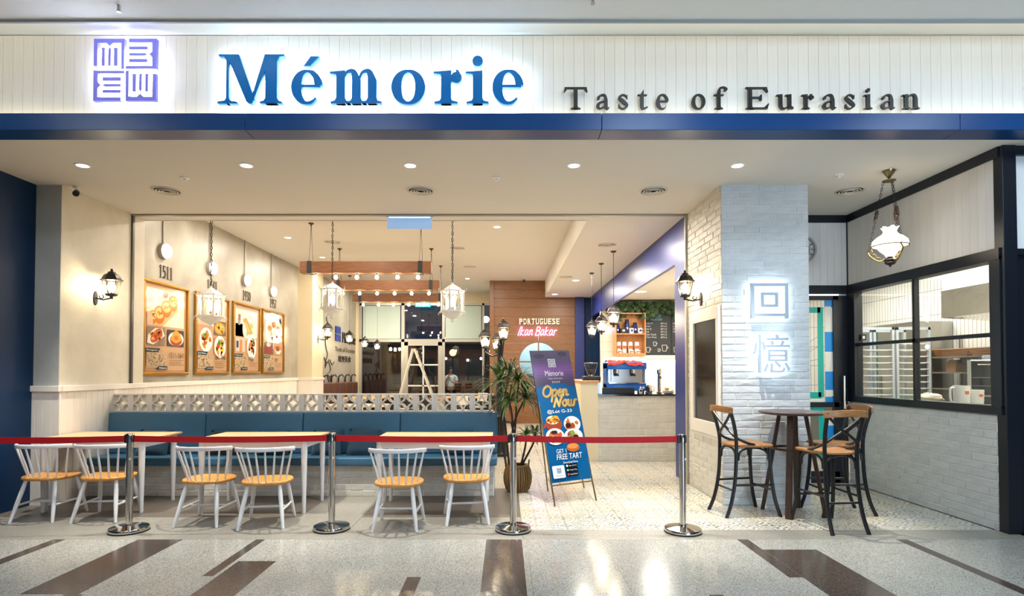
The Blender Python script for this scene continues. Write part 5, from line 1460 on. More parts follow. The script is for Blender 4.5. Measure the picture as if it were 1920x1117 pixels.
# ================================================================== hanging wooden beams with bulbs
def beam_lamp(label, y, xa, xb, za, zb_, xs, st_px):
    t = thing('beam_chandelier', label, 'chandelier', (0, y, 0), 0, 'wooden beam chandeliers')
    MB().box(xa, xb, 0, 0.2, za, zb_).build('beam', M_beam, t, bevel=0.006, smooth=False)
    for px in st_px:
        x = (px - 947) / 1060 * y
        MB().box(x - 0.038, x + 0.038, -0.006, 0.206, za - 0.006, zb_ + 0.006).build('strap', mat('strap_black', '#1b2020', 0.5), t, smooth=False)
        mb = MB(); mb.cyl((x - 0.02, 0.05, zb_), (x, 0.1, H_ROOM - 0.03), 0.0045, n=5); mb.cyl((x + 0.02, 0.15, zb_), (x, 0.1, H_ROOM - 0.03), 0.0045, n=5)
        mb.build('hanger_cable', M_iron, t)
        MB().lathe([(0.05, H_ROOM), (0.05, H_ROOM - 0.012), (0.012, H_ROOM - 0.03), (0.012, H_ROOM - 0.06)], 14, (x, 0.1, 0)).build('ceiling_hook', M_iron, t)
    for px in xs:
        x = (px - 947) / 1060 * y
        MB().cyl((x, 0.08, za), (x, 0.08, za - 0.025), 0.018, n=10).build('socket', M_iron, t)
        MB().lathe([(0.012, za - 0.025), (0.02, za - 0.04), (0.034, za - 0.062), (0.034, za - 0.08), (0.022, za - 0.10), (1e-5, za - 0.108)], 12, (x, 0.08, 0)).build('bulb', M_bulbwarm, t)
beam_lamp('stained wooden beam with six bulbs, the nearest and lowest looking', 10.2, -3.72, -1.34, 3.345, 3.555, (588, 626, 666, 704, 743, 782), (578, 787))
beam_lamp('stained wooden beam with six bulbs, the middle of three', 12.35, -3.85, -1.44, 3.345, 3.555, (640, 672, 705, 738, 770, 803), (633, 807))
beam_lamp('stained wooden beam with six bulbs, the furthest of three', 14.4, -3.9, -1.58, 3.335, 3.545, (679, 708, 736, 765, 793, 821), (674, 825))

# globe lamps on the picture wall
for px, py, nm in ((317, 470, 'nearest the shop front, first of four'), (404, 502, 'behind the left filigree lantern, second of four'), (468, 525, 'third of four along the picture wall'), (517, 546, 'nearest the cream pier, last of four')):
    Y_ = 5.27 * 1060 / (947 - px); Z_ = 1.57 + (695 - py) * Y_ / 1060
    t = thing('bulkhead_lamp', 'round glowing wall lamp on a conduit ' + nm, 'wall lamp', (-5.4, Y_, Z_), 0, 'round lamps on the picture wall')
    MB().lathe([(0.125, 0.0), (0.125, 0.045), (0.118, 0.06)], 28, axis=Matrix.Rotation(PI / 2, 3, 'Y')).build('housing', mat('lamp_grey', '#9a958b', 0.5), t)
    MB().lathe([(0.116, 0.055), (0.108, 0.085), (0.085, 0.112), (0.045, 0.130), (1e-5, 0.136)], 28, axis=Matrix.Rotation(PI / 2, 3, 'Y')).build('globe', glow('globe_lamp', (1.0, 0.94, 0.82), 9), t)
    MB().cyl((0.015, 0, 0.12), (0.015, 0, H_ROOM - Z_), 0.011, n=8).build('conduit', mat('conduit_grey', '#a59f93', 0.4, metal=0.4), t)
# ================================================================== pictures on the left wall
def picture(label, y0, y1, spec, num, numlab=None):
    """gilt frame on the wall x = -5.4; the print faces +x; local u runs away from the viewer"""
    t = thing('framed_picture', label, 'picture', (-5.4, y0, 1.50), 0, 'gilt framed menu pictures')
    W, Hh = y1 - y0, 1.46; f = 0.05
    for a, b, c, d in ((0, W, 0, f), (0, W, Hh - f, Hh), (0, f, f, Hh - f), (W - f, W, f, Hh - f)):
        MB().box(0, 0.045, a, b, c, d).build('frame_bar', M_frame, t, bevel=0.012, seg=2)
    MB().box(0, 0.012, f, W - f, f, Hh - f).build('backing', mat('kraft_board', '#b98f67', 0.7), t, smooth=False)
    # seen from the room the nearer end is on the left
    p = Print((0.0125, f, f), (0, 1, 0), (0, 0, 1)); w_, h_ = W - 2 * f, Hh - 2 * f
    p.rect(0, w_, 0, h_, '#b08661'); p.rect(0.03, w_ - 0.03, 0.03, h_ - 0.03, '#c29c76')
    spec(p, w_, h_)
    p.build('print', M_printg, t)
    o = MB()
    for i, d in enumerate(num):
        glyph_mesh(o, glyph(d, 0.62, 0.15, 0.07, 1.5), i * 0.093, 0, 0.135, -0.012, 0)
    o.xf(Matrix.Translation((-5.4, y0 + W * 0.5 - 0.185, 3.03)) @ Matrix.Rotation(PI / 2, 4, 'Z'))
    o = o.build('year_number', mat('number_bronze', '#5b5142', 0.5), None, smooth=False)
    tag(o, numlab, 'number', 'year numbers over the pictures')
    return t
def plate(p, x, y, r, food, n=14, rim='#f4f0ea', sq=1.0):
    p.ell(x, y, r, r * sq, '#cfc6ba'); p.ell(x, y, r * 0.97, r * 0.97 * sq, rim); p.ell(x, y, r * 0.74, r * 0.74 * sq, '#e9e2d6')
    p.bits(x - r * .6, x + r * .6, y - r * .6 * sq, y + r * .6 * sq, food, n, r * 0.3, inside=(x, y, r * .62, r * .62 * sq))
OR = ['#d9822b', '#e5a24a', '#c25b1e', '#efbd6a', '#b4481a']; GR = ['#5d8a2f', '#8db54a']; RD = ['#9c2f1d', '#c4492a', '#7a2217']
def footer(p, w, h, tagtop, tagbot, years, lines=3):
    hh = 0.30 * h
    # old map engraving
    p.rect(0.05 * w, 0.47 * w, 0.05 * h, 0.225 * h, '#bda583')
    for _ in range(70):
        x, y = random.uniform(0.06 * w, 0.46 * w), random.uniform(0.06 * h, 0.22 * h); a = random.uniform(0, 6.28)
        p.line([(x, y), (min(0.47 * w, max(0.05 * w, x + 0.04 * w * math.cos(a))), y + 0.02 * h * math.sin(a))], 0.006, random.choice(['#4d4032', '#6d5a44', '#2e261d']), up=(_ % 10 == 0))
    p.poly([(0.02 * w, 0.225 * h), (0.30 * w, 0.225 * h), (0.35 * w, 0.27 * h), (0.02 * w, 0.27 * h)], '#1f3a46')
    p.text(tagtop, 0.05 * w, 0.29 * w, 0.236 * h, 0.26 * h, '#f2ead9')
    p.poly([(0.27 * w, 0.03 * h), (0.52 * w, 0.03 * h), (0.52 * w, 0.07 * h), (0.31 * w, 0.07 * h)], '#1f3a46')
    p.text(tagbot, 0.33 * w, 0.50 * w, 0.038 * h, 0.06 * h, '#f2ead9')
    p.text(years, 0.57 * w, 0.57 * w + 0.36 * w * min(1, len(years) / 9), 0.165 * h, 0.232 * h, '#4f3a28')
    for i in range(lines):
        p.rect(0.57 * w, (0.93 - 0.07 * (i % 2)) * w, (0.137 - 0.026 * i) * h, (0.143 - 0.026 * i) * h, '#8a6c4e')
def pic1(p, w, h):
    a = (0.06 * w, 0.94 * w, 0.53 * h, 0.95 * h)
    p.rect(*a, '#f0dcc4')
    p.poly([(0.06 * w, 0.72 * h), (0.34 * w, 0.78 * h), (0.30 * w, 0.95 * h), (0.06 * w, 0.95 * h)], '#c6cdd4')
    p.line([(0.12 * w, 0.75 * h), (0.16 * w, 0.94 * h)], 0.02, '#aeb8c2'); p.line([(0.22 * w, 0.77 * h), (0.24 * w, 0.94 * h)], 0.02, '#dfe4e8')
    p.poly([(0.20 * w, 0.53 * h), (0.42 * w, 0.53 * h), (0.80 * w, 0.74 * h), (0.72 * w, 0.84 * h), (0.16 * w, 0.62 * h)], '#e8b77e')
    for x, y, r in ((0.34, 0.655, 0.125), (0.50, 0.735, 0.12), (0.66, 0.815, 0.11), (0.19, 0.62, 0.09)):
        p.ell(x * w, y * h, r * w, r * w * 1.02, '#c9762c'); p.ell(x * w, y * h + 0.02 * h, r * w * 0.82, r * w * 0.62, '#f3c57e'); p.bits((x - .06) * w, (x + .06) * w, y * h, (y + 0.045) * h, ['#b4551c', '#7d8a3a', '#e9953d'], 9, 0.018 * w)
    p.poly([(0.06 * w, 0.53 * h), (0.2 * w, 0.55 * h), (0.16 * w, 0.66 * h), (0.06 * w, 0.68 * h)], '#e6b596'); p.ell(0.48 * w, 0.90 * h, 0.05 * w, 0.035 * h, '#8f5b42')
    p.rect(0.06 * w, 0.47 * w, 0.305 * h, 0.51 * h, '#8e7a66'); p.poly([(0.07 * w, 0.33 * h), (0.2 * w, 0.31 * h), (0.46 * w, 0.42 * h), (0.40 * w, 0.50 * h), (0.24 * w, 0.50 * h), (0.09 * w, 0.42 * h)], '#ece6dc')
    p.ell(0.27 * w, 0.415 * h, 0.15 * w, 0.062 * h, '#c25b26', 0.55); p.bits(0.14 * w, 0.4 * w, 0.35 * h, 0.48 * h, OR + RD, 34, 0.025 * w, inside=(0.27 * w, 0.415 * h, 0.14 * w, 0.055 * h))
    p.rect(0.52 * w, 0.93 * w, 0.305 * h, 0.50 * h, '#3f3b38'); p.ell(0.73 * w, 0.395 * h, 0.19 * w, 0.085 * h, '#ebe6de'); p.ell(0.73 * w, 0.38 * h, 0.15 * w, 0.07 * h, '#a8401f')
    p.poly([(0.60 * w, 0.38 * h), (0.64 * w, 0.46 * h), (0.73 * w, 0.505 * h), (0.84 * w, 0.46 * h), (0.86 * w, 0.38 * h), (0.73 * w, 0.345 * h)], '#e69a32'); p.ell(0.73 * w, 0.41 * h, 0.06 * w, 0.03 * h, '#c06a20')
    footer(p, w, h, 'Portuguese', 'Malacca', '1511-1641')
def pic2(p, w, h):
    p.rect(0.06 * w, 0.94 * w, 0.55 * h, 0.95 * h, '#cdb79c'); plate(p, 0.55 * w, 0.80 * h, 0.26 * w, OR, 20)
    p.rect(0.54 * w, 0.94 * w, 0.50 * h, 0.70 * h, '#6f5f4e'); p.ell(0.74 * w, 0.60 * h, 0.19 * w, 0.088 * h, '#b88a4a'); p.ell(0.74 * w, 0.60 * h, 0.15 * w, 0.066 * h, '#d6b04e'); p.bits(0.62 * w, 0.86 * w, 0.55 * h, 0.65 * h, ['#c79a35', '#a8791f', '#e0c25e'], 24, 0.03 * w, inside=(0.74 * w, 0.6 * h, 0.14 * w, 0.06 * h))
    p.rect(0.06 * w, 0.52 * w, 0.33 * h, 0.62 * h, '#c79a70'); plate(p, 0.30 * w, 0.425 * h, 0.20 * w, ['#c76a24', '#d98a38', '#a84a1a'], 12); p.ell(0.23 * w, 0.44 * h, 0.06 * w, 0.028 * h, '#5b221a'); p.bits(0.22 * w, 0.34 * w, 0.46 * h, 0.50 * h, GR, 8, 0.03 * w)
    p.rect(0.54 * w, 0.94 * w, 0.24 * h, 0.47 * h, '#b98f6a'); plate(p, 0.74 * w, 0.345 * h, 0.19 * w, ['#e6c63a', '#d8902c', '#c9432a'], 16); p.bits(0.68 * w, 0.82 * w, 0.38 * h, 0.42 * h, GR, 9, 0.035 * w)
    footer(p, w, h, 'Dutch Malacca', 'Dutch Malay', '1641-1946', 4)
def pic3(p, w, h):
    p.rect(0.07 * w, 0.93 * w, 0.53 * h, 0.94 * h, '#d6cfca'); p.rect(0.07 * w, 0.5 * w, 0.53 * h, 0.72 * h, '#e2bd8d', False)
    plate(p, 0.58 * w, 0.66 * h, 0.25 * w, ['#9cb86a', '#c4d090'], 10, '#c9d6b4'); p.poly([(0.34 * w, 0.79 * h), (0.48 * w, 0.83 * h), (0.72 * w, 0.62 * h), (0.58 * w, 0.57 * h)], '#d48b3c'); p.poly([(0.40 * w, 0.74 * h), (0.46 * w, 0.76 * h), (0.64 * w, 0.63 * h), (0.58 * w, 0.60 * h)], '#e9ae5e')
    p.ell(0.62 * w, 0.84 * h, 0.12 * w, 0.058 * h, '#efe9e4'); p.ell(0.62 * w, 0.84 * h, 0.09 * w, 0.042 * h, '#dcbcb4'); p.rect(0.16 * w, 0.24 * w, 0.70 * h, 0.78 * h, '#8b8d7e'); p.rect(0.17 * w, 0.25 * w, 0.77 * h, 0.86 * h, '#a3563a')
    p.rect(0.07 * w, 0.44 * w, 0.30 * h, 0.51 * h, '#c8bdb4'); p.rect(0.22 * w, 0.32 * w, 0.30 * h, 0.48 * h, '#c98a48'); p.rect(0.10 * w, 0.18 * w, 0.36 * h, 0.46 * h, '#43484c')
    p.rect(0.47 * w, 0.93 * w, 0.28 * h, 0.51 * h, '#cfa377'); plate(p, 0.70 * w, 0.39 * h, 0.19 * w, ['#7d9c3f', '#d3742c', '#efe6d0', '#c95f26'], 14, '#e8eef0', 1.25)
    footer(p, w, h, 'Temporary', 'Straits Hybrid', '1930s')
def pic4(p, w, h):
    p.rect(0.07 * w, 0.93 * w, 0.52 * h, 0.93 * h, '#c8b6a4'); p.bits(0.3 * w, 0.9 * w, 0.84 * h, 0.91 * h, ['#3b332c', '#54483d'], 14, 0.06 * w)
    plate(p, 0.50 * w, 0.70 * h, 0.38 * w, ['#f0ede4', '#efe7d4'], 8, '#f3f4f0'); 
    for x, y, c in ((0.32, 0.73, '#e08a34'), (0.52, 0.80, '#c9682c'), (0.74, 0.74, '#e3a04a'), (0.62, 0.66, '#c86a44'), (0.44, 0.64, '#efe2c0')): p.ell(x * w, y * h, 0.10 * w, 0.05 * h, c); p.bits((x - .08) * w, (x + .08) * w, (y - .03) * h, (y + .03) * h, OR + GR, 6, 0.03 * w)
    p.rect(0.07 * w, 0.48 * w, 0.29 * h, 0.49 * h, '#6b4a3c'); p.ell(0.28 * w, 0.37 * h, 0.17 * w, 0.075 * h, '#8e2a1e'); p.ell(0.26 * w, 0.45 * h, 0.10 * w, 0.035 * h, '#e4c6bc')
    p.rect(0.52 * w, 0.93 * w, 0.29 * h, 0.49 * h, '#c48a58'); p.poly([(0.54 * w, 0.40 * h), (0.66 * w, 0.31 * h), (0.80 * w, 0.30 * h), (0.92 * w, 0.38 * h), (0.74 * w, 0.35 * h)], '#efe8dc'); p.ell(0.70 * w, 0.40 * h, 0.10 * w, 0.05 * h, '#8a4522')
    footer(p, w, h, 'Malaysian', 'Now', '1957')
for lab, a, b, fn, num, nl in (('gilt framed food picture marked 1511-1641, nearest the shop front', 8.36, 9.58, pic1, '1511', 'bronze year number over the nearest gilt picture'),
                           ('gilt framed food picture partly behind the left filigree lantern', 9.78, 11.0, pic2, '1641', 'bronze year number mostly hidden behind the left filigree lantern'),
                           ('gilt framed food picture with a plate of golden fritters, third along', 11.15, 12.4, pic3, '1930', 'bronze year number over the third gilt picture'),
                           ('gilt framed food picture with one large white plate, furthest along', 12.5, 13.74, pic4, '1957', 'bronze year number over the furthest gilt picture')):
    picture(lab, a, b, fn, num, nl)
# lettering and logo on the far grey wall
wl_ = thing('logo_lettering', 'blue emblem and black shop lettering on the far grey wall', 'sign', (-5.198, 0, 0))
def wz(px, py): # wall x = -5.4
    Y_ = 5.2 * 1060 / (947 - px); return Y_, 1.57 + (695 - py) * Y_ / 1060
ya, za = wz(628, 639); yb, zb_ = wz(637, 613)
mb = MB(); hh = (zb_ - za) / 2 - 0.01; wd_ = (yb - ya) / 2 - 0.01
for i in (0, 1):
    for j in (0, 1):
        oy, oz = ya + i * (wd_ + 0.02), za + j * (hh + 0.02)
        mb.box(0, 0.03, oy, oy + wd_, oz + hh * 0.8, oz + hh)
        for q in range(3): mb.box(0, 0.03, oy + wd_ * (0.0 + 0.4 * q), oy + wd_ * (0.2 + 0.4 * q), oz, oz + hh * 0.85)
        mb.box(0, 0.015, oy, oy + wd_, oz, oz + hh)
mb.build('emblem', mat('emblem_blue', '#1f3590', 0.4), wl_, smooth=False)
y1, z1 = wz(641, 641); y2, z2 = wz(665, 628)
text_solid('Mémorie', y1, y2, z1 - 0.02, z1 + 0.32, 0.03, M_black, 'lettering', wl_, (0.0, 0, 0), (0, 1, 0), (0, 0, 1))
y1, z1 = wz(628, 659); y2, z2 = wz(664, 650)
text_solid('Taste of Eurasian', y1, y2, z1 + 0.02, z1 + 0.17, 0.02, mat('letter_grey', '#6f675a', 0.5), 'lettering', wl_, (0.0, 0, 0), (0, 1, 0), (0, 0, 1))
y1, z1 = wz(634, 678); y2, z2 = wz(657, 668)
text_solid('欧亚美食', y1, y2, z1, z1 + 0.20, 0.02, mat('letter_dark', '#3b362f', 0.5), 'lettering', wl_, (0.0, 0, 0), (0, 1, 0), (0, 0, 1))
# looping line drawing of faces on the same wall
ld = thing('line_drawing', 'black wire line drawing on the far grey wall beside the cream pier', 'wall art', (-5.185, 0, 0))
y0_, z0_ = 16.2, 1.95
mb = MB()
def wire(pts): mb.tube([(0, y0_ + a, z0_ + b) for a, b in catmull(pts, 6)], 0.012, 5)
wire([(0.1, 1.3), (0.3, 1.5), (0.4, 1.3), (0.2, 1.15), (0.3, 1.0), (0.15, 0.9), (0.2, 0.7), (0.1, 0.5), (0.15, 0.3), (0.3, 0.1), (0.15, -0.1), (0.1, -0.25)])
wire([(0.0, 0.0), (0.25, -0.15), (0.5, -0.05), (0.75, -0.2), (0.95, -0.1)])
wire([(0.1, -0.3), (0.35, -0.1), (0.6, -0.35), (0.3, -0.5), (0.5, -0.7), (0.7, -0.5), (0.45, -0.62)])
mb.build('wire', M_black, ld)
# headrest cushions hung from hooks, and the seat below them
lb = thing('booth_bench', 'brown leather booth bench along the far left wall', 'bench', (0, 0, 0))
MB().box(-5.18, -4.65, 15.7, 19.3, 0, 0.38).build('base', M_walnut, lb, smooth=False)
me = cushion(-5.18, -4.62, 15.7, 19.3, 0.38, 0.50); me.materials.append(M_leather); obj('seat_cushion', me, lb)
for i in range(5):
    yy = 15.75 + i * 0.72
    me = cushion(-5.18, -5.02, yy, yy + 0.69, 0.52, 1.24 - 0.01 * i, 0.05); me.materials.append(M_leather); o = obj('back_cushion', me, lb)
    for dy in (0.34,):
        MB().tube([(-5.16, yy + dy, 1.2), (-5.16, yy + dy, 1.36), (-5.13, yy + dy + 0.03, 1.43), (-5.06, yy + dy + 0.05, 1.45), (-5.02, yy + dy + 0.05, 1.39)], 0.024, 7).build('hook', M_black, o)

# ================================================================== dining room furniture behind the screen
def cafe_table(label, x, y, w_, d_, top, h=0.78):
    t = thing('cafe_table', label, 'table', (x, y, 0), 0, 'dining room tables')
    me = MB().box(-w_ / 2, w_ / 2, -d_ / 2, d_ / 2, h - 0.04, h).mesh('tabletop', bevel=0.006); me.materials.append(top); obj('tabletop', me, t)
    MB().cyl((0, 0, 0.02), (0, 0, h - 0.04), 0.035, n=12).build('pedestal', M_black, t)
    MB().lathe([(0.24, 0), (0.24, 0.012), (0.05, 0.03), (0.035, 0.05)], 24).build('foot', M_black, t)
def cafe_chair(label, x, y, rz, m, grp='dining room chairs'):
    t = thing('cafe_chair', label, 'chair', (x, y, 0), rz, grp)
    mb = MB(); mb.box(-0.21, 0.21, -0.2, 0.2, 0.43, 0.47); mb.build('seat', m, t, bevel=0.015, seg=2)
    for sx in (-1, 1):
        MB().tube([(sx * 0.2, 0.2, 0), (sx * 0.185, 0.17, 0.44)], 0.014, 8).build('front_leg', M_black, t)
        MB().tube([(sx * 0.2, -0.24, 0), (sx * 0.185, -0.18, 0.44), (sx * 0.19, -0.24, 0.86)], 0.014, 8).build('back_leg', M_black, t)
    def sh(u, v):
        a = (u - 0.5) * 2
        return (a * 0.205, -0.225 - 0.03 * (1 - a * a) - 0.05 * (v - 0.5), 0.62 + 0.26 * v)
    mb = MB().sheet(sh, 9, 4); n_ = len(mb.v)
    back = [(x_, y_ + 0.022, z_) for x_, y_, z_ in mb.v]; fs = [tuple(reversed([i + n_ for i in f])) for f in mb.f]
    mb.add(back, [tuple(i - n_ for i in f) for f in fs])
    rim = [i for i in range(9)] + [9 * j + 8 for j in range(1, 4)] + [27 + i for i in range(7, -1, -1)] + [9 * j for j in range(2, 0, -1)]
    mb.add([], []); mb.f += [(rim[i], rim[(i + 1) % len(rim)], rim[(i + 1) % len(rim)] + n_, rim[i] + n_) for i in range(len(rim))]; mb.c += [None] * len(rim)
    mb.build('backrest', m, t, ang=60)
    return t
M_blackseat = mat('black_seat_vinyl', '#15130f', 0.45); M_brownseat = mat('brown_seat_wood', '#5a3317', 0.45); M_whiteseat = mat('white_seat_shell', '#d9d2c6', 0.4)
k_ = 0
tabs = [(-3.9, 17.2, 1.3, 0.8, M_tabletop, 'pale dining table beside the far booth bench'), (-4.0, 15.9, 1.1, 0.7, M_tabletop, 'pale dining table just past the cream pier'), (-2.15, 15.4, 1.2, 0.75, M_stoolseat, 'brown dining table before the back glass door'),
        (-1.15, 16.6, 1.2, 0.75, M_tabletop, 'pale dining table before the right back window'), (-4.1, 9.7, 1.2, 0.75, M_stoolseat, 'brown dining table behind the left half of the screen'),
        (-2.2, 9.9, 1.2, 0.75, M_tabletop, 'pale dining table behind the middle of the screen'), (-0.95, 10.4, 1.0, 0.75, M_stoolseat, 'brown dining table behind the right half of the screen'), (-3.3, 12.6, 1.3, 0.8, M_tabletop, 'pale dining table under the hanging beams')]
for x, y, w_, d_, m, lab in tabs:
    cafe_table(lab, x, y, w_, d_, m, 0.82 if y > 11 else 0.80)
chs_ = [(-2.62, 14.75, 0, M_blackseat, 'black vinyl chair, left one before the back door table'), (-2.15, 14.72, 0.05, M_blackseat, 'black vinyl chair, right one before the back door table'), (-0.55, 15.9, 1.3, M_blackseat, 'black vinyl chair at the right back table'),
        (-1.2, 15.95, 0.0, M_whiteseat, 'white shell chair at the right back table'), (-0.85, 17.6, 2.4, M_whiteseat, 'white shell chair in the far right corner by the wood wall'), (-3.05, 16.95, 1.2, M_whiteseat, 'white shell chair at the booth table'),
        (-4.4, 9.05, 0, M_brownseat, 'brown wooden chair behind the screen, furthest left'), (-3.75, 9.1, 0.1, M_brownseat, 'brown wooden chair behind the screen, second from left'), (-2.55, 9.25, 0, M_brownseat, 'brown wooden chair behind the middle of the screen, left one'),
        (-1.95, 9.2, -0.1, M_brownseat, 'brown wooden chair behind the middle of the screen, right one'), (-1.15, 9.7, 0, M_brownseat, 'brown wooden chair behind the right of the screen, left one'), (-0.7, 9.65, 0.1, M_brownseat, 'brown wooden chair behind the right of the screen, right one')]
for x, y, rz, m, lab in chs_: cafe_chair(lab, x, y, rz, m)
# step ladder by the back door
ld = thing('step_ladder', 'pale aluminium step ladder standing open before the back glass door', 'ladder', (-3.05, 18.9, 0))
hl = 2.30
def lad(x0, x1, y, steps):
    for dx in (0,):
        pass
for s, dy in ((1, -0.17), (1, 0.17)):
    MB().bar((0.03, dy * 0.75, hl), (0.92, dy, 0.0), 0.03, 0.06, up=(1, 0, 0.3)).build('rail', mat('ladder_alu', '#d6d2c4', 0.4, metal=0.3), ld, smooth=False)
    MB().bar((-0.03, dy * 0.75, hl), (-0.66, dy, 0.0), 0.03, 0.05, up=(1, 0, -0.3)).build('rail', mat('ladder_alu', '#d6d2c4', 0.4), ld, smooth=False)
for i in range(1, 8):
    f = i / 8; x = 0.03 + 0.89 * (1 - f)
    MB().box(x - 0.05, x + 0.04, -0.17, 0.17, hl * f - 0.015, hl * f + 0.015).build('step', mat('ladder_alu', '#d6d2c4'), ld, smooth=False)
MB().box(-0.09, 0.09, -0.14, 0.14, hl - 0.01, hl + 0.03).build('top_cap', mat('ladder_cap', '#8a4a32', 0.5), ld, smooth=False)

# ================================================================== lamp post with three lanterns
LX, LY = -0.09, 10.5
lp = thing('lamp_post', 'black cast iron lamp post with three lanterns beside the breeze block screen', 'lamp post', (LX, LY, 0))
MB().lathe([(0.165, 0), (0.165, 0.05), (0.14, 0.08), (0.13, 0.30), (0.14, 0.33), (0.105, 0.38), (0.10, 0.70), (0.115, 0.73), (0.085, 0.77), (0.075, 1.45), (0.09, 1.48), (0.062, 1.52), (0.055, 2.02), (0.07, 2.05), (0.05, 2.08), (0.03, 2.16)], 20).build('post', M_black, lp)
MB().tube([(-0.30, 0.05, 0.62), (-0.05, 0, 0.66), (0.2, -0.05, 0.62), (0.24, -0.05, 0.45)], 0.02, 8).build('bracket', M_black, lp)
for dx, dy, zz, k in ((0.06, -0.08, 2.13, 1.2), (-0.07, 0.2, 1.95, 1.05), (-0.28, -0.05, 1.98, 1.15)):
    h_ = thing('lantern', None, None, (dx, dy, zz)); h_.parent = lp
    lantern_head(h_, 0, k, M_bulbwarm)
    MB().tube(catmull([(-dx, -dy, 1.9 - zz), (-dx * 0.5, -dy * 0.5, 1.84 - zz), (0, 0, -0.06), (0, 0, -0.02)], 5), 0.015, 8).build('arm', M_black, h_)
for ch in kids(lp):
    pass

# ================================================================== yucca in a wicker pot
yp = thing('potted_yucca', 'tall yucca plant in a round ribbed wicker pot', 'plant', (0.165, 7.43, 0))
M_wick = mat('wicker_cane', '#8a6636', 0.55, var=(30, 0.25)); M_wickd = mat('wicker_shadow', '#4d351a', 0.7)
pf = [(0.115, 0.0), (0.15, 0.04), (0.172, 0.12), (0.178, 0.19), (0.165, 0.27), (0.14, 0.33), (0.135, 0.345)]
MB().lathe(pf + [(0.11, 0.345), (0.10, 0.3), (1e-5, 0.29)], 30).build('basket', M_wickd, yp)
for i in range(34):
    a = 2 * PI * i / 34; c, s = math.cos(a), math.sin(a)
    MB().tube([((r + 0.004) * c, (r + 0.004) * s, z) for r, z in pf], 0.0085, 6).build('cane', M_wick, yp)
for z, r in ((0.008, 0.12), (0.34, 0.14)):
    MB().torus((0, 0, z), r, 0.011, 30, 6).build('rim', M_wick, yp)
for s in (-1, 1):
    MB().tube(catmull([(s * 0.14, 0.05, 0.33), (s * 0.15, 0.03, 0.40), (s * 0.15, -0.03, 0.40), (s * 0.14, -0.05, 0.33)], 5), 0.009, 6).build('handle', M_wick, yp)
MB().lathe([(1e-5, 0.30), (0.12, 0.295)], 20).build('soil', mat('soil', '#2a1f16', 0.9), yp)
rnd = random.Random(5)
def rosette(c, n, ln, spread=1.0):
    mb = MB(); c = Vector(c)
    for i in range(n):
        a = rnd.uniform(0, 2 * PI); el = rnd.uniform(-0.15, 1.35); L = ln * rnd.uniform(0.7, 1.1); wd = rnd.uniform(0.010, 0.016)
        d = Vector((math.cos(a) * math.cos(el), math.sin(a) * math.cos(el), math.sin(el))); side = d.cross(Vector((0, 0, 1))).normalized() if abs(d.z) < 0.98 else Vector((1, 0, 0))
        vs = []; fs = []; m_ = 6
        for k in range(m_ + 1):
            f = k / m_; p = c + d * L * f + Vector((0, 0, -1)) * (0.5 * L * f * f * f * (0.35 + 0.6 * math.cos(el)))
            w2 = wd * (0.55 + 0.9 * f) * (1 - f) ** 0.55 * 1.2 if f < 1 else 0.0005
            w2 = max(w2, 0.0006)
            up = Vector((0, 0, 0.35 * w2))
            vs += [tuple(p - side * w2 + up), tuple(p), tuple(p + side * w2 + up)]
        for k in range(m_):
            q = 3 * k; fs += [(q, q + 1, q + 4, q + 3), (q + 1, q + 2, q + 5, q + 4)]
        mb.add(vs, fs)
    return mb
def PX(px, py, Y_): return ((px - 947) / 1060 * Y_ - 0.165, Y_ - 7.43, 1.57 + (695 - py) * Y_ / 1060)
stems = [((955, 870), (948, 800), (938, 715), 7.5, 36, 0.40), ((962, 870), (966, 800), (972, 712), 7.35, 40, 0.36), ((966, 868), (960, 780), (954, 752), 7.25, 34, 0.34), ((958, 868), (962, 800), (985, 745), 7.5, 38, 0.36),
         ((975, 868), (985, 835), (986, 812), 7.2, 24, 0.20), ((975, 868), (1000, 830), (1003, 812), 7.45, 26, 0.24), ((950, 868), (940, 790), (955, 700), 7.62, 30, 0.34)]
for a, b, c, Y_, n, L in stems:
    p0 = Vector(PX(*a, 7.43)); p0.z = 0.29; p1 = Vector(PX(*b, (7.43 + Y_) / 2)); p2 = Vector(PX(*c, Y_))
    MB().tube(catmull([p0, p1, p2], 6), [0.016 - 0.006 * i / 12 for i in range(13)], 7).build('stem', M_bark, yp)
    rosette(p2 - Vector((0, 0, 0.02)), int(n * 1.7), L * 1.15).build('leaf_cluster', M_leaf, yp, recalc=False)
# dark-leaved plant in the far corner by the window
dp = thing('corner_plant', 'dark leafy houseplant by the back window beside the wood wall', 'plant', (-0.62, 18.6, 0))
MB().lathe([(0.14, 0), (0.18, 0.35), (0.165, 0.35), (1e-5, 0.32)], 20).build('pot', M_plastic, dp)
mb = MB(); mb2 = MB()
for i in range(9):
    a = rnd.uniform(0, 6.28); h_ = rnd.uniform(0.9, 1.9); ex_ = rnd.uniform(0.05, 0.22); pts = [(0, 0, 0.3), (ex_ * 0.4 * math.cos(a), ex_ * 0.4 * math.sin(a), h_ * 0.6), (ex_ * math.cos(a), ex_ * math.sin(a), h_)]
    mb.tube(pts, 0.01, 5)
    for k in range(4):
        f = 0.45 + 0.18 * k; p = Vector(pts[1]) * (1 - (f - .45)) + Vector(pts[2]) * (f - .45); b = rnd.uniform(0, 6.28); d = Vector((math.cos(b), math.sin(b), -0.3)).normalized(); sd = d.cross(Vector((0, 0, 1))).normalized()
        vs = [tuple(p), tuple(p + d * 0.1 + sd * 0.06), tuple(p + d * 0.24), tuple(p + d * 0.1 - sd * 0.06), tuple(p + d * 0.12 + Vector((0, 0, 0.015)))]
        mb2.add(vs, [(0, 1, 4), (1, 2, 4), (2, 3, 4), (3, 0, 4)])
mb.build('stems', M_bark, dp); mb2.build('leaves', mat('dark_leaf', '#13210f', 0.4), dp, recalc=False)
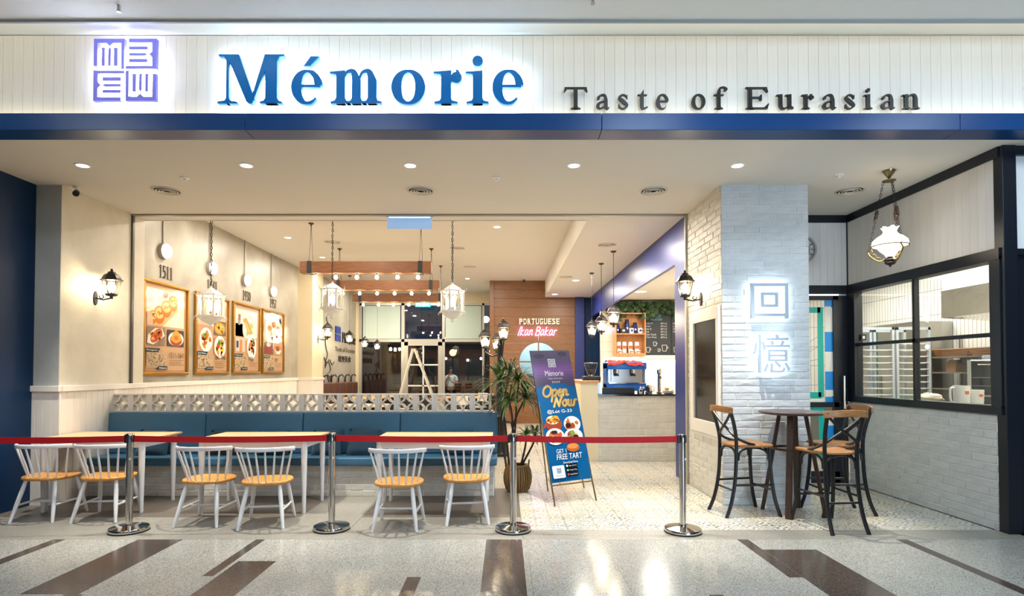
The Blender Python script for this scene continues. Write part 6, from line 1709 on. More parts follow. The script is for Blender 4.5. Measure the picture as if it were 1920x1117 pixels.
# ================================================================== easel banner
bn = thing('easel_banner', 'tall blue and purple OPEN NOW banner on a thin brass easel', 'banner', (0, 0, 0))
BL, BR_, TL_ = Vector((0.55, 6.70, 0.243)), Vector((1.069, 6.95, 0.259)), Vector((0.418, 7.15, 1.826))
bu = (BR_ - BL).normalized(); bv = (TL_ - BL); bv = (bv - bu * bv.dot(bu)).normalized(); bnrm = bu.cross(bv)
bw, bh_ = (BR_ - BL).length, 1.645
mtx = Matrix((bu, bv, bnrm)).transposed().to_4x4(); mtx.translation = BL
MB().box(0, bw, 0, bh_, -0.014, 0.0).xf(mtx).build('panel', mat('banner_board', '#15588c', 0.3), bn, smooth=False)
p = Print(BL + bnrm * 0.0006, bu, bv)
W_, H_ = bw, bh_
nv = 14
for i in range(nv):   # printed backdrop: a blurred violet room fading to plum
    f = i / nv; c0, c1 = hx('#4a3f57'), hx('#6e6478'); c2 = hx('#8a5f9c')
    k = math.exp(-((f - 0.45) / 0.18) ** 2); col = tuple(c0[j] * (1 - f) * (1 - k) + c1[j] * f * (1 - k) + c2[j] * k for j in range(3))
    p.rect(0, W_, H_ * (0.70 + 0.30 * f), H_ * (0.70 + 0.30 * (i + 1) / nv), col, up=(i == 0))
p.ell(0.8 * W_, 0.97 * H_, 0.12 * W_, 0.02 * H_, '#564a5e'); p.ell(0.2 * W_, 0.955 * H_, 0.14 * W_, 0.02 * H_, '#5c5064')
p.poly([(0, 0), (W_, 0), (W_, 0.70 * H_)] + [(W_ * (1 - i / 12), H_ * (0.70 + 0.035 * math.sin(PI * i / 12))) for i in range(13)], '#0c5a8f')
lx, ly, ls = 0.40 * W_, 0.865 * H_, 0.09 * W_
def logo(x, y, s, col, bg):
    for i in (0, 1):
        for j in (0, 1):
            ox, oy = x + i * s * 1.1, y + j * s * 1.1
            p.rect(ox, ox + s, oy, oy + s, col, up=(i + j == 0))
    for i in (0, 1):
        for j in (0, 1):
            ox, oy = x + i * s * 1.1, y + j * s * 1.1
            for q in (0.2, 0.55):
                if (i + j) % 2: p.rect(ox + 0.12 * s, ox + 0.88 * s, oy + q * s, oy + (q + 0.16) * s, bg, up=(i + j + q < 0.3))
                else: p.rect(ox + q * s, ox + (q + 0.16) * s, oy + 0.12 * s, oy + 0.88 * s, bg, up=(i + j == 0 and q < 0.3))
p.k += 1; logo(lx, ly, ls, '#e9e4e6', '#6a5f72'); p.k += 1
vs_, fs_ = text_fit('Mémorie', 0.28 * W_, 0.74 * W_, 0.795 * H_, 0.838 * H_); p.shape(vs_, fs_, '#f1ecec')
p.text('Taste of Eurasian', 0.33 * W_, 0.70 * W_, 0.768 * H_, 0.783 * H_, '#cdc2cc'); p.text('欧亚美食', 0.42 * W_, 0.62 * W_, 0.738 * H_, 0.755 * H_, '#d8cdd4', space=1.4)
# brush-script words drawn with a round pen
def brush(strokes, x, y, sx, sy, wd, col, shear=0.22):
    for st_ in strokes:
        pts = catmull(st_, 6) if len(st_) > 2 else st_
        q = [(x + a * sx + b * sy * shear, y + b * sy) for a, b in pts]
        p.line(q, wd, col, up=False)
        for a, b in q[::2]: p.ell(a, b, wd / 2, wd / 2, col, n=8, up=False)
LET = {'O': ([[(0.5, 1.5), (0.1, 1.1), (0.05, 0.4), (0.4, 0.0), (0.85, 0.3), (0.9, 1.1), (0.5, 1.5)]], 1.0),
       'p': ([[(0.1, 0.9), (0.1, 0.2), (0.02, -0.7)], [(0.1, 0.6), (0.4, 0.95), (0.6, 0.6), (0.4, 0.1), (0.12, 0.15)]], 0.68),
       'e': ([[(0.05, 0.4), (0.5, 0.6), (0.35, 0.95), (0.05, 0.5), (0.25, 0.02), (0.6, 0.25)]], 0.6),
       'n': ([[(0.08, 0.9), (0.08, 0.0)], [(0.08, 0.4), (0.3, 0.9), (0.48, 0.7), (0.46, 0.15), (0.7, 0.15)]], 0.75),
       'N': ([[(0.0, 0.0), (0.15, 0.8), (0.2, 1.45)], [(0.2, 1.45), (0.6, 0.05)], [(0.6, 0.05), (0.75, 0.9), (0.95, 1.5)]], 0.95),
       'o': ([[(0.3, 0.95), (0.05, 0.55), (0.25, 0.02), (0.55, 0.4), (0.3, 0.95), (0.65, 0.8)]], 0.68),
       'w': ([[(0.05, 0.9), (0.08, 0.15), (0.35, 0.1), (0.42, 0.85)], [(0.42, 0.85), (0.42, 0.2), (0.7, 0.1), (0.82, 0.85), (1.0, 0.9)]], 1.0),
       'I': ([[(0.3, 1.4), (0.1, 0.0)]], 0.4), 'k': ([[(0.1, 1.4), (0.05, 0.0)], [(0.5, 0.9), (0.08, 0.45), (0.6, 0.0)]], 0.68),
       'a': ([[(0.5, 0.85), (0.2, 0.9), (0.05, 0.4), (0.2, 0.02), (0.48, 0.4), (0.5, 0.85), (0.5, 0.2), (0.68, 0.1)]], 0.72),
       'B': ([[(0.12, 1.4), (0.05, 0.0)], [(0.12, 1.4), (0.6, 1.25), (0.5, 0.85), (0.1, 0.75), (0.65, 0.6), (0.6, 0.1), (0.05, 0.0)]], 0.78), 'r': ([[(0.1, 0.9), (0.08, 0.0)], [(0.09, 0.5), (0.25, 0.85), (0.5, 0.8)]], 0.55)}
def word(s, x, y, sx, sy, wd, col, out=None):
    for ow, oc, dx, dy in (((out[1], out[0], 0.006, -0.006),) if out else ()) + ((wd, col, 0, 0),):
        p.k += 2; cx = x
        for ch in s:
            st_, adv = LET[ch]; brush(st_, cx + dx, y + dy, sx, sy, ow, oc); cx += adv * sx * 1.05
word('Open', 0.13 * W_, 0.635 * H_, 0.118, 0.092, 0.027, '#f1cf86', ('#7a5a1e', 0.034))
word('Now', 0.36 * W_, 0.555 * H_, 0.118, 0.085, 0.027, '#f1cf86', ('#7a5a1e', 0.034))
p.k += 2
p.text('@Lot G-33', 0.17 * W_, 0.78 * W_, 0.50 * H_, 0.532 * H_, '#f6f3ee')
p.ell(0.28 * W_, 0.42 * H_, 0.20 * W_, 0.052 * H_, '#9a4424'); p.ell(0.27 * W_, 0.455 * H_, 0.16 * W_, 0.033 * H_, '#e8e2c8'); p.bits(0.14 * W_, 0.4 * W_, 0.44 * H_, 0.475 * H_, ['#d9a02c', '#b8541e', '#7d3a18', '#e6c04a'], 22, 0.03, inside=(0.27 * W_, 0.457 * H_, 0.13 * W_, 0.026 * H_)); p.line([(0.08 * W_, 0.43 * H_), (0.0 * W_ + 0.02, 0.40 * H_)], 0.02, '#c63b2f')
plate(p, 0.73 * W_, 0.415 * H_, 0.21 * W_, ['#c9672c', '#a3451f', '#5d7a2f'], 14, sq=0.82); p.ell(0.62 * W_, 0.405 * H_, 0.07 * W_, 0.019 * H_, '#3d1c1a')
plate(p, 0.26 * W_, 0.33 * H_, 0.23 * W_, ['#d9743a', '#e39a5c', '#c4552a'], 18, sq=0.78); p.ell(0.25 * W_, 0.362 * H_, 0.08 * W_, 0.014 * H_, '#3a241c')
plate(p, 0.71 * W_, 0.325 * H_, 0.23 * W_, ['#c98a3a', '#7d9a44', '#dccba0', '#a8562a'], 16, sq=0.68); p.ell(0.76 * W_, 0.315 * H_, 0.07 * W_, 0.018 * H_, '#3d1c1a')
p.ell(0.64 * W_, 0.238 * H_, 0.16 * W_, 0.03 * H_, '#b5622c'); p.ell(0.64 * W_, 0.25 * H_, 0.14 * W_, 0.02 * H_, '#d98d4a')
p.text('GET 1', 0.22 * W_, 0.46 * W_, 0.205 * H_, 0.235 * H_, '#f4f2ee')
p.text('FREE TART', 0.20 * W_, 0.82 * W_, 0.158 * H_, 0.198 * H_, '#f4f2ee', shear=0.12); p.k += 0
p.text('Download Now:', 0.34 * W_, 0.70 * W_, 0.128 * H_, 0.143 * H_, '#f4f2ee')
p.rrect(0.05 * W_, 0.34 * W_, 0.028 * H_, 0.118 * H_, 0.014, '#eef2f4'); logo(0.15 * W_, 0.062 * H_, 0.05 * W_, '#1b5a8a', '#eef2f4'); p.k += 1; p.text('Mémorie', 0.12 * W_, 0.28 * W_, 0.04 * H_, 0.05 * H_, '#5a6a78')
for i, (nm, c) in enumerate((('App Store', '#f2f2f2'), ('Google Play', '#7fd08a'), ('AppGallery', '#e0453a'))):
    y0 = (0.096 - 0.031 * i) * H_; p.rrect(0.37 * W_, 0.66 * W_, y0, y0 + 0.026 * H_, 0.006, '#10141a'); p.ell(0.41 * W_, y0 + 0.013 * H_, 0.025 * W_, 0.008 * H_, c); p.text(nm, 0.45 * W_, 0.64 * W_, y0 + 0.006 * H_, y0 + 0.018 * H_, '#f0f0f0')
p.build('print', M_printg, bn)
fr = MB()
f0, f1, f2, f3 = Vector((0.577, 6.58, 0)), Vector((1.105, 6.88, 0)), Vector((0.56, 7.42, 0)), Vector((1.06, 7.62, 0))
tl, tr = BL + bv * (bh_ - 0.1) - bnrm * 0.03 + bu * 0.03, BL + bv * (bh_ - 0.1) - bnrm * 0.03 + bu * (bw - 0.03)
for f_, t_ in ((f0, tl), (f1, tr)):
    MB().tube([f_, t_], 0.009, 8).build('leg', M_gold, bn)
mid_ = (tl + tr) / 2 - Vector((0, 0, 0.35))
for f_, dx in ((f2, -0.2), (f3, 0.2)):
    MB().tube([f_, mid_ + bu * dx], 0.009, 8).build('back_leg', M_gold, bn)
lo = lambda t: f0 + (tl - f0) * t
MB().tube([f0 + (tl - f0) * 0.13 - bnrm * -0.012, f1 + (tr - f1) * 0.13 + bnrm * 0.012], 0.008, 8).build('rest_bar', M_gold, bn)
MB().tube([f0 + (tl - f0) * 0.13, f2 + (mid_ - f2) * 0.13], 0.006, 6).build('side_bar', M_gold, bn)
MB().tube([BL + bu * 0.1 + bnrm * 0.02 - bv * 0.03, BL + bu * 0.1 + bnrm * 0.02 + bv * 0.03], 0.005, 6).build('hook', M_gold, bn)

# ================================================================== wood wall signs
ps = thing('kiosk_sign', 'cream slab letters PORTUGUESE over pink neon script on the wood wall', 'sign', (0, KY, 0))
kk = KY / 1060; wx = lambda px: (px - 947) * kk; wzz = lambda py: 1.57 + (695 - py) * kk
xs0 = wx(973); stepx = (wx(1050) - xs0) / 10
M_creamlet = mat('cream_letter', '#efe3cf', 0.5)
for i, ch in enumerate('PORTUGUESE'):
    L_ = text_solid(ch, xs0 + i * stepx + 0.01, xs0 + (i + 1) * stepx - 0.015, wzz(608), wzz(597), 0.03, M_creamlet, 'letter', ps, (0, -0.03, 0), (1, 0, 0), (0, 0, 1), bold=0.03)
    for z in (wzz(608), wzz(597) - 0.02):
        if ch in 'PTRUE' or True:
            MB().box(xs0 + i * stepx + 0.006, xs0 + i * stepx + 0.05, -0.032, -0.002, z, z + 0.02).build('serif', M_creamlet, L_, smooth=False)
M_neon = glow('pink_neon', (1.0, 0.20, 0.80), 13)
mb = MB(); cx = wx(970); sxn = 0.178; 
for ch in 'Ikan Bakar':
    if ch == ' ': cx += sxn * 0.32; continue
    for st_ in LET[ch][0]:
        pts = catmull(st_, 6) if len(st_) > 2 else st_
        mb.tube([(cx + a * sxn + b * 0.04, -0.035, wzz(629) + b * 0.19) for a, b in pts], 0.009, 6)
    cx += LET[ch][1] * sxn * 1.04
mb.build('neon_script', M_neon, ps)
# ship's wheel
sw = thing('ship_wheel', 'wooden ship steering wheel with brass hub on the wood wall', 'wheel', (wx(1012), KY - 0.06, wzz(743)))
MB().torus((0, 0, 0), 0.21, 0.025, 32, 8, 'y').build('rim', M_walnut, sw)
MB().cyl((0, -0.04, 0), (0, 0.05, 0), 0.07, n=20).build('hub', M_gold, sw)
for i in range(8):
    a = PI / 8 + i * PI / 4
    MB().tube([(0.06 * math.cos(a), 0, 0.06 * math.sin(a)), (0.25 * math.cos(a), 0, 0.25 * math.sin(a)), (0.28 * math.cos(a), 0, 0.28 * math.sin(a)), (0.34 * math.cos(a), 0, 0.34 * math.sin(a))], [0.014, 0.014, 0.022, 0.014], 8).build('spoke', M_walnut, sw)

# ================================================================== bar
CY = 9.87
ct = thing('bar_counter', 'brick fronted bar counter with black top', 'counter', (0, 0, 0))
cb = MB().box(1.49, 3.78, CY, CY + 0.62, 0, 1.13).build('body', M_mortar, ct, smooth=False)
brick_wall(cb, (1.49, CY, 0), 0, 1.75, 1.12, 0.36, 0.108, 0.006, M_brickw, 31)
brick_wall(cb, (1.49, CY + 0.6, 0), -PI / 2, 0.6, 1.12, 0.30, 0.108, 0.006, M_brickw, 32)
MB().box(1.62, 3.79, CY - 0.03, CY + 0.66, 1.13, 1.165).build('worktop', mat('black_stone', '#0d0e10', 0.12), ct, bevel=0.004, smooth=False)
MB().box(1.32, 1.62, CY - 0.01, CY + 1.6, 0.0, 1.36).build('end_pier', M_cream, ct, smooth=False)
MB().box(1.30, 1.64, CY - 0.03, CY + 1.65, 1.36, 1.40).build('ledge', M_shelfwood, ct, bevel=0.004, smooth=False)
bz = lambda px, py, Y_: ((px - 947) / 1060 * Y_, Y_, 1.57 + (695 - py) * Y_ / 1060)
# coffee grinder
x, y, z = bz(1110, 711, CY + 0.25); gz = 1.40
gr = thing('coffee_grinder', 'black coffee grinder with a clear hopper of beans on the counter ledge', 'grinder', (x - 0.02, CY + 0.25, gz))
MB().box(-0.15, 0.16, -0.1, 0.12, 0, 0.075).build('body', M_plastic, gr, bevel=0.02, seg=2)
MB().lathe([(0.05, 0.075), (0.05, 0.10), (0.06, 0.105)], 20).build('collar', M_steel, gr)
MB().lathe([(0.055, 0.105), (0.085, 0.16), (0.118, 0.27), (0.118, 0.30)], 24).build('hopper', glassy('hopper_plastic', (0.86, 0.86, 0.86), 0.1), gr)
MB().lathe([(0.122, 0.30), (0.122, 0.315), (1e-5, 0.32)], 24).build('lid', mat('smoke_lid', '#8d8b86', 0.3), gr)
mb = MB(); rb = random.Random(9)
for i in range(120):
    hgt = rb.uniform(0.115, 0.20); rr = (0.045 + (hgt - 0.115) * 0.55) * math.sqrt(rb.random()); a = rb.uniform(0, 6.28)
    mb.ball((rr * math.cos(a), rr * math.sin(a), hgt), 0.011, 6, 4, (1, 0.7, 0.6))
tag(mb.build('coffee_beans', mat('coffee_bean', '#2c160c', 0.4), gr), kind='stuff')
# espresso machine
ma, mz, _ = bz(1138, 0, CY + 0.3)[0], 0, 0
mx0, mx1 = bz(1137, 0, CY + 0.2)[0], bz(1210, 0, CY + 0.2)[0]; W2 = (mx1 - mx0)
em_ = thing('espresso_machine', 'bright blue two-group espresso machine on the bar counter', 'coffee machine', ((mx0 + mx1) / 2, CY + 0.12, 1.165)); em_.scale = (1, 1, 1.2)
M_mblue = mat('machine_blue', '#1067c4', 0.28)
MB().box(-W2 / 2, W2 / 2, 0.0, 0.45, 0.04, 0.16).build('base', M_mblue, em_, bevel=0.015, seg=2)
for s in (-1, 1):
    MB().prism([(0.02, 0.04), (0.45, 0.04), (0.45, 0.46), (0.0, 0.46), (-0.03, 0.38), (0.10, 0.34), (0.10, 0.18)], (s * (W2 / 2 - 0.015) - 0.015, 0, 0), (0, 1, 0), (0, 0, 1), 0, 0.03).build('side_panel', M_mblue, em_, bevel=0.004)
MB().box(-W2 / 2, W2 / 2, -0.02, 0.45, 0.36, 0.46).build('top_box', M_mblue, em_, bevel=0.012, seg=2)
MB().box(-W2 / 2 + 0.03, W2 / 2 - 0.03, 0.13, 0.40, 0.16, 0.36).build('back_panel', M_steel, em_, smooth=False)
MB().box(-W2 / 2 + 0.03, W2 / 2 - 0.03, -0.02, 0.14, 0.15, 0.165).build('drip_tray', M_chrome, em_, smooth=False)
for s in (-0.17, 0.12):
    MB().cyl((s, 0.06, 0.36), (s, 0.06, 0.30), 0.04, n=16).build('brew_group', M_chrome, em_)
    h__ = MB().cyl((s, 0.06, 0.30), (s, 0.06, 0.262), 0.036, n=16); h__.tube([(s, 0.03, 0.28), (s, -0.10, 0.27)], 0.013, 8); h__.build('portafilter', M_plastic, em_)
for s in (-W2 / 2 + 0.06, W2 / 2 - 0.06):
    MB().tube([(s, 0.0, 0.36), (s, -0.04, 0.30), (s, -0.02, 0.18)], 0.006, 6).build('steam_wand', M_chrome, em_)
for s in (0.24, 0.29):
    MB().cyl((s, -0.012, 0.09), (s, 0.02, 0.09), 0.018, n=14).build('gauge', M_white, em_)
for sx in (-1, 1):
    for yy in (0.05, 0.4): MB().cyl((sx * (W2 / 2 - 0.05), yy, 0), (sx * (W2 / 2 - 0.05), yy, 0.05), 0.02, n=10).build('foot', M_plastic, em_)
# red cloth over the machine
def cl(u, v):
    x_ = (u - 0.5) * W2 * 0.92 - 0.02; y_ = -0.045 + v * 0.42
    z_ = 0.475 + 0.045 * (1 - (2 * u - 1) ** 2) * 0.4 + 0.012 * math.sin(17 * u + 5 * v) + 0.010 * math.sin(31 * u - 9 * v) + 0.05 * max(0, 0.35 - u)
    if v < 0.12: z_ -= 0.07 * (1 - v / 0.12) + 0.02 * math.sin(9 * u + 1)
    return (x_, y_, z_)
mb = MB().sheet(cl, 40, 16); o = mb.build('cloth', mat('coral_cloth', '#d8412f', 0.85, bump=(120, 0.2)), None, em_.location + Vector((0, 0, 0.092)), ang=80, recalc=False)
o.modifiers.new('thick', 'SOLIDIFY').thickness = 0.006
tag(o, 'coral red cloth lying over the blue espresso machine', 'cloth')
# black pastry case and odds and ends
pc = thing('display_tray', 'long black tray box with clear lid on the counter before the machine', 'tray', (bz(1158, 0, CY)[0], CY + 0.02, 1.165))
MB().box(-0.26, 0.30, 0, 0.10, 0, 0.11).build('box', M_plastic, pc, bevel=0.004, smooth=False)
MB().box(-0.38, -0.265, 0, 0.10, 0, 0.20).build('clear_bin', M_glass, pc, smooth=False)
rk = thing('card_reader', 'small white and black card reader on the counter', 'card reader', (bz(1203, 0, CY)[0], CY + 0.06, 1.165))
MB().box(-0.03, 0.03, 0, 0.03, 0, 0.085).build('body', M_white, rk, bevel=0.006, seg=2); MB().box(-0.022, 0.022, -0.002, 0.0, 0.04, 0.075).build('screen', M_plastic, rk, smooth=False)
mg = thing('milk_jug', 'steel milk jug on the counter right of the espresso machine', 'jug', (bz(1217, 0, CY + 0.3)[0], CY + 0.3, 1.165))
MB().lathe([(0.05, 0), (0.055, 0.02), (0.048, 0.12), (0.042, 0.15)], 20).build('body', M_chrome, mg); MB().tube(catmull([(0.045, 0, 0.13), (0.085, 0, 0.11), (0.085, 0, 0.05), (0.05, 0, 0.03)], 5), 0.006, 6).build('handle', M_chrome, mg)
tp = thing('water_tower', 'tall chrome dispensing tower on the bar counter', 'tap', (bz(1236, 0, CY + 0.4)[0], CY + 0.4, 1.165))
MB().lathe([(0.05, 0), (0.05, 0.02), (0.032, 0.03), (0.03, 0.34), (0.045, 0.35), (0.045, 0.43), (0.03, 0.45)], 18).build('column', M_chrome, tp); MB().tube([(0, 0, 0.30), (0, -0.09, 0.30), (0, -0.1, 0.26)], 0.012, 8).build('spout', M_plastic, tp)
bs = thing('grinder_brush', 'short black pepper-mill shaped tamper on the counter', 'tamper', (bz(1214, 0, CY)[0], CY + 0.05, 1.165))
MB().lathe([(0.03, 0), (0.03, 0.03), (0.014, 0.05), (0.02, 0.1), (0.024, 0.13), (1e-5, 0.145)], 14).build('handle', M_plastic, bs)
for i, (dx, hh_, c, nm) in enumerate(((1250, 0.10, '#d8a54a', 'amber'), (1256, 0.07, '#e8e2d6', 'white'), (1243, 0.06, '#c9c2b4', 'grey'))):
    t = thing('cup', 'small %s cup among the things at the counter end' % nm, 'cup', (bz(dx, 0, CY + 0.3)[0], CY + 0.3 - 0.1 * i, 1.165), 0, 'cups at the counter end')
    MB().lathe([(0.03, 0), (0.038, hh_), (0.034, hh_), (0.027, 0.008), (1e-5, 0.008)], 16).build('bowl', mat('cup_' + nm, c, 0.3), t)
    MB().tube(catmull([(0.034, 0, hh_ * 0.85), (0.055, 0, hh_ * 0.7), (0.05, 0, hh_ * 0.3), (0.032, 0, hh_ * 0.25)], 4), 0.004, 5).build('handle', mat('cup_' + nm, c), t)
sd = thing('saucer_stack', 'stack of white saucers at the right end of the counter', 'dishes', (bz(1252, 0, CY + 0.12)[0], CY + 0.12, 1.165))
for i in range(4): MB().lathe([(0.05, 0.0), (0.1, 0.016), (0.1, 0.02), (0.05, 0.006), (1e-5, 0.006)], 22, (0, 0, 0.012 * i)).build('saucer', M_white, sd)

# back-bar: shelf, menu boards, ivy
YS = 15.08; ks = YS / 1060
sx_ = lambda px: (px - 947) * ks; sz_ = lambda py: 1.57 + (695 - py) * ks
shf = thing('pine_shelf', 'open pine wall shelf with two compartments behind the bar', 'shelf', (0, YS, 0))
X0, X1, Z0, Z1 = sx_(1150), sx_(1206), sz_(668), sz_(588)
MB().box(X0, X1, -0.02, 0, Z0, Z1).build('back', M_shelfwood, shf, smooth=False)
for a, b in ((X0, X0 + 0.03), (X1 - 0.03, X1)): MB().box(a, b, -0.30, -0.02, Z0, Z1).build('side', M_shelfwood, shf, smooth=False)
for z in (Z0 + 0.05, sz_(628), Z1 - 0.03): MB().box(X0 + 0.03, X1 - 0.03, -0.30, -0.02, z, z + 0.03).build('board', M_shelfwood, shf, smooth=False)
MB().box(X0, X1, -0.31, -0.28, Z0, Z0 + 0.05).build('lip', M_shelfwood, shf, smooth=False)
def tumbler(px, h, label):
    t = thing('tumbler', label, 'bottle', (sx_(px), YS - 0.18, sz_(628) + 0.03), 0, 'navy tumblers on the wall shelf')
    MB().lathe([(0.05, 0), (0.06, 0.02), (0.06, h * 0.78), (0.045, h * 0.84)], 16).build('body', mat('tumbler_navy', '#10246b', 0.3), t)
    MB().lathe([(0.05, h * 0.83), (0.05, h), (0.04, h + 0.01)], 16).build('cap', M_plastic, t)
    MB().box(-0.02, 0.02, -0.064, -0.06, h * 0.3, h * 0.45).build('logo', M_white, t, smooth=False)
tumbler(1155.5, 0.24, 'short navy tumbler at the left end of the shelf'); tumbler(1173, 0.36, 'tall navy tumbler in the middle of the shelf'); tumbler(1188, 0.28, 'mid-height navy tumbler between two white mugs')
def mug(px, label):
    t = thing('mug', label, 'mug', (sx_(px), YS - 0.2, sz_(628) + 0.03), 0, 'white mugs on the wall shelf')
    MB().lathe([(0.062, 0), (0.066, 0.14), (0.058, 0.14), (0.055, 0.01), (1e-5, 0.01)], 18).build('body', M_white, t)
    MB().tube(catmull([(0.062, 0, 0.115), (0.105, 0, 0.10), (0.105, 0, 0.05), (0.062, 0, 0.03)], 5), 0.01, 6).build('handle', M_white, t)
    MB().box(-0.025, 0.025, -0.07, -0.066, 0.05, 0.1).build('logo', mat('tumbler_navy', '#10246b'), t, smooth=False)
mug(1181, 'white mug with navy logo left of the mid-height tumbler'); mug(1197, 'white mug with navy logo at the right end of the shelf')
bgx = thing('gift_box', 'small black gift box on the shelf', 'box', (sx_(1166), YS - 0.2, sz_(628) + 0.03)); MB().box(-0.09, 0.09, -0.06, 0.06, 0, 0.13).build('box', M_plastic, bgx, bevel=0.005, smooth=False); MB().box(-0.03, 0.03, -0.062, -0.06, 0.05, 0.1).build('label_print', M_white, bgx, smooth=False)
for i, px in enumerate((1158, 1168.5, 1179.5, 1191.5)):
    t = thing('coffee_packet', 'white and orange packet in the lower compartment, %s' % ('leftmost', 'second from left', 'third from left', 'rightmost')[i], 'packet', (sx_(px), YS - 0.16, Z0 + 0.08), 0, 'packets on the lower shelf')
    MB().prism([(-0.05, 0), (0.05, 0), (0.055, 0.2), (0.045, 0.30), (-0.045, 0.30), (-0.055, 0.2)], (0, 0.04, 0), (1, 0, 0), (0, 0, 1), 0, 0.07).build('pouch', M_white, t, bevel=0.008)
    MB().box(-0.05, 0.05, -0.034, -0.03, 0.12, 0.2).build('band', mat('packet_orange', '#d9622c', 0.4), t, smooth=False)
    if i != 1:
        t2 = thing('coffee_packet', 'short round box lying before the %s packet' % ('leftmost', '', 'third', 'rightmost')[i], 'packet', (sx_(px) + 0.03, YS - 0.25, Z0 + 0.08), 0, 'packets on the lower shelf')
        MB().lathe([(0.05, 0), (0.05, 0.07), (0.04, 0.08)], 16).build('tub', M_white, t2); MB().lathe([(0.051, 0.02), (0.051, 0.05)], 16).build('band', mat('packet_orange', '#d9622c'), t2)
area('shelf_light', (sx_(1178), YS - 0.1, Z0 - 0.012), 0.9, 15, WARM2, size_y=0.08)
area('shelf_light', (sx_(1240), YS - 0.1, sz_(671) - 0.03), 1.0, 15, WARM2, size_y=0.08)
sl = thing('board_ledge', 'slim cream light ledge under the menu board', 'ledge', (0, YS, 0)); MB().box(sx_(1206.5), sx_(1300), -0.14, 0, sz_(671) - 0.02, sz_(667)).build('ledge', M_cream, sl, smooth=False); MB().box(sx_(1207), sx_(1300), -0.15, -0.14, sz_(671) - 0.02, sz_(666)).build('front_strip', M_white, sl, smooth=False)
def board(label, a, b, rows, title):
    t = thing('menu_board', label, 'menu board', (0, YS, 0), 0, 'chalk menu boards')
    xa, xb, za_, zb2_ = sx_(a), sx_(b), sz_(666), sz_(587)
    MB().box(xa, xb, -0.03, 0, za_, zb2_).build('slate', mat('slate', '#3c4348', 0.6), t, smooth=False)
    p_ = Print((xa, -0.0305, za_), (1, 0, 0), (0, 0, 1)); w_, h_ = xb - xa, zb2_ - za_
    for i, tt in enumerate(title): p_.text(tt, (0.24 - 0.03 * i) * w_, (0.62 + 0.05 * i) * w_, (0.90 - 0.075 * i) * h_, (0.955 - 0.075 * i) * h_, '#6fc6d8', shear=0.2)
    for i, (nm, pr) in enumerate(rows):
        y_ = (0.735 - 0.066 * i) * h_
        p_.text(nm, 0.05 * w_, (0.05 + 0.045 * len(nm)) * w_, y_, y_ + 0.042 * h_, '#e8e8e4', shear=0.15); p_.text(pr, 0.62 * w_, 0.84 * w_, y_, y_ + 0.04 * h_, '#e8e8e4', shear=0.15)
    for cx_, cy_, r_ in ((0.15, 0.13, 0.09), (0.40, 0.27, 0.07), (0.55, 0.12, 0.05), (0.75, 0.17, 0.11)):
        x_, y_, r_ = cx_ * w_, cy_ * h_, r_ * w_
        p_.line([(x_ - r_ * 0.8, y_ + r_), (x_ - r_ * 0.6, y_ - r_), (x_ + r_ * 0.6, y_ - r_), (x_ + r_ * 0.8, y_ + r_), (x_ - r_ * 0.8, y_ + r_)], 0.014, '#dcdcd8'); p_.line([(x_ + r_ * 0.75, y_ + r_ * 0.6), (x_ + r_ * 1.3, y_ + r_ * 0.3), (x_ + r_ * 0.7, y_ - r_ * 0.4)], 0.012, '#dcdcd8')
    tag(p_.build('chalk', M_print, t), kind='stuff')
board('chalk menu board headed PROUD OF MALAYSIA behind the bar', 1207, 1258, (('Kopi O', 'RM 4.5'), ('Kopi', 'RM 5.5'), ('Teh O', 'RM 4.5'), ('Teh', 'RM 5.5'), ('Teh Tarik', 'RM 5.5'), ('Cham King', 'RM 6')), ('PROUD OF', 'MALAYSIA'))
board('second chalk menu board, mostly behind the navy partition', 1259, 1310, (('Hot', 'RM 8'), ('Latte', 'RM 9'), ('Mocha', 'RM 9'), ('Flat', 'RM 9')), ('COFFEE',))
def ivy(label, xa, xb, za_, n, seed):
    t = thing('ivy_garland', label, 'plant', (0, YS - 0.16, 0), 0, 'ivy over the back bar'); r_ = random.Random(seed); mb = MB(); st_ = MB()
    for k in range(5):
        pts = [(xa + (xb - xa) * (i / 8), r_.uniform(-0.06, 0.06), za_ + 0.10 * math.sin(i * 0.9 + k) + r_.uniform(-0.05, 0.05)) for i in range(9)]
        st_.tube(catmull(pts, 3), 0.007, 4)
    for i in range(n):
        f = r_.random(); x_ = xa + (xb - xa) * f; z_ = min(3.34, za_ + r_.gauss(0, 0.11) + 0.06 * math.sin(7 * f + seed)); y_ = r_.uniform(-0.16, 0.08); s = r_.uniform(0.05, 0.085); a = r_.uniform(0, 6.28); el = r_.uniform(-0.9, 0.4)
        d = Vector((math.cos(a), -abs(math.sin(a)) * 0.6, el)).normalized(); sd = d.cross(Vector((0.1, 1, 0.2))).normalized(); nn = d.cross(sd); c = Vector((x_, y_, z_))
        pts = [c - d * s * 0.4, c + sd * s * 0.9 - d * s * 0.3, c + sd * s * 0.45 + d * s * 0.2, c + sd * s * 0.55 + d * s * 0.6, c + d * s * 1.2, c - sd * s * 0.55 + d * s * 0.6, c - sd * s * 0.45 + d * s * 0.2, c - sd * s * 0.9 - d * s * 0.3]
        mb.add([tuple(c + nn * s * 0.12)] + [tuple(q) for q in pts], [(0, j + 1, (j + 1) % 8 + 1) for j in range(8)])
    st_.build('stems', M_bark, t); tag(mb.build('leaves', M_leafd, t, recalc=False), kind='stuff')
ivy('ivy garland trailing over the pine shelf', sx_(1136), sx_(1202), sz_(577), 300, 3)
ivy('ivy garland over the menu boards', sx_(1206), sx_(1268), sz_(577), 300, 4)
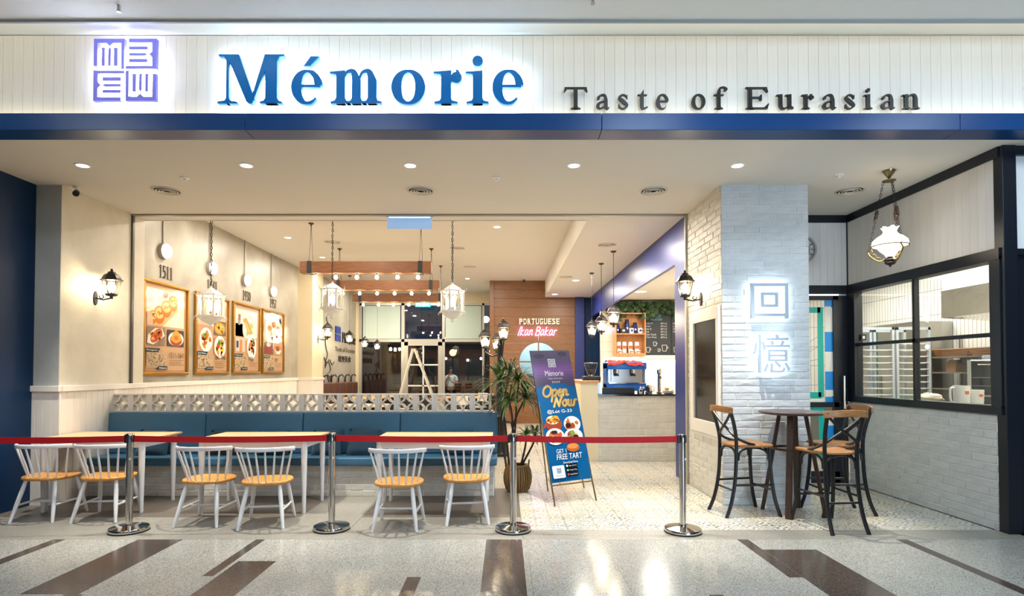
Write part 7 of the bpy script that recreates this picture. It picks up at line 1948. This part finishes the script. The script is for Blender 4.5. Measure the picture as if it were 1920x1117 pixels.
# reflected pink neon beside the shelf, built as a glowing tube
ns = thing('neon_reflection', 'short pink neon reflection, built as glowing script, on the cream tiles left of the shelf', 'neon reflection', (sx_(1131), YS, sz_(622)))
mb = MB(); cx = 0.0
for ch in 'ner':
    for st_ in LET[ch][0]: mb.tube([(cx + a * 0.15 + b * 0.03, -0.03, b * 0.09) for a, b in catmull(st_, 6)], 0.012, 6)
    cx += LET[ch][1] * 0.15
mb.build('tube', glow('soft_pink_reflection', (1.0, 0.45, 0.85), 5), ns)

# ================================================================== panel on the pillar side
pn = thing('menu_cabinet', 'white framed dark glass panel on the side of the brick pillar', 'cabinet', (2.552, 0, 0))
y0, y1 = 6.70, 7.715
def fb(ya, yb_, za_, zb2_, x=-0.028): MB().box(x, 0.01, ya, yb_, za_, zb2_).build('frame_bar', M_wain, pn, bevel=0.003, smooth=False)
fb(y0, y1, 2.20, 2.35); fb(y0, y1, 0.78, 0.94); fb(y0, y0 + 0.08, 0.94, 2.20); fb(y1 - 0.13, y1, 0.94, 2.20)
MB().box(-0.004, 0.006, y0 + 0.08, y1 - 0.13, 0.94, 2.20).build('dark_glass', mat('dark_glass', '#1b1714', 0.14, spec=0.6), pn, smooth=False)
# wall clock beside the kitchen door
ck = thing('round_clock', 'round white wall clock on the planks over the kitchen door', 'clock', ((1509 - 947) / 1060 * 7.93, 7.955, 1.57 + (695 - 466) * 7.93 / 1060))
rotx = Matrix.Rotation(PI / 2, 3, 'X')
MB().lathe([(0.165, 0.0), (0.19, 0.0), (0.19, 0.03), (0.165, 0.03), (0.165, 0.0)], 40, axis=rotx).build('rim', mat('clock_rim', '#a9aaa8', 0.45), ck)
MB().lathe([(0.085, 0.008), (0.10, 0.008), (0.10, 0.016), (0.085, 0.016), (0.085, 0.008)], 36, axis=rotx).build('inner_ring', mat('clock_rim', '#a9aaa8'), ck)
for i in range(12):
    a = i * PI / 6; MB().bar((0.115 * math.sin(a), -0.012, 0.115 * math.cos(a)), (0.155 * math.sin(a), -0.012, 0.155 * math.cos(a)), 0.016, 0.004, up=(0, 1, 0)).build('hour_mark', mat('clock_grey', '#6f7478', 0.4), ck, smooth=False)
for a, l in ((1.2, 0.08), (4.0, 0.12)): MB().bar((0, -0.016, 0), (l * math.sin(a), -0.016, l * math.cos(a)), 0.01, 0.004, up=(0, 1, 0)).build('hand', M_black, ck, smooth=False)

# ================================================================== kitchen behind the window
def rack(label, x0, x1, y0, y1, z1):
    t = thing('rack_trolley', label, 'trolley', (x0, y0, 0), 0, 'tray trolleys in the kitchen'); W, D = x1 - x0, y1 - y0; M_r = mat('trolley_alu', '#c9d2da', 0.35, metal=0.4)
    for a in (0, W - 0.035):
        for b in (0, D - 0.035): MB().box(a, a + 0.035, b, b + 0.035, 0.1, z1).build('post', M_r, t, smooth=False)
    for b in (0, D - 0.035): MB().box(0, W, b, b + 0.035, z1 - 0.04, z1).build('top_bar', M_r, t, smooth=False)
    for i in range(18):
        z = 0.35 + 0.095 * i
        if z > z1 - 0.08: break
        for a in (0.03, W - 0.075): MB().box(a, a + 0.045, 0, D, z, z + 0.006).build('runner', M_r, t, smooth=False)
        MB().box(0.035, W - 0.035, 0.0, 0.012, z, z + 0.018).build('tray_edge', mat('tray_pale', '#dcdad0', 0.4), t, smooth=False)
    for a in (0.02, W - 0.02):
        for b in (0.02, D - 0.02): MB().cyl((a, b, 0.0), (a, b, 0.1), 0.03, n=10).build('castor', M_plastic, t)
rack('pale metal tray trolley in the kitchen, the left one', 5.28, 5.79, 8.4, 8.95, 2.22); rack('pale metal tray trolley in the kitchen, the right one', 5.82, 6.33, 8.4, 8.95, 2.22)
fg = thing('refrigerator', 'wide stainless kitchen refrigerator behind the tray trolleys', 'refrigerator', (6.68, 9.2, 0))
MB().box(0.03, 0.61, 0, 1.9, 0.1, 2.38).build('body', M_steel, fg, smooth=False)
for a in (0, 0.955):
    d_ = MB().box(0, 0.03, a + 0.005, a + 0.94, 0.15, 2.3).build('door', M_steel, fg, bevel=0.004, smooth=False)
    MB().tube([(-0.02, a + (0.87 if a == 0 else 0.07), 1.0), (-0.02, a + (0.87 if a == 0 else 0.07), 1.5)], 0.012, 8).build('handle', M_chrome, d_)
for a in (0.1, 1.8): MB().box(0.1, 0.55, a - 0.04, a + 0.04, 0, 0.1).build('foot', M_plastic, fg, smooth=False)
hd = thing('extractor_hood', 'polished steel extractor hood hanging in the kitchen', 'hood', (6.3, 7.2, 0))
MB().prism([(0, 2.33), (0, 2.72), (0.98, 2.72), (0.98, 2.28), (0.85, 2.28)], (0, 0.95, 0), (1, 0, 0), (0, 0, 1), 0, 0.95).build('canopy', mat('hood_steel', '#d6d2c8', 0.16, metal=0.9, bump=(1.6, 0.6)), hd, smooth=False)
next(n for n in MATS['hood_steel'].node_tree.nodes if n.type == 'BUMP').inputs['Distance'].default_value = 0.06
MB().box(0.02, 0.98, 0.02, 0.94, 2.72, 3.39).build('shroud', M_white, hd, smooth=False)
ktab = thing('steel_counter', 'steel kitchen counter under the window', 'counter', (5.1, 6.55, 0)); MB().box(0, 2.15, 0, 1.05, 1.10, 1.145).build('top', M_steel, ktab, smooth=False)
for a in (0.04, 2.07):
    for b in (0.04, 0.97): MB().box(a, a + 0.04, b, b + 0.04, 0, 1.10).build('leg', M_steel, ktab, smooth=False)
ov = thing('countertop_oven', 'black glass fronted countertop oven with two knobs', 'oven', (5.72, 6.97, 1.145), math.radians(-38))
MB().box(0, 0.62, 0.02, 0.62, 0.02, 0.56).build('body', M_steel, ov, bevel=0.008, smooth=False); MB().box(0.0, 0.62, 0.0, 0.02, 0.02, 0.11).build('control_panel', M_plastic, ov, smooth=False)
dr = MB().box(0.02, 0.60, -0.005, 0.02, 0.13, 0.54).build('door', mat('oven_glass', '#191c19', 0.1), ov, smooth=False); MB().tube([(0.08, -0.005, 0.50), (0.08, -0.04, 0.50), (0.54, -0.04, 0.50), (0.54, -0.005, 0.50)], 0.008, 8).build('handle', M_chrome, dr)
MB().box(-0.012, 0.02, -0.008, 0.3, 0.02, 0.56).build('side_trim', M_alu, ov, smooth=False)
for a in (0.12, 0.24): MB().cyl((a, 0.0, 0.065), (a, -0.025, 0.065), 0.022, n=14).build('knob', M_chrome, ov)
for z in (0.24, 0.34): MB().box(0.03, 0.59, -0.007, -0.005, z, z + 0.004).build('rack_line', M_alu, ov, smooth=False)
for a in (0.05, 0.57): MB().box(a - 0.02, a + 0.02, 0.05, 0.58, 0, 0.02).build('foot', M_plastic, ov, smooth=False)
tw = thing('towel_pile', 'folded pale towels on top of the oven', 'towels', (6.08, 7.0, 1.705), math.radians(-38))
for i in range(3): MB().box(-0.13, 0.2, -0.15, 0.15, 0.018 * i, 0.018 * i + 0.017).build('towel', mat('towel_grey', '#b9bfc4', 0.9), tw, bevel=0.006, seg=2)
def jug(label, x, y, h):
    t = thing('plastic_jug', label, 'jug', (x, y, 1.145), 0, 'white kitchen jugs'); M_j = mat('translucent_plastic', '#eceae2', 0.35)
    MB().lathe([(0.075, 0), (0.085, h), (0.08, h), (0.07, 0.01), (1e-5, 0.01)], 20).build('body', M_j, t); MB().tube(catmull([(-0.08, 0, h * 0.9), (-0.13, 0, h * 0.85), (-0.13, 0, h * 0.3), (-0.08, 0, h * 0.2)], 5), 0.012, 6).build('handle', M_j, t)
    MB().box(-0.02, 0.02, -0.086, -0.082, h * 0.6, h * 0.75).build('label_print', mat('packet_orange', '#d9622c'), t, smooth=False)
jug('large white plastic jug on the kitchen counter', 5.42, 6.72, 0.25); jug('smaller white plastic jug beside the oven', 5.60, 6.74, 0.20)
fb_ = thing('flour_bag', 'crumpled pale flour bag on the counter behind the window', 'bag', (5.28, 7.05, 1.145)); mb = MB().ball((0, 0, 0.07), 0.13, 14, 10, (1.3, 0.8, 0.6)); rr_ = random.Random(2); mb.v = [(a + rr_.uniform(-.012, .012), b + rr_.uniform(-.012, .012), max(0, c + rr_.uniform(-.012, .012))) for a, b, c in mb.v]; mb.build('bag', mat('flour_bag', '#d9cdb6', 0.8), fb_)
su = thing('steel_shelving', 'steel wall rack of three shelves on the kitchen tiles', 'shelf', (6.8, 7.55, 0))
for z in (1.30, 1.55, 1.79): MB().box(0, 0.49, 0, 1.5, z - 0.02, z).build('shelf_board', M_steel, su, smooth=False)
for b in (0.0, 1.46): MB().box(0, 0.03, b, b + 0.03, 0, 2.1).build('upright', M_steel, su, smooth=False); MB().box(0.46, 0.49, b, b + 0.03, 0, 2.1).build('upright', M_steel, su, smooth=False)
def basket(label, y, z, L, m):
    t = thing('wicker_basket', label, 'basket', (7.02, y, z), 0, 'baskets on the wall rack')
    mb = MB(); 
    for i in range(5):
        k = 1 + 0.05 * i; pts = [(sx * 0.17 * k, sy * L / 2 * k, 0.012 + 0.024 * i) for sx, sy in ((-1, -1), (1, -1), (1, 1), (-1, 1))]; mb.tube(pts, 0.013, 6, closed=True)
    mb.build('woven_wall', m, t); MB().box(-0.165, 0.165, -L / 2, L / 2, 0, 0.012).build('bottom', m, t, smooth=False)
M_bask = mat('basket_cane', '#a06a35', 0.6, var=(40, 0.3)); basket('long brown wicker basket on the top shelf, nearer the viewer', 7.95, 1.79, 0.62, M_bask); basket('long brown wicker basket on the top shelf, further in', 8.66, 1.79, 0.58, M_bask)
pb = thing('paper_bag', 'brown paper bag on the middle shelf', 'bag', (6.98, 8.78, 1.55)); MB().prism([(-0.1, 0), (0.1, 0), (0.1, 0.13), (0.03, 0.19), (-0.05, 0.19), (-0.1, 0.13)], (-0.06, 0, 0), (0, 1, 0), (0, 0, 1), 0, 0.12).build('bag', mat('kraft_paper', '#b98a5c', 0.8), pb, bevel=0.006)
tr_ = thing('serving_tray', 'pale tray with dark cloth on the low shelf', 'tray', (6.98, 8.1, 1.30)); MB().box(-0.15, 0.15, -0.25, 0.25, 0, 0.05).build('tray', mat('tray_pale', '#dcdad0'), tr_, bevel=0.01, seg=2); MB().box(-0.13, 0.13, -0.2, 0.22, 0.05, 0.09).build('cloth', mat('dark_cloth', '#2c3540', 0.9), tr_, bevel=0.015, seg=2)
sw_ = thing('switch_plate', 'small black switch plate on the kitchen window jamb', 'switch', (4.9, 7.78, 1.99)); MB().box(0.0, 0.07, -0.01, 0.01, 0, 0.08).build('plate', M_plastic, sw_, smooth=False); MB().box(0.02, 0.05, -0.013, -0.01, 0.02, 0.06).build('rocker', M_white, sw_, smooth=False)
tnk = thing('prep_table', 'steel prep table seen through the kitchen door', 'table', (4.7, 10.2, 0)); MB().box(0, 1.6, 0, 0.7, 0.95, 1.0).build('top', M_steel, tnk, smooth=False); MB().box(0.05, 1.55, 0.05, 0.65, 0.0, 0.95).build('cupboard', M_steel, tnk, smooth=False)

# ================================================================== outside the back windows: street at night
struct('ground_street', MB().box(-14, 10, 19.95, 45, -0.15, -0.02), mat('asphalt', '#2a2624', 0.7), smooth=False)
tb_ = thing('street_building', 'dark brown brick building across the street at night', 'building', (0, 33, 0)); MB().box(-14, 6, 0, 0.4, 0, 3.4).build('facade', mat('night_brick', '#4b3026', 0.8, var=(3, 0.3)), tb_, smooth=False)
MB().box(-14, 6, -0.6, 0, 3.1, 3.4).build('canopy', M_black, tb_, smooth=False)
for i in range(5): MB().box(-6.5 + 1.4 * i, -5.5 + 1.4 * i, -0.03, 0, 0.8, 2.3).build('window', mat('dark_window', '#10141d', 0.15), tb_, smooth=False)
sl_ = thing('street_lamp', 'orange street lamp glowing behind the right back window', 'street lamp', ((849 - 947) / 1060 * 29, 29, 0)); MB().cyl((0, 0, 0), (0, 0, 2.4), 0.05, n=10).build('pole', M_black, sl_); MB().ball((0, 0, 2.5), 0.17, 14, 8).build('lamp', glow('sodium_lamp', (1.0, 0.45, 0.08), 12), sl_)
fl_ = thing('flood_light', 'blue white flood light outside beside the wood wall', 'flood light', ((911 - 947) / 1060 * 27, 27, 0)); MB().cyl((0, 0, 0), (0, 0, 3.9), 0.06, n=10).build('pole', M_black, fl_); MB().ball((0, 0, 4.02), 0.16, 14, 8).build('lamp', glow('flood_lamp', (0.65, 0.85, 1.0), 25), fl_)
for px, py, c in ((877, 675, (1, .9, .7)), (902, 672, (1, 1, 1)), (836, 672, (1, .8, .6))):
    h_ = 1.57 + (695 - py) * 32 / 1060
    o = thing('path_light', None, None, ((px - 947) / 1060 * 32, 32, 0))
    MB().ball((0, 0, h_), 0.08, 8, 6).build('lamp', glow('path_%d' % px, c, 4), o); MB().cyl((0, 0, 0), (0, 0, h_ - 0.06), 0.02, n=6).build('pole', M_black, o)
    tag(o, 'tiny street light outside the right back window, %s' % {877: 'middle', 902: 'rightmost', 836: 'leftmost'}[px], 'street light', 'distant street lights')
area('street_glow', (-3.0, 27, 6.0), 3.0, 260, (1.0, 0.62, 0.35), target=(-3, 31, 0))

# ================================================================== a person outside the back window
def skinned(name, joints, edges, m, parent, sub=2, root=0):
    me = bpy.data.meshes.new(name); me.from_pydata([j[:3] for j in joints], edges, [])
    o = obj(name, me, None); md = o.modifiers.new('skin', 'SKIN'); md.use_smooth_shade = True
    for i, j in enumerate(joints):
        sv = me.skin_vertices[0].data[i]; sv.radius = (j[3], j[4] if len(j) > 4 else j[3]); sv.use_root = (i == root)
    s = o.modifiers.new('sub', 'SUBSURF'); s.levels = sub; s.render_levels = sub
    dg = bpy.context.evaluated_depsgraph_get(); dg.update()
    nm = bpy.data.meshes.new_from_object(o.evaluated_get(dg)); bpy.data.objects.remove(o)
    nm.name = name; nm.materials.clear(); nm.materials.append(m); nm.shade_smooth()
    return obj(name, nm, parent)
M_skin = mat('skin', '#a8765a', 0.55); M_tee = mat('white_cotton', '#dcdcd8', 0.85); M_jean = mat('dark_trousers', '#1d2027', 0.85); M_hair = mat('dark_hair', '#15110f', 0.6)
pe = thing('person', 'person in a white T-shirt outside the back window, one hand raised to the face', 'person', ((846 - 947) / 1060 * 22, 22, 0), 0)
# joints: pelvis, waist, chest, neck, head; arms; legs
J = [(0, 0, 0.90, .15, .11), (0, 0, 1.05, .14, .10), (0, 0, 1.25, .165, .11), (0, 0, 1.38, .10, .08), (0, -.01, 1.45, .052), (0, -.03, 1.53, .065), (0, -.035, 1.60, .078), (0, -.03, 1.68, .06),
     (-.19, 0, 1.33, .06), (-.25, -.02, 1.08, .048), (-.12, -.20, 1.30, .036), (-.05, -.16, 1.46, .03), (.19, 0, 1.33, .06), (.25, -.03, 1.07, .048), (.10, -.22, 1.12, .036), (.0, -.26, 1.18, .03),
     (-.10, 0, .82, .095), (-.11, -.01, .48, .065), (-.11, .02, .09, .045), (-.12, -.13, .04, .04), (.10, 0, .82, .095), (.11, -.01, .48, .065), (.11, .02, .09, .045), (.12, -.13, .04, .04)]
E_ = [(0, 1), (1, 2), (2, 3), (3, 4), (4, 5), (5, 6), (6, 7), (3, 8), (8, 9), (9, 10), (10, 11), (3, 12), (12, 13), (13, 14), (14, 15), (0, 16), (16, 17), (17, 18), (18, 19), (0, 20), (20, 21), (21, 22), (22, 23)]
skinned('body', J, E_, M_skin, pe)
T_ = [(0, 0, 0.86, .165, .125), (0, 0, 1.05, .16, .12), (0, 0, 1.25, .18, .125), (0, 0, 1.37, .12, .09), (-.19, 0, 1.33, .075), (-.235, -.015, 1.14, .07), (.19, 0, 1.33, .075), (.235, -.02, 1.14, .07)]
skinned('t_shirt', T_, [(0, 1), (1, 2), (2, 3), (3, 4), (4, 5), (3, 6), (6, 7)], M_tee, pe)
skinned('trousers', [(0, 0, .90, .16, .12), (-.10, 0, .80, .105), (-.11, -.01, .48, .08), (-.11, .02, .08, .07), (.10, 0, .80, .105), (.11, -.01, .48, .08), (.11, .02, .08, .07)], [(0, 1), (1, 2), (2, 3), (0, 4), (4, 5), (5, 6)], M_jean, pe)
MB().ball((0, -0.01, 1.655), 0.088, 16, 10, (0.95, 1.05, 0.85)).build('hair', M_hair, pe)
fc = MB()
for s in (-1, 1): fc.ball((s * 0.03, -0.105, 1.605), 0.010, 8, 6)
fc.build('eyes', M_hair, pe); MB().ball((0, -0.118, 1.58), 0.013, 8, 6, (0.8, 1, 1.5)).build('nose', M_skin, pe); MB().ball((0, -0.104, 1.552), 0.018, 8, 6, (1.2, 0.4, 0.35)).build('mouth', mat('lips', '#7a4238', 0.5), pe)
hn = MB()
for cx_, cy_, cz_, dx_ in ((-.05, -.16, 1.46, 1), (.0, -.26, 1.18, -1)):
    for k in range(4): hn.tube([(cx_ + dx_ * 0.005 + 0.014 * (k - 1.5), cy_ - 0.01, cz_ + 0.02), (cx_ + 0.014 * (k - 1.5), cy_ - 0.035, cz_ + 0.055), (cx_ + 0.012 * (k - 1.5), cy_ - 0.06, cz_ + 0.06 - 0.006 * abs(k - 1))], [0.009, 0.008, 0.006], 6)
    hn.tube([(cx_ + dx_ * 0.03, cy_ - 0.005, cz_ + 0.005), (cx_ + dx_ * 0.045, cy_ - 0.03, cz_ + 0.03), (cx_ + dx_ * 0.035, cy_ - 0.05, cz_ + 0.045)], [0.010, 0.009, 0.007], 6)
hn.build('fingers', M_skin, pe)
area('person_fill_light', (-2.1, 20.9, 3.6), 0.4, 70, WARM2)  # unseen light added so the person outside the glass is lit
